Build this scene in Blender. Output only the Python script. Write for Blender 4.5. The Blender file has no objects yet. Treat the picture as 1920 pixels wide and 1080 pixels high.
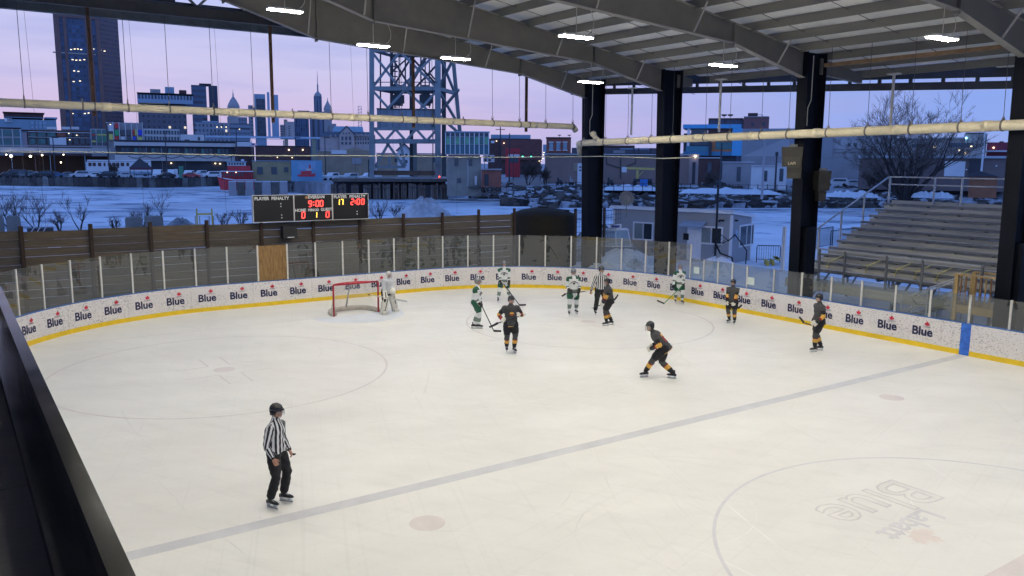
import bpy, math, random
import numpy as np
from mathutils import Vector, Matrix
random.seed(7)
SC = bpy.context.scene
COL = SC.collection
PI = math.pi
R_ = math.radians

# ------------------------------------------------------------------ camera
CAM = Vector((-5.210, 12.884, 5.895))
YAW, PITCH, ROLL, FPX = -0.6010, -0.15124, 0.0070, 1546.1
def cam_axes():
    cy, sy, cp, sp = math.cos(YAW), math.sin(YAW), math.cos(PITCH), math.sin(PITCH)
    f = Vector((cy*cp, sy*cp, sp)); r = Vector((sy, -cy, 0)); u = r.cross(f)
    c, s = math.cos(ROLL), math.sin(ROLL)
    return c*r+s*u, -s*r+c*u, f
AX, AY, AF = cam_axes()
cd = bpy.data.cameras.new('camera'); cam = bpy.data.objects.new('camera', cd); COL.objects.link(cam)
M = Matrix((AX, AY, -AF)).transposed().to_4x4(); M.translation = CAM
cam.matrix_world = M
cd.sensor_width = 36; cd.lens = FPX*36/1920; cd.clip_end = 6000; cd.clip_start = 0.05
SC.camera = cam

# ------------------------------------------------------------------ world: dusk sky
W = bpy.data.worlds.new('World'); SC.world = W; W.use_nodes = True
nt = W.node_tree; nt.nodes.clear()
def N(t, **k):
    n = nt.nodes.new(t)
    for a, b in k.items(): setattr(n, a, b)
    return n
def ramp(node, stops, interp='LINEAR'):
    cr = node.color_ramp; cr.interpolation = interp
    while len(cr.elements) > 1: cr.elements.remove(cr.elements[0])
    cr.elements[0].position = stops[0][0]; cr.elements[0].color = (*stops[0][1], 1)
    for p, c in stops[1:]:
        e = cr.elements.new(p); e.color = (*c, 1)
tc = N('ShaderNodeTexCoord'); sep = N('ShaderNodeSeparateXYZ'); nt.links.new(tc.outputs['Generated'], sep.inputs[0])
# elevation ramps, one towards the sunset glow, one away from it
rw = N('ShaderNodeValToRGB'); rc = N('ShaderNodeValToRGB')
ramp(rw, [(0.0, (.50, .47, .76)), (.045, (.60, .49, .74)), (.10, (.58, .55, .82)), (.17, (.50, .55, .88)), (.4, (.22, .40, .92)), (1, (.10, .29, .88))])
ramp(rc, [(0.0, (.29, .39, .80)), (.05, (.26, .38, .82)), (.17, (.22, .37, .86)), (.4, (.15, .33, .88)), (1, (.10, .29, .88))])
nt.links.new(sep.outputs['Z'], rw.inputs[0]); nt.links.new(sep.outputs['Z'], rc.inputs[0])
dot = N('ShaderNodeVectorMath', operation='DOT_PRODUCT'); nt.links.new(tc.outputs['Generated'], dot.inputs[0])
dot.inputs[1].default_value = (math.cos(R_(-6)), math.sin(R_(-6)), 0)
mr = N('ShaderNodeMapRange', interpolation_type='SMOOTHSTEP'); nt.links.new(dot.outputs['Value'], mr.inputs[0])
mr.inputs[1].default_value = .55; mr.inputs[2].default_value = .97
mx = N('ShaderNodeMix', data_type='RGBA'); nt.links.new(mr.outputs[0], mx.inputs[0])
nt.links.new(rc.outputs[0], mx.inputs[6]); nt.links.new(rw.outputs[0], mx.inputs[7])
# faint cloud banks, stretched along the horizon
mp = N('ShaderNodeMapping'); mp.inputs['Scale'].default_value = (3, 3, 26); nt.links.new(tc.outputs['Generated'], mp.inputs[0])
nz = N('ShaderNodeTexNoise'); nz.inputs['Scale'].default_value = 1.6; nz.inputs['Detail'].default_value = 5; nt.links.new(mp.outputs[0], nz.inputs[0])
cr = N('ShaderNodeMapRange'); nt.links.new(nz.outputs[0], cr.inputs[0])
cr.inputs[1].default_value = .47; cr.inputs[2].default_value = .72; cr.inputs[3].default_value = 0; cr.inputs[4].default_value = .55
mx2 = N('ShaderNodeMix', data_type='RGBA'); nt.links.new(cr.outputs[0], mx2.inputs[0]); nt.links.new(mx.outputs[2], mx2.inputs[6])
mx2.inputs[7].default_value = (.36, .40, .74, 1)
sky = N('ShaderNodeTexSky'); sky.sky_type = 'NISHITA'; sky.sun_disc = False
SUN_EL, SUN_AZ = R_(1.0), R_(8)          # sun just at the horizon, off to the left
sky.sun_elevation = SUN_EL; sky.sun_rotation = R_(90)-SUN_AZ
bg1 = N('ShaderNodeBackground'); bg2 = N('ShaderNodeBackground'); add = N('ShaderNodeAddShader'); out = N('ShaderNodeOutputWorld')
nt.links.new(mx2.outputs[2], bg1.inputs[0]); bg1.inputs[1].default_value = 1.0
nt.links.new(sky.outputs[0], bg2.inputs[0]); bg2.inputs[1].default_value = .004
nt.links.new(bg1.outputs[0], add.inputs[0]); nt.links.new(bg2.outputs[0], add.inputs[1]); nt.links.new(add.outputs[0], out.inputs[0])
sl = bpy.data.lights.new('sun', 'SUN'); sl.energy = .06; sl.angle = R_(12); sl.color = (1, .72, .62)
so = bpy.data.objects.new('sun', sl); COL.objects.link(so)
so.rotation_euler = Vector((-math.cos(SUN_EL)*math.cos(SUN_AZ), -math.cos(SUN_EL)*math.sin(SUN_AZ), -math.sin(SUN_EL))).to_track_quat('-Z', 'Y').to_euler()
SC.view_settings.view_transform = 'Standard'; SC.view_settings.look = 'None'
SC.view_settings.exposure = 0.06; SC.view_settings.gamma = 1
SC.cycles.use_denoising = True; SC.cycles.max_bounces = 7; SC.cycles.transparent_max_bounces = 24
SC.cycles.glossy_bounces = 3; SC.cycles.diffuse_bounces = 4; SC.cycles.caustics_reflective = False; SC.cycles.caustics_refractive = False

# ------------------------------------------------------------------ pixel -> place helpers (1920x1080 photo, true distances)
def ray(px, py): return AX*((px-960)/FPX)+AY*((540-py)/FPX)+AF
def at_z(px, py, z=0): d = ray(px, py); return CAM+d*((z-CAM.z)/d.z)
def at_x(px, py, x): d = ray(px, py); return CAM+d*((x-CAM.x)/d.x)
def at_y(px, py, y): d = ray(px, py); return CAM+d*((y-CAM.y)/d.y)
def at_d(px, py, D): d = ray(px, py); return CAM+d*(D/math.hypot(d.x, d.y))

# ------------------------------------------------------------------ materials
MATS = {}
def mat(name, col, rough=.6, var=.15, scale=3., bump=0., metal=0., emit=None, estr=1., spec=.4, stretch=None, alpha=None, col2=None):
    if name in MATS: return MATS[name]
    m = bpy.data.materials.new(name); m.use_nodes = True; t = m.node_tree; b = t.nodes['Principled BSDF']
    b.inputs['Roughness'].default_value = rough; b.inputs['Metallic'].default_value = metal
    b.inputs['Specular IOR Level'].default_value = spec
    if emit:
        b.inputs['Emission Color'].default_value = (*emit, 1); b.inputs['Emission Strength'].default_value = estr
    b.inputs['Base Color'].default_value = (*col, 1)
    if var or col2:
        c = t.nodes.new('ShaderNodeTexCoord'); mpn = t.nodes.new('ShaderNodeMapping'); n = t.nodes.new('ShaderNodeTexNoise')
        if stretch: mpn.inputs['Scale'].default_value = stretch
        n.inputs['Scale'].default_value = scale; n.inputs['Detail'].default_value = 6; n.inputs['Roughness'].default_value = .65
        t.links.new(c.outputs['Object'], mpn.inputs[0]); t.links.new(mpn.outputs[0], n.inputs[0])
        r = t.nodes.new('ShaderNodeValToRGB')
        a = tuple(x*(1-var) for x in col); bb = col2 or tuple(min(1, x*(1+var)) for x in col)
        ramp(r, [(.3, a), (.7, bb)])
        t.links.new(n.outputs[0], r.inputs[0]); t.links.new(r.outputs[0], b.inputs['Base Color'])
        rr = t.nodes.new('ShaderNodeMapRange'); rr.inputs[3].default_value = max(0, rough-.1); rr.inputs[4].default_value = min(1, rough+.1)
        t.links.new(n.outputs[0], rr.inputs[0]); t.links.new(rr.outputs[0], b.inputs['Roughness'])
        if bump:
            bm_ = t.nodes.new('ShaderNodeBump'); bm_.inputs['Strength'].default_value = bump; bm_.inputs['Distance'].default_value = .05
            t.links.new(n.outputs[0], bm_.inputs['Height']); t.links.new(bm_.outputs[0], b.inputs['Normal'])
    MATS[name] = m
    return m
def emis(name, col, s):
    if name in MATS: return MATS[name]
    return mat(name, tuple(c*.5 for c in col), .5, 0, emit=col, estr=s)

# ------------------------------------------------------------------ mesh builder
class MB:
    def __init__(s): s.v = []; s.f = []; s.m = []; s.cur = 0
    def quad(s, *p):
        i = len(s.v); s.v += [tuple(q) for q in p]; s.f.append(tuple(range(i, i+len(p)))); s.m.append(s.cur); return s
    def hexa(s, P):      # 8 points: bottom ring 0-3 (ccw), top ring 4-7
        i = len(s.v); s.v += [tuple(q) for q in P]
        for f in ((3, 2, 1, 0), (4, 5, 6, 7), (0, 1, 5, 4), (1, 2, 6, 5), (2, 3, 7, 6), (3, 0, 4, 7)):
            s.f.append(tuple(i+k for k in f)); s.m.append(s.cur)
        return s
    def box(s, c, d, rz=0., rx=0., ry=0.):
        hx, hy, hz = d[0]/2, d[1]/2, d[2]/2
        P = [Vector(q) for q in ((-hx, -hy, -hz), (hx, -hy, -hz), (hx, hy, -hz), (-hx, hy, -hz), (-hx, -hy, hz), (hx, -hy, hz), (hx, hy, hz), (-hx, hy, hz))]
        if rx or ry or rz:
            E = Matrix.Rotation(rz, 3, 'Z') @ Matrix.Rotation(ry, 3, 'Y') @ Matrix.Rotation(rx, 3, 'X'); P = [E @ q for q in P]
        c = Vector(c); return s.hexa([c+q for q in P])
    def span(s, x0, x1, y0, y1, z0, z1): return s.box(((x0+x1)/2, (y0+y1)/2, (z0+z1)/2), (abs(x1-x0), abs(y1-y0), abs(z1-z0)))
    def bar(s, a, b, w, h, up=(0, 0, 1)):    # rectangular bar from a to b
        a = Vector(a); b = Vector(b); d = (b-a).normalized(); u = Vector(up)
        if abs(d.dot(u)) > .98: u = Vector((1, 0, 0))
        sx = d.cross(u).normalized()*w/2; sy = sx.cross(d).normalized()*h/2
        return s.hexa([a-sx-sy, a+sx-sy, a+sx+sy, a-sx+sy, b-sx-sy, b+sx-sy, b+sx+sy, b-sx+sy])
    def tube(s, pts, r, n=8, cap=True):
        pts = [Vector(q) for q in pts]; rs = r if isinstance(r, (list, tuple)) else [r]*len(pts); base = len(s.v)
        pu = None
        for k, q in enumerate(pts):
            d = (pts[min(k+1, len(pts)-1)]-pts[max(k-1, 0)]).normalized()
            if pu is None:
                u = Vector((0, 0, 1)) if abs(d.z) < .9 else Vector((1, 0, 0))
                u = (u-d*u.dot(d)).normalized()
            else:
                u = pu-d*pu.dot(d); u = u.normalized() if u.length > 1e-6 else pu
            pu = u; w = d.cross(u)
            for j in range(n):
                a = 2*PI*j/n; s.v.append(tuple(q+(u*math.cos(a)+w*math.sin(a))*rs[k]))
        for k in range(len(pts)-1):
            for j in range(n):
                a = base+k*n+j; b = base+k*n+(j+1) % n
                s.f.append((a, b, b+n, a+n)); s.m.append(s.cur)
        if cap:
            s.f.append(tuple(base+j for j in reversed(range(n)))); s.m.append(s.cur)
            e = base+(len(pts)-1)*n; s.f.append(tuple(e+j for j in range(n))); s.m.append(s.cur)
        return s
    def cyl(s, a, b, r0, r1=None, n=12): return s.tube([a, b], [r0, r0 if r1 is None else r1], n)
    def lathe(s, c, prof, n=20):
        c = Vector(c); base = len(s.v)
        for (r, z) in prof:
            for j in range(n):
                a = 2*PI*j/n; s.v.append((c.x+r*math.cos(a), c.y+r*math.sin(a), c.z+z))
        for k in range(len(prof)-1):
            for j in range(n):
                a = base+k*n+j; b = base+k*n+(j+1) % n; s.f.append((a, b, b+n, a+n)); s.m.append(s.cur)
        s.f.append(tuple(base+j for j in reversed(range(n)))); s.m.append(s.cur)
        e = base+(len(prof)-1)*n; s.f.append(tuple(e+j for j in range(n))); s.m.append(s.cur)
        return s
    def prism(s, poly, vec):   # closed polygon (3d points) extruded by vec
        i = len(s.v); n = len(poly); vec = Vector(vec)
        s.v += [tuple(q) for q in poly]+[tuple(Vector(q)+vec) for q in poly]
        s.f.append(tuple(i+k for k in reversed(range(n)))); s.m.append(s.cur)
        s.f.append(tuple(i+n+k for k in range(n))); s.m.append(s.cur)
        for k in range(n):
            a = i+k; b = i+(k+1) % n; s.f.append((a, b, b+n, a+n)); s.m.append(s.cur)
        return s
    def ball(s, c, r, n=10, m=7):
        rx, ry, rz = (r, r, r) if not isinstance(r, (tuple, list)) else r
        c = Vector(c); base = len(s.v)
        for k in range(1, m):
            t = PI*k/m
            for j in range(n):
                a = 2*PI*j/n; s.v.append((c.x+rx*math.sin(t)*math.cos(a), c.y+ry*math.sin(t)*math.sin(a), c.z+rz*math.cos(t)))
        T = len(s.v); s.v.append((c.x, c.y, c.z+rz)); B = len(s.v); s.v.append((c.x, c.y, c.z-rz))
        for j in range(n):
            j2 = (j+1) % n
            s.f.append((T, base+j, base+j2)); s.m.append(s.cur)
            for k in range(m-2):
                a = base+k*n; s.f.append((a+j, a+n+j, a+n+j2, a+j2)); s.m.append(s.cur)
            a = base+(m-2)*n; s.f.append((a+j, B, a+j2)); s.m.append(s.cur)
        return s
    def mesh(s, name, mats, smooth=False):
        me = bpy.data.meshes.new(name); me.from_pydata(s.v, [], s.f)
        for q in (mats if isinstance(mats, (list, tuple)) else [mats]): me.materials.append(q)
        me.polygons.foreach_set('material_index', s.m)
        if smooth: me.polygons.foreach_set('use_smooth', [True]*len(s.f))
        me.update(); return me
    def build(s, name, mats, parent=None, smooth=False, world=False):
        if world and parent is not None:
            l = parent.location; cz, sz = math.cos(-parent.rotation_euler.z), math.sin(-parent.rotation_euler.z)
            s.v = [((x-l.x)*cz-(y-l.y)*sz, (x-l.x)*sz+(y-l.y)*cz, z-l.z) for x, y, z in s.v]
        return inst(name, s.mesh(name, mats, smooth), parent)
def inst(name, me, parent=None, loc=(0, 0, 0), rot=(0, 0, 0)):
    o = bpy.data.objects.new(name, me); COL.objects.link(o); o.location = loc; o.rotation_euler = rot
    if parent is not None: o.parent = parent
    return o
def tag(o, label, cat, group=None):
    o['label'] = label; o['category'] = cat
    if group: o['group'] = group
    return o
def thing(name, label, cat, loc=(0, 0, 0), rz=0, group=None):
    o = bpy.data.objects.new(name, None); COL.objects.link(o); o.location = loc; o.rotation_euler = (0, 0, rz); o.empty_display_size = .3
    return tag(o, label, cat, group)
def struct(o): o['kind'] = 'structure'; return o
def stuff(o): o['kind'] = 'stuff'; return o
TXT = {}
def text_mesh(s, size, mt, bold=0., depth=.002, shear=0.):
    k = (s, size, mt.name, bold)
    if k not in TXT:
        c = bpy.data.curves.new('lettering', 'FONT'); c.body = s; c.size = size; c.align_x = 'CENTER'; c.align_y = 'CENTER'
        c.offset = bold; c.extrude = depth; c.shear = shear; c.resolution_u = 3
        o = bpy.data.objects.new('lettering', c); COL.objects.link(o)
        me = bpy.data.meshes.new_from_object(o.evaluated_get(bpy.context.evaluated_depsgraph_get()))
        me.materials.clear(); me.materials.append(mt)
        bpy.data.objects.remove(o); TXT[k] = me
    return TXT[k]
def face_rot(nx, ny):    # rotation that stands text upright, its front facing the horizontal direction (nx, ny)
    return (PI/2, 0, math.atan2(ny, nx)+PI/2)
# ================================================================== RINK
XE, YR, YL, RC = 28.0, -13.15, 12.8, 8.5
S1 = 41.5; SA = RC*PI/2; SE = (YL-RC)-(YR+RC); STOT = S1+SA+SE+SA+41.5
def path(s, off=0.):
    """point on the inner face of the boards at arc length s, pushed outward by off; also the inward normal"""
    if s <= S1: return Vector((-22+s, YR-off, 0)), Vector((0, 1, 0))
    s -= S1
    if s <= SA:
        a = -PI/2+s/RC; n = Vector((math.cos(a), math.sin(a), 0)); return Vector((XE-RC, YR+RC, 0))+n*(RC+off), -n
    s -= SA
    if s <= SE: return Vector((XE+off, YR+RC+s, 0)), Vector((-1, 0, 0))
    s -= SE
    if s <= SA:
        a = s/RC; n = Vector((math.cos(a), math.sin(a), 0)); return Vector((XE-RC, YL-RC, 0))+n*(RC+off), -n
    s -= SA
    return Vector((XE-RC-s, YL+off, 0)), Vector((0, -1, 0))
def path_box(mb, s0, s1, o0, o1, z0, z1):
    """curved box following the boards between offsets o0..o1 and heights z0..z1"""
    n = max(1, int((s1-s0)/.41)) if s1 > S1-1 and s0 < STOT-41 else 1
    ps = [s0+(s1-s0)*k/n for k in range(n+1)]
    for a, b in zip(ps[:-1], ps[1:]):
        A, B = path(a, o0)[0], path(b, o0)[0]; C, D = path(b, o1)[0], path(a, o1)[0]
        mb.hexa([Vector((q.x, q.y, z0)) for q in (D, C, B, A)]+[Vector((q.x, q.y, z1)) for q in (D, C, B, A)])
    return mb

# --- ice with worn skate marks
def ice_material():
    m = bpy.data.materials.new('rink_ice'); m.use_nodes = True; t = m.node_tree; b = t.nodes['Principled BSDF']
    c = t.nodes.new('ShaderNodeTexCoord')
    def noise(sc, rot=0., st=(1, 1, 1), det=5):
        mp_ = t.nodes.new('ShaderNodeMapping'); mp_.inputs['Rotation'].default_value = (0, 0, rot); mp_.inputs['Scale'].default_value = st
        # rotate first, stretch after: two mapping nodes
        mq = t.nodes.new('ShaderNodeMapping'); mq.inputs['Rotation'].default_value = (0, 0, rot)
        mp_.inputs['Rotation'].default_value = (0, 0, 0)
        t.links.new(c.outputs['Object'], mq.inputs[0]); t.links.new(mq.outputs[0], mp_.inputs[0])
        n = t.nodes.new('ShaderNodeTexNoise'); n.inputs['Scale'].default_value = sc; n.inputs['Detail'].default_value = det; n.inputs['Roughness'].default_value = .6
        t.links.new(mp_.outputs[0], n.inputs[0]); return n.outputs[0]
    def rng(sock, a, b_, c_, d_):
        r = t.nodes.new('ShaderNodeMapRange'); t.links.new(sock, r.inputs[0])
        for i, v in enumerate((a, b_, c_, d_)): r.inputs[i+1].default_value = v
        return r.outputs[0]
    def mul(a, b_):
        q = t.nodes.new('ShaderNodeMath'); q.operation = 'MULTIPLY'; t.links.new(a, q.inputs[0]); t.links.new(b_, q.inputs[1]); return q.outputs[0]
    v = rng(noise(.22), .3, .7, .945, 1.035)
    v = mul(v, rng(noise(.9, .4, (1, .35, 1)), .35, .72, 1.02, .945))
    v = mul(v, rng(noise(2.2, -.5, (.25, 1.6, 1), 4), .54, .72, 1., .95))
    for rot, st in ((.35, (.06, 5, 1)), (-.7, (.08, 6, 1)), (1.3, (.05, 5, 1))):
        v = mul(v, rng(noise(2.5, rot, st, 2), .60, .68, 1., .97))
    v = mul(v, rng(noise(9, 0, (1, 1, 1), 3), .69, .76, 1., .86))
    cc = t.nodes.new('ShaderNodeMix'); cc.data_type = 'RGBA'; t.links.new(noise(.35, 1.), cc.inputs[0])
    cc.inputs[6].default_value = (.83, .79, .74, 1); cc.inputs[7].default_value = (.83, .82, .785, 1)
    vm = t.nodes.new('ShaderNodeVectorMath'); vm.operation = 'SCALE'; t.links.new(cc.outputs[2], vm.inputs[0]); t.links.new(v, vm.inputs['Scale'])
    t.links.new(vm.outputs[0], b.inputs['Base Color'])
    t.links.new(rng(noise(1.4, .2), .3, .7, .30, .55), b.inputs['Roughness']); b.inputs['Specular IOR Level'].default_value = .22
    return m
ICE = ice_material()
mb = MB(); pts = [path(STOT*k/240, .03)[0] for k in range(241)]
mb.quad(*[(q.x, q.y, 0) for q in pts])
ice = struct(mb.build('rink_ice', ICE)); ice['label'] = 'scuffed white rink ice with faded painted lines'
def faded(name, c): return mat(name, c, .45, .10, 1.3, spec=.22)
F_BLUE = faded('faded_blue_paint', (.63, .62, .63)); F_RED = faded('faded_red_paint', (.72, .65, .63)); F_GREY = faded('faded_grey_paint', (.68, .66, .67))
F_PINK = faded('faded_pink_paint', (.70, .645, .63)); F_LOGO = faded('faded_logo_paint', (.65, .625, .615)); F_LEAF = faded('faded_leaf_paint', (.79, .70, .65))
def rect_mark(name, x0, x1, y0, y1, m, z=.004):
    MB().quad((x0, y0, z), (x1, y0, z), (x1, y1, z), (x0, y1, z)).build(name, m, ice)
def ring_mark(name, x, y, r, w, m, z=.004):
    mb = MB(); n = 96
    for k in range(n):
        a, b = 2*PI*k/n, 2*PI*(k+1)/n
        mb.quad(*[(x+q*math.cos(t), y+q*math.sin(t), z) for q, t in ((r-w/2, a), (r+w/2, a), (r+w/2, b), (r-w/2, b))])
    mb.build(name, m, ice)
def disc_mark(name, x, y, r, m, z=.0045):
    MB().quad(*[(x+r*math.cos(2*PI*k/32), y+r*math.sin(2*PI*k/32), z) for k in range(32)]).build(name, m, ice)
rect_mark('blue_line', 7.48, 7.79, YR, YL, F_BLUE)
rect_mark('center_line', -.15, .15, YR, YL, F_RED)
rect_mark('blue_line', -7.79, -7.48, YR, YL, F_BLUE)
rect_mark('goal_line', 24.26, 24.31, YR+1.1, YL-1.1, F_PINK)
for sy in (1, -1):
    ring_mark('faceoff_circle', 18.26, 6.7*sy, 4.57, .07, F_PINK)
    disc_mark('faceoff_spot', 18.26, 6.7*sy, .30, F_RED); disc_mark('faceoff_spot', 6.17, 6.74*sy, .30, F_RED)
    for sx in (1, -1):
        for t in (1, -1):
            x, y = 18.26+.55*sx, 6.7*sy+.30*t
            rect_mark('faceoff_mark', min(x, x+1.1*sx), max(x, x+1.1*sx), y-.025, y+.025, F_PINK)
            rect_mark('faceoff_mark', x-.025, x+.025, min(y+.03*t, y+.9*t), max(y+.03*t, y+.9*t), F_PINK, .0075)
        for t in (1, -1):
            y = 6.7*sy+t*4.5; x = 18.26+.85*sx
            rect_mark('hash_mark', x-.025, x+.025, min(y, y+.6*t), max(y, y+.6*t), F_PINK, .0075)
ring_mark('center_circle', 0, 0, 4.5, .06, F_GREY)
o = MB()
for k in range(40):      # pale blue goal crease
    a, b = PI/2+PI*k/40, PI/2+PI*(k+1)/40
    o.quad((24.26, 0, .0035), (24.26+1.83*math.cos(a), 1.83*math.sin(a), .0035), (24.26+1.83*math.cos(b), 1.83*math.sin(b), .0035))
o.build('goal_crease', faded('faded_crease_paint', (.70, .72, .76)), ice)
def leaf_poly(s=1.):     # maple leaf outline, about 1 high
    h = [(0, 1.0), (.10, .80), (.22, .86), (.17, .56), (.33, .68), (.37, .60), (.52, .63), (.46, .46), (.53, .42), (.30, .22), (.33, .13), (.04, .17), (.04, 0)]
    return [(x*s, y*s) for x, y in h]+[(-x*s, y*s) for x, y in reversed(h[1:])]
# centre-ice lettering, read from the far (scorekeeper's) side; hollow letters
inst('center_lettering', text_mesh('Blue', 1.45, F_LOGO, .026, .0), ice, (2.55, -.30, .0045), (0, 0, PI/2))
inst('center_lettering_infill', text_mesh('Blue', 1.45, faded('faded_logo_infill', (.785, .755, .715)), -.012, .0), ice, (2.55, -.30, .0062), (0, 0, PI/2))
inst('center_script', text_mesh('Labatt', .62, F_GREY, .012, .0005), ice, (1.72, .08, .0045), (0, 0, PI/2+.06))
inst('center_leaf', MB().quad(*[(x, y, 0) for x, y in leaf_poly(.62)]).mesh('center_leaf', F_LEAF), ice, (1.62, .42, .0038), (0, 0, PI/2+.3))

# worn skate cuts and scrapings: far too many to count
rk = random.Random(31); gcut = MB()
for k in range(300):
    cx, cy = rk.uniform(-6, 27), rk.uniform(-12.5, 12.2); rad = rk.choice((rk.uniform(1.5, 5), rk.uniform(6, 30))); a0 = rk.uniform(0, 2*PI); L_ = rk.uniform(.5, 4.5)/rad; w = rk.choice((.006, .008, .010, .014)); n = 8; z = .0008+k*.000003; gcut.cur = rk.choice((0, 0, 1))
    ox, oy = cx-rad*math.cos(a0), cy-rad*math.sin(a0)
    P_ = [[(ox+(rad+e)*math.cos(a0+L_*j/n), oy+(rad+e)*math.sin(a0+L_*j/n), z) for e in (-w*math.sin(PI*(j+.3)/(n+.6)), w*math.sin(PI*(j+.3)/(n+.6)))] for j in range(n+1)]
    if any(q[0][0] > 26.8 or abs(q[0][1]) > 12.4 or (q[0][0] > 19.5 and math.hypot(q[0][0]-19.5, abs(q[0][1])-4.4) > 8.2 and abs(q[0][1]) > 4.4) for q in P_): continue
    for j in range(n): gcut.quad(P_[j][0], P_[j][1], P_[j+1][1], P_[j+1][0])
stuff(gcut.build('skate_marks', [faded('skate_cut', (.76, .735, .70)), faded('skate_snow', (.845, .825, .79))], ice))

# --- dasher boards
BOARD = bpy.data.materials.new('scuffed_board_white'); BOARD.use_nodes = True
def board_material(m):
    t = m.node_tree; b = t.nodes['Principled BSDF']; c = t.nodes.new('ShaderNodeTexCoord'); b.inputs['Roughness'].default_value = .45
    def nz_(sc, st, det=3):
        mp_ = t.nodes.new('ShaderNodeMapping'); mp_.inputs['Scale'].default_value = st; n = t.nodes.new('ShaderNodeTexNoise')
        n.inputs['Scale'].default_value = sc; n.inputs['Detail'].default_value = det; t.links.new(c.outputs['Object'], mp_.inputs[0]); t.links.new(mp_.outputs[0], n.inputs[0]); return n.outputs[0]
    def rg(s, a, b_, c_, d_):
        r = t.nodes.new('ShaderNodeMapRange'); t.links.new(s, r.inputs[0])
        for i, v in enumerate((a, b_, c_, d_)): r.inputs[i+1].default_value = v
        return r.outputs[0]
    def op(a, b_, o='MULTIPLY'):
        q = t.nodes.new('ShaderNodeMath'); q.operation = o; t.links.new(a, q.inputs[0]); t.links.new(b_, q.inputs[1]); return q.outputs[0]
    marks = op(rg(nz_(13, (1, 1, 2.2), 2), .60, .65, 0, .9), rg(nz_(1.1, (1, 1, 1.5)), .38, .6, .15, .9))
    marks2 = op(rg(nz_(30, (.6, .6, 1.8), 1), .61, .68, 0, .85), rg(nz_(.8, (1, 1, 1)), .4, .6, .2, 1.))
    mk = op(marks, marks2, 'MAXIMUM')
    x = t.nodes.new('ShaderNodeMix'); x.data_type = 'RGBA'; t.links.new(mk, x.inputs[0]); x.inputs[6].default_value = (.80, .76, .74, 1); x.inputs[7].default_value = (.17, .15, .15, 1)
    t.links.new(x.outputs[2], b.inputs['Base Color'])
board_material(BOARD)
YEL = mat('kick_plate_yellow', (.78, .54, .02), .4, .10, 4); CAPB = mat('cap_rail_blue', (.045, .14, .40), .4, .15, 3)
STR = mat('blue_stripe_paint', (.02, .12, .60), .4, .3, 6, col2=(.05, .20, .72)); NAVY = mat('logo_navy', (.012, .016, .07), .5, 0); LRED = mat('logo_red', (.55, .02, .05), .5, 0); LGREY = mat('logo_script_grey', (.35, .33, .38), .5, 0)
POST = mat('glass_post_cream', (.62, .60, .55), .5, .12, 8); PAPER = mat('paper_notice', (.62, .70, .64), .7, .05)
PLY = mat('plywood', (.42, .25, .09), .7, .3, 3.2, stretch=(1, 5, .8), col2=(.13, .07, .025))
GL = bpy.data.materials.new('rink_glass'); GL.use_nodes = True
def glass_material(m, tint=(.74, .78, .76), haze=.045, ior=1.85, rough=.01):
    t = m.node_tree; t.nodes.clear()
    o_ = t.nodes.new('ShaderNodeOutputMaterial'); tr = t.nodes.new('ShaderNodeBsdfTransparent'); g = t.nodes.new('ShaderNodeBsdfGlossy'); d = t.nodes.new('ShaderNodeBsdfDiffuse')
    f = t.nodes.new('ShaderNodeFresnel'); f.inputs[0].default_value = ior; a = t.nodes.new('ShaderNodeMixShader'); b = t.nodes.new('ShaderNodeMixShader')
    tr.inputs[0].default_value = (*tint, 1); g.inputs['Roughness'].default_value = rough; g.inputs[0].default_value = (.95, .95, .95, 1); d.inputs[0].default_value = (.7, .7, .68, 1)
    a.inputs[0].default_value = haze; t.links.new(tr.outputs[0], a.inputs[1]); t.links.new(d.outputs[0], a.inputs[2])
    gm = t.nodes.new('ShaderNodeNewGeometry'); iv = t.nodes.new('ShaderNodeMath'); iv.operation = 'MULTIPLY_ADD'; iv.inputs[1].default_value = -1; iv.inputs[2].default_value = 1; ml = t.nodes.new('ShaderNodeMath'); ml.operation = 'MULTIPLY'
    t.links.new(gm.outputs['Backfacing'], iv.inputs[0]); t.links.new(iv.outputs[0], ml.inputs[0]); t.links.new(f.outputs[0], ml.inputs[1])     # reflect once per pane, on its front face
    t.links.new(ml.outputs[0], b.inputs[0]); t.links.new(a.outputs[0], b.inputs[1]); t.links.new(g.outputs[0], b.inputs[2]); t.links.new(b.outputs[0], o_.inputs[0])
glass_material(GL)
boards = thing('dasher_boards', 'white rink boards with yellow kick plate, blue cap rail and clear glass', 'rink boards', (XE, 0, 0))
AD0, ADP = 31.02, 1.228
BLUE_ME = text_mesh('Blue', .40, NAVY, .011, .003); SCR_ME = text_mesh('Labatt', .10, LGREY, .001, .003, .3)
mb = MB(); mb.prism([(x*.17, y*.17, 0) for x, y in leaf_poly()], (0, 0, .004)); LEAF_ME = mb.mesh('leaf_emblem', LRED)
s = AD0-ADP/2-2*ADP*12; k = 0
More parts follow.
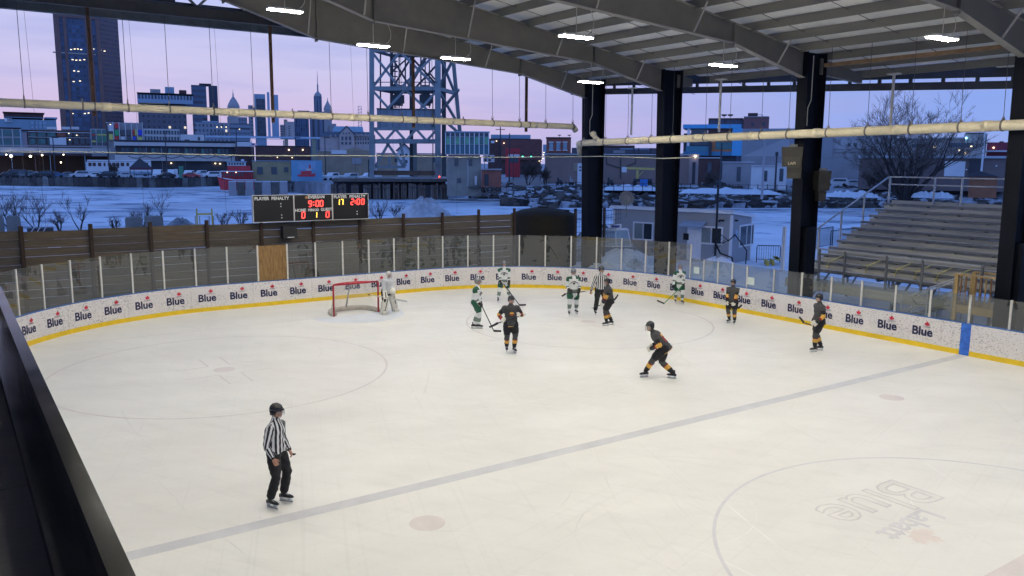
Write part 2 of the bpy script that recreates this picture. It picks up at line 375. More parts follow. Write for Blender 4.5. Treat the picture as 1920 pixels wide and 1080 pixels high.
while s < STOT-2:
    a, b = max(0, s), min(STOT, s+2*ADP)
    if b > 1:
        parts = [(a+.004, b-.004)]
        if a < 29.48 < b: parts = [(a+.004, 29.48), (29.79, b-.004)]
        pn = None
        for q0, q1 in parts:
            o = path_box(MB(), q0, q1, 0, .10, .16, 1.0).build('board_panel', BOARD, boards, world=True); pn = o if pn is None or (q1-q0) > 1.2 else pn
            path_box(MB(), q0, q1, -.012, .10, 0., .158).build('kick_plate', YEL, boards, world=True)
        path_box(MB(), a, b, -.008, .14, 1.001, 1.03).build('cap_rail', CAPB, boards, world=True)
        for j in (0, 1):
            sc = s+ADP*(j+.5)
            if AD0-.1 < sc < STOT-41.5+1.0:
                P, n = path(sc, -.010); rot = face_rot(n.x, n.y); L = boards.location
                side = Vector((-n.y, n.x, 0))   # to the reader's right
                inst('lettering', BLUE_ME, pn, (P.x-L.x, P.y-L.y, .52), rot)
                q = P+side*.15; inst('leaf_emblem', LEAF_ME, pn, (q.x-L.x, q.y-L.y, .715), rot)
                q = P+side*.13; inst('script_lettering', SCR_ME, pn, (q.x-L.x, q.y-L.y, .70), rot)
    s += 2*ADP
path_box(MB(), 29.482, 29.788, -.004, .09, 0., 1.0).build('blue_line_stripe', STR, boards, world=True)
# glass: tall round the end, low along the sides
POSTS = [x+22 for x in (-19.2, -18, -16.8, -15.6, -14.3, -13.1, -11.9, -10.7, -9.4, -8.2, -7, -5.8, -4.5, -3.3, -2.1, -.9, .3, 1.55, 2.75, 3.95, 5.2, 6.4, 7.6, 8.85, 10.05, 11.3, 12.5, 13.75, 15.0, 16.3, 17.05, 17.8, 18.58)]
tall0 = 41.35; s = tall0
TALL = []
while s < STOT-41.5+1.5: TALL.append(s); s += 1.221
LOWL = [TALL[-1]+1.22*k for k in range(1, 30)]
def zt(s): return 1.92 if s < tall0-.1 or s > TALL[-1]+.1 else 2.5
allp = POSTS+TALL+LOWL
ply_i = min(range(len(allp)), key=lambda i: abs(allp[i]-(S1+SA+2.38-YR-RC)))-1
for i, sp in enumerate(allp):
    P, n = path(sp, .05); L = boards.location; h = zt(sp)
    MB().box((P.x, P.y, (1.03+h)/2), (.055, .06, h-1.03), math.atan2(n.y, n.x)).build('glass_post', POST, boards, world=True)
    if i+1 < len(allp):
        s0, s1 = sp+.035, allp[i+1]-.035; h2 = min(h, zt(allp[i+1])) if i != len(POSTS)-1 else 1.92
        if i == ply_i: path_box(MB(), s0, s1, .035, .06, 1.032, h2-.03).build('plywood_pane', PLY, boards, world=True)
        else: path_box(MB(), s0, s1, .044, .056, 1.032, h2-.01).build('glass_pane', GL, boards, world=True)
for (px, py, w, h) in ((1306, 507, .32, .28), (1408, 527, .34, .30), (1117, 497, .34, .2)):
    q = at_y(px, py, YR-.03)
    if px == 1117: q = at_x(px, py, 25.6)
    MB().box((0, 0, 0), (w, .004, h)).build('paper_notice', PAPER, boards).location = (q.x-boards.location.x, q.y-boards.location.y+(.0 if px != 1117 else 0), q.z)

# ================================================================== SHELTER (roof, frames, columns)
STEEL = mat('frame_steel_grey', (.135, .13, .118), .6, .12, 1.5); PURL = mat('purlin_grey', (.15, .147, .135), .6, .18, 2); ROOFW = mat('roof_panel_white', (.88, .875, .84), .6, .08, 1.2)
FLG = mat('flange_grey', (.24, .23, .21), .6, .15, 2); COLM = mat('column_black', (.0035, .005, .010), .6, .4, 1.2, spec=.15); EAVE = mat('eave_dark_steel', (.03, .034, .045), .6, .25, 2)
BRACE = mat('brace_grey', (.36, .35, .33), .55, .1, 3); RUSTY = mat('rust_brown_tube', (.06, .03, .018), .8, .3, 5); GALV = mat('galvanised', (.42, .43, .44), .45, .15, 6, metal=.4)
def roof_z(y): y = y if y < 16 else 32-y; return 10.50+.163*(y+15.3)
shelter = thing('rink_shelter', 'open steel shelter with grey rafters, white roof panels and black columns over the rink', 'shelter', (0, -16, 0))
FX = [29.2, 23.6, 15.8, 7.7, -.3, -8.2, -16.1]
BOT = [(-15.25, 9.27), (-11.1, 10.24), (-.6, 11.0), (3.2, 12.15), (10, 13.3), (16, 14.0)]
BOT = BOT+[(32-y, z) for y, z in reversed(BOT[:-1])]
for fx in FX:
    ys = [q[0] for q in BOT]
    poly = [(fx, y, z) for y, z in BOT]+[(fx, y, roof_z(y)-.25) for y in (47.25, 16, -15.25)]
    web = MB().prism([(fx-.008, y, z) for _, y, z in poly], (.016, 0, 0)).build('rafter', STEEL, shelter, world=True)
    f = MB()
    for (y0, z0), (y1, z1) in zip(BOT[:-1], BOT[1:]): f.bar((fx, y0, z0-.011), (fx, y1, z1-.011), .27, .02)
    for y0, y1 in ((-15.25, 16), (16, 47.25)): f.bar((fx, y0, roof_z(y0)-.262), (fx, y1, roof_z(y1)-.262), .27, .02)
    L = shelter.location
    f.v = [(x-L.x, y-L.y, z) for x, y, z in f.v]; f.build('flange', FLG, web)
    f = MB()
    for y, z in BOT[1:5]:
        f.box((fx-.07, y, (z+roof_z(y)-.25)/2), (.12, .025, roof_z(y)-.25-z-.03)); f.box((fx, y, z-.07), (.25, .06, .10))
    f.v = [(x-L.x, y-L.y, z) for x, y, z in f.v]; f.build('stiffener', STEEL, web)
    for y in (-13.6, -9.0, -4.6, -.2, 4.2, 8.6, 13):
        zb = next(z0+(z1-z0)*(y-y0)/(y1-y0) for (y0, z0), (y1, z1) in zip(BOT[:-1], BOT[1:]) if y0 <= y <= y1)
        for sx in (-1,):
            f = MB().bar((fx+sx*.12, y, zb+.02), (fx+sx*.75, y+.05, roof_z(y)-.2), .05, .05)
            f.v = [(x-L.x, yy-L.y, z) for x, yy, z in f.v]; f.build('fly_brace', BRACE, web)
    for yy, sg in ((-15.3, -1), (47.3, 1)):       # tapered columns
        c = MB(); zt_ = roof_z(-15.3)-.26; y0, yb, yo = yy+sg*-.05, yy+sg*.14, yy+sg*1.12
        for xa, xb, A, B in ((-.24, .24, (y0, y0+sg*.03), (yb, yb+sg*.03)), (-.24, .24, (yo, yo+sg*.03), (yo, yo+sg*.03)), (-.012, .012, (y0+sg*.03, yo), (yb+sg*.03, yo))):
            lo = [(fx+xa, B[0], -.3), (fx+xb, B[0], -.3), (fx+xb, B[1], -.3), (fx+xa, B[1], -.3)]; hi = [(fx+xa, A[0], zt_), (fx+xb, A[0], zt_), (fx+xb, A[1], zt_), (fx+xa, A[1], zt_)]
            c.hexa(lo+hi)
        c.box((fx-.21, yy+sg*.62, 1.6), (.38, .62, 3.6)) if fx in (15.8, 7.7) and sg < 0 else None
        c.build('column', COLM, shelter, world=True)
# eave line on the right: runs slightly askew to the rink
EV = [(31.4, -16.1), (28.95, -16.7), (10.7, -21.0), (-18, -21.0)]
def eave_y(x):
    for (x0, y0), (x1, y1) in zip(EV[:-1], EV[1:]):
        if x1 <= x <= x0: return y0+(y1-y0)*(x-x0)/(x1-x0)
    return -21
def eave_x(y):           # largest x still under the roof at this y
    if y >= -16.1: return 31.4
    if y >= -16.7: return 28.95+(31.4-28.95)*(y+16.7)/.6
    return 10.7+(28.95-10.7)*(y+21)/4.3
bays = [(31.4, 29.2)]+list(zip(FX[:-1], FX[1:]))
PU = MB()
for a in ((0, 1, -.035, .035, .2, .215), (0, 1, -.005, .005, .0, .2), (0, 1, -.06, .0, -.012, .0)): PU.span(*a)
PU_ME = PU.mesh('purlin', PURL)
mbp = MB(); mbp.span(0, 1, 0, 1, 0, .02); RP_ME = mbp.mesh('roof_panel', ROOFW)
PS = 1.48; NPU = 46
slope = math.atan(.163)
yk = [-20.9+PS*k for k in range(NPU)]
for y in yk:
    if y > 46.5: continue
    for x0, x1 in bays:
        xe = min(x0, eave_x(y)) if y < -16 else x0
        if xe-x1 < .4: continue
        if y > 20 and x0 > 30: pass
        o = inst('purlin', PU_ME, shelter, (x1-L.x, y-L.y, roof_z(y)-.305)); o.scale = (xe-x1, 1, 1.33)
        sg = 1 if y < 16 else -1
        npan = max(1, round((xe-x1)/2.6)); w = (xe-x1)/npan
        for q in range(npan):
            o = inst('roof_panel', RP_ME, shelter, (x1-L.x+w*q+.008, y-L.y+.006, roof_z(y)-.005)); o.scale = (w-.016, (PS-.012)/math.cos(slope), 1); o.rotation_euler = (sg*slope if not (y < 16 < y+PS) else 0, 0, 0)
# stuff the wedge between last purlin and the slanting eave, and the eave girder with its light slot
ED = MB()
for (x0, y0), (x1, y1) in zip(EV[:-1], EV[1:]):
    ED.bar((x0, y0, roof_z(y0)-.62), (x1, y1, roof_z(y1)-.62), .12, .30); ED.bar((x0, y0+.1, roof_z(y0)-.10), (x1, y1+.1, roof_z(y1)-.10), .10, .46)
ED.build('eave_girder', EAVE, shelter, world=True)
for k in range(40):
    x = 31-k*1.2; y = eave_y(x); MB().box((x, y+.02, roof_z(y)-.42), (.12, .10, .2)).build('eave_bracket', EAVE, shelter, world=True)
for fx in FX[1:6]:
    ye = eave_y(fx)+.7; z0 = roof_z(-16.3)-.27
    MB().hexa([(fx-.1, ye, roof_z(ye)-.62), (fx+.1, ye, roof_z(ye)-.62), (fx+.1, -16.3, z0-.62), (fx-.1, -16.3, z0-.62), (fx-.1, ye, roof_z(ye)-.27), (fx+.1, ye, roof_z(ye)-.27), (fx+.1, -16.3, z0), (fx-.1, -16.3, z0)]).build('eave_outrigger', STEEL, shelter, world=True)
for xm in [(a+b)/2 for a, b in bays[1:]]+[a-1.3 for a, b in bays[1:]]:
    MB().tube([(xm, -20.5, roof_z(-20.5)-.12), (xm, 15.8, roof_z(15.8)-.12)], .012, 5).build('sag_rod', EAVE, shelter, world=True)
MB().bar((15.4, -16.1, roof_z(-16.1)-.62), (7.9, -16.1, roof_z(-16.1)-.62), .14, .14).build('timber_nailer', mat('nailer_timber', (.20, .13, .075), .8, .25, 4), shelter, world=True)
# gable gallery beyond the last rafter (dark steel walkway truss, pipe hangers hang from it)
gal = thing('gable_gallery', 'dark steel truss gallery crossing above the far end fence', 'steel truss', (31.1, -2, 11.2))
BL = mat('weathered_blue_steel', (.10, .13, .17), .6, .25, 2)
for x, z in ((30.05, 11.48), (32.2, 11.48)):
    MB().span(x-.12, x+.12, -16, 22, z, z+.04).span(x-.012, x+.012, -16, 22, z+.04, z+.40).span(x-.12, x+.12, -16, 22, z+.40, z+.44).build('bottom_chord', EAVE if x < 31 else BL, gal, world=True)
for x, z in ((30.05, 12.84), (32.2, 12.84)):
    MB().span(x-.10, x+.10, -16, 22, z, z+.22).build('top_chord', BL, gal, world=True)
for k in range(20):
    y = -15.5+k*1.95
    MB().bar((30.05, y, 11.92), (32.2, y+1.0, 11.92), .12, .16).build('cross_brace', EAVE, gal, world=True)
    MB().bar((30.05, y, 11.91), (30.05, y+.98, 12.84), .09, .09).bar((30.05, y+1.95, 11.91), (30.05, y+.98, 12.84), .09, .09).build('diagonal', BL, gal, world=True)
    MB().span(30.2, 32.05, y+.06, y+1.72, 12.01, 12.06).build('deck_plate', EAVE, gal, world=True)
    MB().box((29.91, y+.98, 12.79), (.03, .4, .34)).build('gusset_plate', BL, gal, world=True)
MB().span(31.0, 31.04, 4.6, 22, 11.95, 14.6).build('cladding', EAVE, gal, world=True)
for k in range(6): MB().span(30.9, 31.0, 4.7+k*2.9, 4.8+k*2.9, 11.95, 14.6).build('cladding_rib', BL, gal, world=True)
MB().span(30.0, 33, 4.6, 22, 14.6, 14.7).build('cladding_cap', EAVE, gal, world=True)
# ================================================================== CEILING LIGHTS
HOUS = mat('lamp_housing', (.5, .5, .48), .5, .1); LENS = emis('lamp_lens_glow', (1., .952, .80), 158.); CORD = mat('lamp_cord', (.45, .44, .40), .6, .1)
def ceiling_light(x, y, z, label, top):
    t = thing('ceiling_light', label, 'ceiling light', (x, y, z), 0, 'strip lights under the rafters')
    b = MB().span(-.17, .17, -.60, .60, .012, .07); b.box((0, 0, .09), (.12, .5, .05)); b.build('housing', HOUS, t)
    MB().span(-.15, .15, -.58, .58, -.012, .011).build('lens', LENS, t)
    MB().cyl((0, .0, .1), (0, .0, top-z-.02), .012, n=6).build('hanger_rod', CORD, t)
    pts = [(0, -.45, .08)]+[(.05, -.45-.30*math.sin(q*PI), .08+(top-z+.3)*q-.25*math.sin(q*PI*.9)) for q in (.2, .4, .6, .8, 1.)]
    MB().tube(pts, .011, 5).build('power_cord', CORD, t)
def bot_z(y): return next(z0+(z1-z0)*(y-y0)/(y1-y0) for (y0, z0), (y1, z1) in zip(BOT[:-1], BOT[1:]) if y0 <= y <= y1)
LSP = {(1, 0): ('leftmost strip light, hung above the tower and skyline', 2.7, 11.0), (1, 1): ('strip light at the left upper edge of the lift bridge tower', -.6, 10.1),
       (1, 2): ('strip light at the right upper edge of the lift bridge tower', -4.1, 9.9), (1, 3): ('strip light just left of the farthest black column top', -11., 9.4),
       (2, 0): ('strip light with looping cord in front of the middle roof panels', -3.9, 9.8), (2, 1): ('strip light left of the column with loudspeakers', -10.7, 9.4),
       (3, 0): ('strip light cut off by the top edge of the photo', -3.9, 9.86), (3, 1): ('rightmost strip light, above the bare willow tree', -10.5, 9.4)}
for (fi, k), (lb, y, z) in LSP.items(): ceiling_light(FX[fi], y, z, lb, bot_z(y))
ROWN = {2: 'third', 3: 'fourth', 4: 'fifth', 5: 'sixth'}
for fi in (2, 3, 4, 5):       # unseen rest of the grid; near rows hung lower to brighten the ice
    for y, sd_ in (((3.0, 'middle'), (9.6, 'near side')) if fi < 4 else ((-10.6, 'far side'), (-3.9, 'centre'), (3.0, 'middle'), (9.6, 'near side'))):
        ceiling_light(FX[fi], y, 10.1 if fi != 2 else 11.0, 'strip light above the view, %s row, under the %s rafter from the far end' % (sd_, ROWN[fi]), bot_z(y))
ceiling_light(FX[1], 9.0, 10.9, 'strip light above the view, near side row, under the second rafter from the far end', bot_z(9.0))

# ================================================================== PIPES
PVC = mat('cream_pipe_plastic', (.78, .68, .47), .45, .12, 2, stretch=(1, 1, 1)); CLMP = mat('clamp_steel', (.22, .20, .18), .5, .2, metal=.5); WIRE = mat('hanger_wire', (.05, .055, .07), .5, .1)
pa = thing('overhead_pipe', 'long cream pipe slung across the far end below the skyline', 'pipe', (29.9, -2, 7.86), 0, 'overhead pipes')
za = lambda y: 7.88-.003*(12-y)
MB().tube([(29.9, 22, za(22)), (29.9, -14.6, za(-14.6)), (29.95, -15.0, za(-15)), (30.05, -15.25, za(-15)-.04), (30.1, -15.4, za(-15)-.2)], .152, 14).build('pipe_run', PVC, pa, True, True)
ya = [10.24, 8.36, 6.79, 5.28, 3.59, 1.94, .29, -1.47, -3.23, -4.92, -6.55, -8.24, -9.94, -11.58, -13.24, -15.04, 12, 13.7]
for i, y in enumerate(ya):
    z = za(y); g = MB(); g.tube([(29.9, y-.03, z), (29.9, y+.03, z)], .168, 14); g.box((29.9, y, z+.2), (.03, .05, .12)); g.build('clamp', CLMP, pa, world=True)
    if i % 5 != 1:
        g = MB(); g.tube([(29.9+.09*math.cos(a), y, z+.25+.09*math.sin(a)) for a in [k*PI/4 for k in range(9)]], .011, 5); g.build('hanger_ring', CLMP, pa, world=True)
        MB().tube([(29.9, y, z+.33), (29.95, y, 11.5)], .011, 5).build('hanger_wire', WIRE, pa, world=True)
    if i % 3 == 2: MB().tube([(29.9, y+.6, z), (29.9, y+.95, z)], .166, 14).build('coupling', PVC, pa, True, True)
for y in (7.95, 1.07, -5.65, -12.15):
    g = MB().bar((30.12, y, za(y)-.35), (30.12, y, 11.48), .11, .11); g.build('hanging_post', RUSTY, pa, world=True)
    MB().tube([(29.9, y-.03, za(y)), (29.9, y+.03, za(y))], .17, 14).build('clamp', CLMP, pa, world=True)
for px, y in ((62, 9.9), (245, 6.3), (418, 3.0), (680, -3.1), (757, -5.1), (1640/4+480, -8.6)):     # thin far wires
    MB().tube([(31.4, y-.2, 1.5), (31.4, y, 11.4)], .005, 4).build('guy_wire', WIRE, pa, world=True)
pb = thing('overhead_pipe', 'cream pipe running along the right side past the black columns', 'pipe', (18, -15.05, 7.), 0, 'overhead pipes')
zb = lambda x: 7.16-.011*(x-7.5)
MB().tube([(29.9, -15.6, 6.35), (29.55, -15.25, 6.72), (29.35, -15.05, 6.88), (29.05, -15.0, zb(29)), (28.6, -15.0, zb(28.6)), (-14, -15.0, zb(-14))], .165, 14).build('pipe_run', PVC, pb, True, True)
MB().tube([(27.6, -15.0, zb(27.6)), (28.0, -15.05, zb(28)+.22), (28.25, -15.1, zb(28)+.42)], .13, 12).tube([(28.22, -15.09, zb(28)+.40), (28.32, -15.11, zb(28)+.48)], .155, 12).build('wye_branch', PVC, pb, True, True)
xb = [28.9, 27.18, 25.51, 23.87, 22.47, 20.48, 19.1, 17.44, 16.1, 14.31, 12.69, 11.03, 9.33, 7.99, 6.4, 4.8, 3.2]
for i, x in enumerate(xb):
    z = zb(x); g = MB(); g.tube([(x-.03, -15, z), (x+.03, -15, z)], .182, 14); g.box((x, -15, z+.2), (.05, .03, .1)); g.build('clamp', CLMP, pb, world=True)
    g = MB(); g.tube([(x, -15-.12, z+.16), (x, -15, z+.32), (x, -15+.12, z+.16)], .011, 5); g.build('hanger_ring', CLMP, pb, world=True)
    MB().tube([(x, -15, z+.32), (x+.05, -15.02, roof_z(-15)-.3)], .010, 5).build('hanger_wire', WIRE, pb, world=True)
    if i % 2: MB().tube([(x+.35, -15, z), (x+.62, -15, z)], .178, 14).build('coupling', PVC, pb, True, True)
for px in (1185, 1350, 1672):
    q = at_y(px, 200, -16.9 if px < 1600 else -18.5)
    t = tag(MB().cyl((0, 0, 7.35), (0, 0, roof_z(q.y)-.5), .055, n=10).box((0, 0, roof_z(q.y)-.52), (.45, .3, .05)).build('drop_pole', mat('drop_pole_cream', (.55, .53, .50), .5, .1)), {1185: 'pale hanging pole between the two farthest columns', 1350: 'pale hanging pole right of the second column', 1672: 'pale hanging pole in front of the bare willow tree'}[px], 'pole', 'pale poles hanging from the eave')
    t.location = (q.x, q.y, 0)
P = [at_x(-60, 286, 29.5), at_x(120, 284, 29.5), at_x(480, 292, 29.5), at_x(700, 292, 29.5), at_x(920, 295, 29.5), at_x(1060, 294, 29.3), at_y(1130, 293, -14.9), at_y(1190, 295, -14.9), at_y(1240, 297, -14.9), at_y(1310, 295, -15.0)]
tag(MB().tube(P, .022, 6).build('slack_cable', mat('cable_cream', (.50, .50, .40), .5, .1), smooth=True), 'thin cream cable stretched across the far end past two columns', 'cable')
for px0, py0, px1, py1, fy in ((1248, 170, 1248, 250, -15.25), (1129, 160, 1124, 250, -15.25), (1540, 110, 1525, 240, -15.2)):
    pass
# conduit drops on columns
for fx in (29.2, 15.8):
    c = MB().tube([(fx-.22, -15.6, 10.1), (fx-.22, -15.6, 8.4), (fx-.16, -15.5, 8.1), (fx-.16, -15.5, 7.4)], .02, 6)
    c.v = [(x-shelter.location.x, y-shelter.location.y, z) for x, y, z in c.v]; c.build('conduit', CORD, shelter)

# ================================================================== FENCE, SCOREBOARD
WOODM = [mat('fence_plank_%d' % k, c, .8, .3, 2.0, stretch=(1, .5, 5), bump=.2) for k, c in enumerate(((.115, .088, .06), (.10, .082, .062), (.085, .07, .055), (.13, .10, .065)))]
FPOST = mat('fence_post_rust', (.045, .028, .02), .8, .3, 5)
fence = thing('plank_fence', 'weathered plank fence with rusty steel posts behind the far glass', 'fence', (31.05, 0, -.05))
FY = [17.4, 15.1, 12.8, 10.61, 8.24, 6.04, 3.8, 1.48, -.91, -3.2, -5.5, -7.67, -9.82, -12.06]
for i, y in enumerate(FY):
    zt_ = 3.38 if y > -8 else 3.48
    MB().box((31.0, y, zt_/2), (.13, .10, zt_)).box((31.0, y, zt_/2), (.03, .16, zt_-.01)).build('post', FPOST, fence, world=True)
    if i+1 < len(FY):
        y1 = FY[i+1]; z = -.05; k = 0; hh = 3.22+random.uniform(-.04, .05)
        nrow = 10
        for k in range(nrow):
            h = hh/nrow; x = 31.09+random.uniform(-.012, .012); tilt = random.uniform(-.006, .006)
            g = MB().box((x, (y+y1)/2, z+h*(k+.5)), (.05, abs(y-y1)-.09, h-random.choice((.008, .012, .02))), 0, tilt)
            g.build('plank', WOODM[(i*7+k*3+random.randint(0, 2)) % 3 if i < 6 else random.choice((1, 2, 2))], fence, world=True)
for k, y in enumerate((-16.3, -18.43)):
    o = tag(MB().box((0, 0, 1.7), (.12, .12, 3.4)).build('fence_post', FPOST), ['bare rusty post between the tank and the farthest column', 'bare rusty post between the farthest column and the grey cabin'][k], 'post', 'bare fence posts'); o.location = (31.1, y, -.05)
WM = mat('wire_mesh_dark', (.04, .045, .05), .6, .1)
wf = thing('wire_fence', 'sagging wire mesh fence left of the grey cabin', 'fence', (31.5, -19.5, 0))
for k in range(9): MB().tube([(31.1+.3*j, -16.4-.95*j, 3.1-.27*k+random.uniform(-.05, .05)) for j in range(6)], .012, 4).build('wire', WM, wf, world=True)
for k in range(18): MB().tube([(31.1+.085*k, -16.4-.27*k, .6), (31.1+.085*k+random.uniform(-.05, .05), -16.4-.27*k, 3.1)], .010, 4).build('wire', WM, wf, world=True)

BLK = mat('scoreboard_black', (.006, .006, .008), .5, .1); ALU = mat('scoreboard_frame', (.60, .60, .58), .4, .1); WHT = mat('sign_white', (.75, .75, .75), .5, 0)
RED = emis('led_red', (1., .06, .05), 3.6); REDC = emis('led_red_core', (1., .55, .45), 4.); AMB = emis('led_amber', (1., .62, .08), 3.)
sb = thing('scoreboard', 'black scoreboard with red and amber digits mounted above the plank fence', 'scoreboard', (30.8, -.82, 3.2))
def sbp(y, z, dx=-.085): return (dx, y+.82, z-3.2)
for y0, y1, nm in ((1.9, .07, 'side_panel'), (.07, -1.74, 'main_panel'), (-1.74, -3.53, 'side_panel')):
    MB().span(30.72, 30.9, y1+.025, y0-.025, 3.24, 4.38).build(nm, BLK, sb, world=True)
    g = MB()
    for a in ((y0-.025, y0, 3.215, 4.405), (y1, y1+.025, 3.215, 4.405), (y1+.025, y0-.025, 3.215, 3.24), (y1+.025, y0-.025, 4.38, 4.405)): g.span(30.70, 30.91, a[0], a[1], a[2], a[3])
    g.build('frame', ALU, sb, world=True)
rot = face_rot(-1, 0)
for s_, y, z, sz in (('PLAYER', 1.5, 4.25, .19), ('PENALTY', .68, 4.25, .19), ('EVERSAN', -.98, 4.28, .19), ('HOME', -.23, 3.70, .18), ('PERIOD', -.83, 3.70, .15), ('GUEST', -1.45, 3.71, .18), ('PLAYER', -2.13, 4.27, .19), ('PENALTY', -2.98, 4.27, .19)):
    inst('lettering', text_mesh(s_, sz, WHT, .006, .003), sb, sbp(y, z), rot)
MB().prism([(-.088, .82-.52+.07*math.cos(a), 4.27-3.2+.06*math.sin(a)) for a in [k*PI/6 for k in range(12)]], (.004, 0, 0)).build('maker_emblem', mat('emblem_orange', (.5, .25, .1), .5, 0), sb)
SEG = {'0': 'abcdef', '1': 'bc', '2': 'abged', '7': 'abc', '9': 'abcdfg'}
def digit(ch, y, z, h, m):
    w = h*.5; t = h*.15; g = MB()
    S = {'a': (0, h/2, w-t, t), 'g': (0, 0, w-t, t), 'd': (0, -h/2, w-t, t), 'f': (-w/2, h/4, t, h/2-t*.3), 'b': (w/2, h/4, t, h/2-t*.3), 'e': (-w/2, -h/4, t, h/2-t*.3), 'c': (w/2, -h/4, t, h/2-t*.3)}
    for q in SEG[ch]:
        cx, cz, sx, sz = S[q]; sl_ = (cz)*.08
        g.box((-.0, -(cx+sl_), cz), (.012, sx, sz))
    o = g.build('led_digit', m, sb); o.location = sbp(y, z)
for ch, y, z, h, m in (('9', -.68, 3.99, .26, RED), ('0', -1.02, 3.99, .26, RED), ('0', -1.22, 3.99, .26, RED), ('0', -.35, 3.48, .26, RED), ('1', -.92, 3.48, .24, AMB), ('0', -1.5, 3.48, .26, RED),
                       ('1', -2.02, 4.03, .25, AMB), ('7', -2.2, 4.03, .25, AMB), ('2', -2.72, 4.03, .25, RED), ('0', -3.02, 4.03, .25, RED), ('0', -3.25, 4.03, .25, RED)): digit(ch, y, z, h, m)
for y, z, m in ((-.85, 4.05, RED), (-.85, 3.93, RED), (-2.87, 4.07, RED), (-2.87, 3.98, RED), (.66, 4.02, WHT), (.66, 3.90, WHT), (.64, 3.52, WHT), (.64, 3.40, WHT), (-2.95, 3.58, WHT), (-2.95, 3.46, WHT)):
    o = MB().box((0, 0, 0), (.01, .045, .045)).build('led_dot', m, sb); o.location = sbp(y, z)
fs = thing('wall_speaker', 'black square loudspeaker mounted on the plank fence under the scoreboard', 'loudspeaker', (30.85, .31, 2.47))
MB().hexa([(-.30, -.33, 0), (.14, -.33, 0), (.14, .33, 0), (-.30, .33, 0), (-.22, -.31, .53), (.14, -.31, .53), (.14, .31, .53), (-.22, .31, .53)]).build('cabinet', BLK, fs)
MB().box((-.30, 0, .06), (.01, .3, .035)).build('badge', WHT, fs)

# ================================================================== GOAL NET
REDP = mat('goal_red', (.42, .015, .03), .35, .12, 6); NETM = mat('goal_netting', (.62, .60, .56), .8, .1); PADM = mat('goal_pad', (.50, .46, .40), .7, .2, 5, bump=.2)
goal = thing('hockey_goal', 'red framed hockey goal with white netting in front of the far boards', 'hockey goal', (24.28, 0, 0))
MB().tube([(0, .93, 0), (0, .93, 1.2), (0, .93, 1.22)], .035, 10).build('post', REDP, goal, True)
MB().tube([(0, -.93, 0), (0, -.93, 1.22)], .035, 10).build('post', REDP, goal, True)
MB().tube([(0, .93, 1.22), (0, -.93, 1.22)], .035, 10).build('crossbar', REDP, goal, True)
# bowed base and top shelf
def base_c(t): return (1.05*math.sin(PI*t)**.5 if 0 < t < 1 else 0, .93+.18*math.sin(PI*t)**.6*(1 if t < .5 else -1)*(1-abs(2*t-1))*0-1.86*t+(.16*math.sin(PI*min(1, t*2)) if t < .5 else -.16*math.sin(PI*min(1, (1-t)*2))), .07)
bp = [base_c(k/24) for k in range(25)]
MB().tube(bp, [.07+.05*(1-abs(2*k/24-1)**2)*0+.04 for k in range(25)], 8).build('base_pad', PADM, goal, True)
tp = [(.52*math.sin(PI*k/12)**.5 if 0 < k < 12 else 0, .93-1.86*k/12, 1.20) for k in range(13)]
MB().tube(tp, .022, 8).build('top_bar', REDP, goal, True)
MB().tube([(.52, 0, 1.2), (.80, 0, .62), (1.02, 0, .1)], .035, 8).build('centre_stay', GALV, goal, True)
g = MB(); n = 34
def net_pt(u, v):        # u along, v up
    b = Vector(base_c(u)); k = u*12; i = min(11, int(k)); fr = k-i
    t_ = Vector(tp[i]).lerp(Vector(tp[i+1]), fr); q = b.lerp(t_, v); q.x -= .10*math.sin(PI*v)*math.sin(PI*u); return q
for k in range(n+1):
    for w in range(0, 1):
        g.tube([net_pt(min(1, max(0, k/n+.22*(j/6-.0)*1)), j/6) for j in range(7) if 0 <= k/n+.22*(j/6) <= 1] or [net_pt(1, 0), net_pt(1, .01)], .0042, 3, False)
        L_ = [net_pt(k/n-.22*(j/6), j/6) for j in range(7) if 0 <= k/n-.22*(j/6) <= 1]
        if len(L_) > 1: g.tube(L_, .0042, 3, False)
for k in range(10):      # top shelf netting
    a = .93-1.86*(k+.5)/10; g.tube([(0, a, 1.22), (.45, a, 1.2)], .0042, 3, False)
g.build('netting', NETM, goal)

# ================================================================== LEDGE beside the camera (bottom left)
LEDG = mat('ledge_black_paint', (.003, .003, .003), .16, .3, 3, bump=.006, spec=.14); LEDT = mat('ledge_top_membrane', (.010, .0105, .013), .5, .35, 2.5, bump=.15, col2=(.024, .025, .03), spec=.25)
lg = thing('viewing_ledge', 'glossy black painted ledge in the bottom left corner', 'ledge', (-3, 12.7, 4.2))
EY = 12.575
MB().span(-9, 2.4, EY, EY+.055, 4.25, 4.90).build('parapet', LEDG, lg, world=True)
MB().span(-9, 2.4, EY+.055, EY+.12, 4.25, 4.62).build('inner_rail', LEDG, lg, world=True)
for k in range(6): MB().span(-9+1.9*k+.004, -9+1.9*(k+1)-.004, EY+.12, EY+2.2, 4.50, 4.56).build('ledge_sheet', LEDT, lg, world=True)
MB().span(1.3, 2.4, EY+.18, EY+1.6, 4.565, 5.02).build('end_upstand', LEDG, lg, world=True)
MB().cyl((2.1, EY+.12, 4.58), (2.1, EY+.12, 4.82), .02).build('end_pipe', POST, lg, world=True)
# near-side spectators' stand under the ledge
MB().span(-9, 2.4, EY+.9, EY+1.1, -.05, 4.24).span(-9, 2.4, EY+.06, EY+.9, 4.1, 4.24).build('support_wall', COLM, lg, world=True)

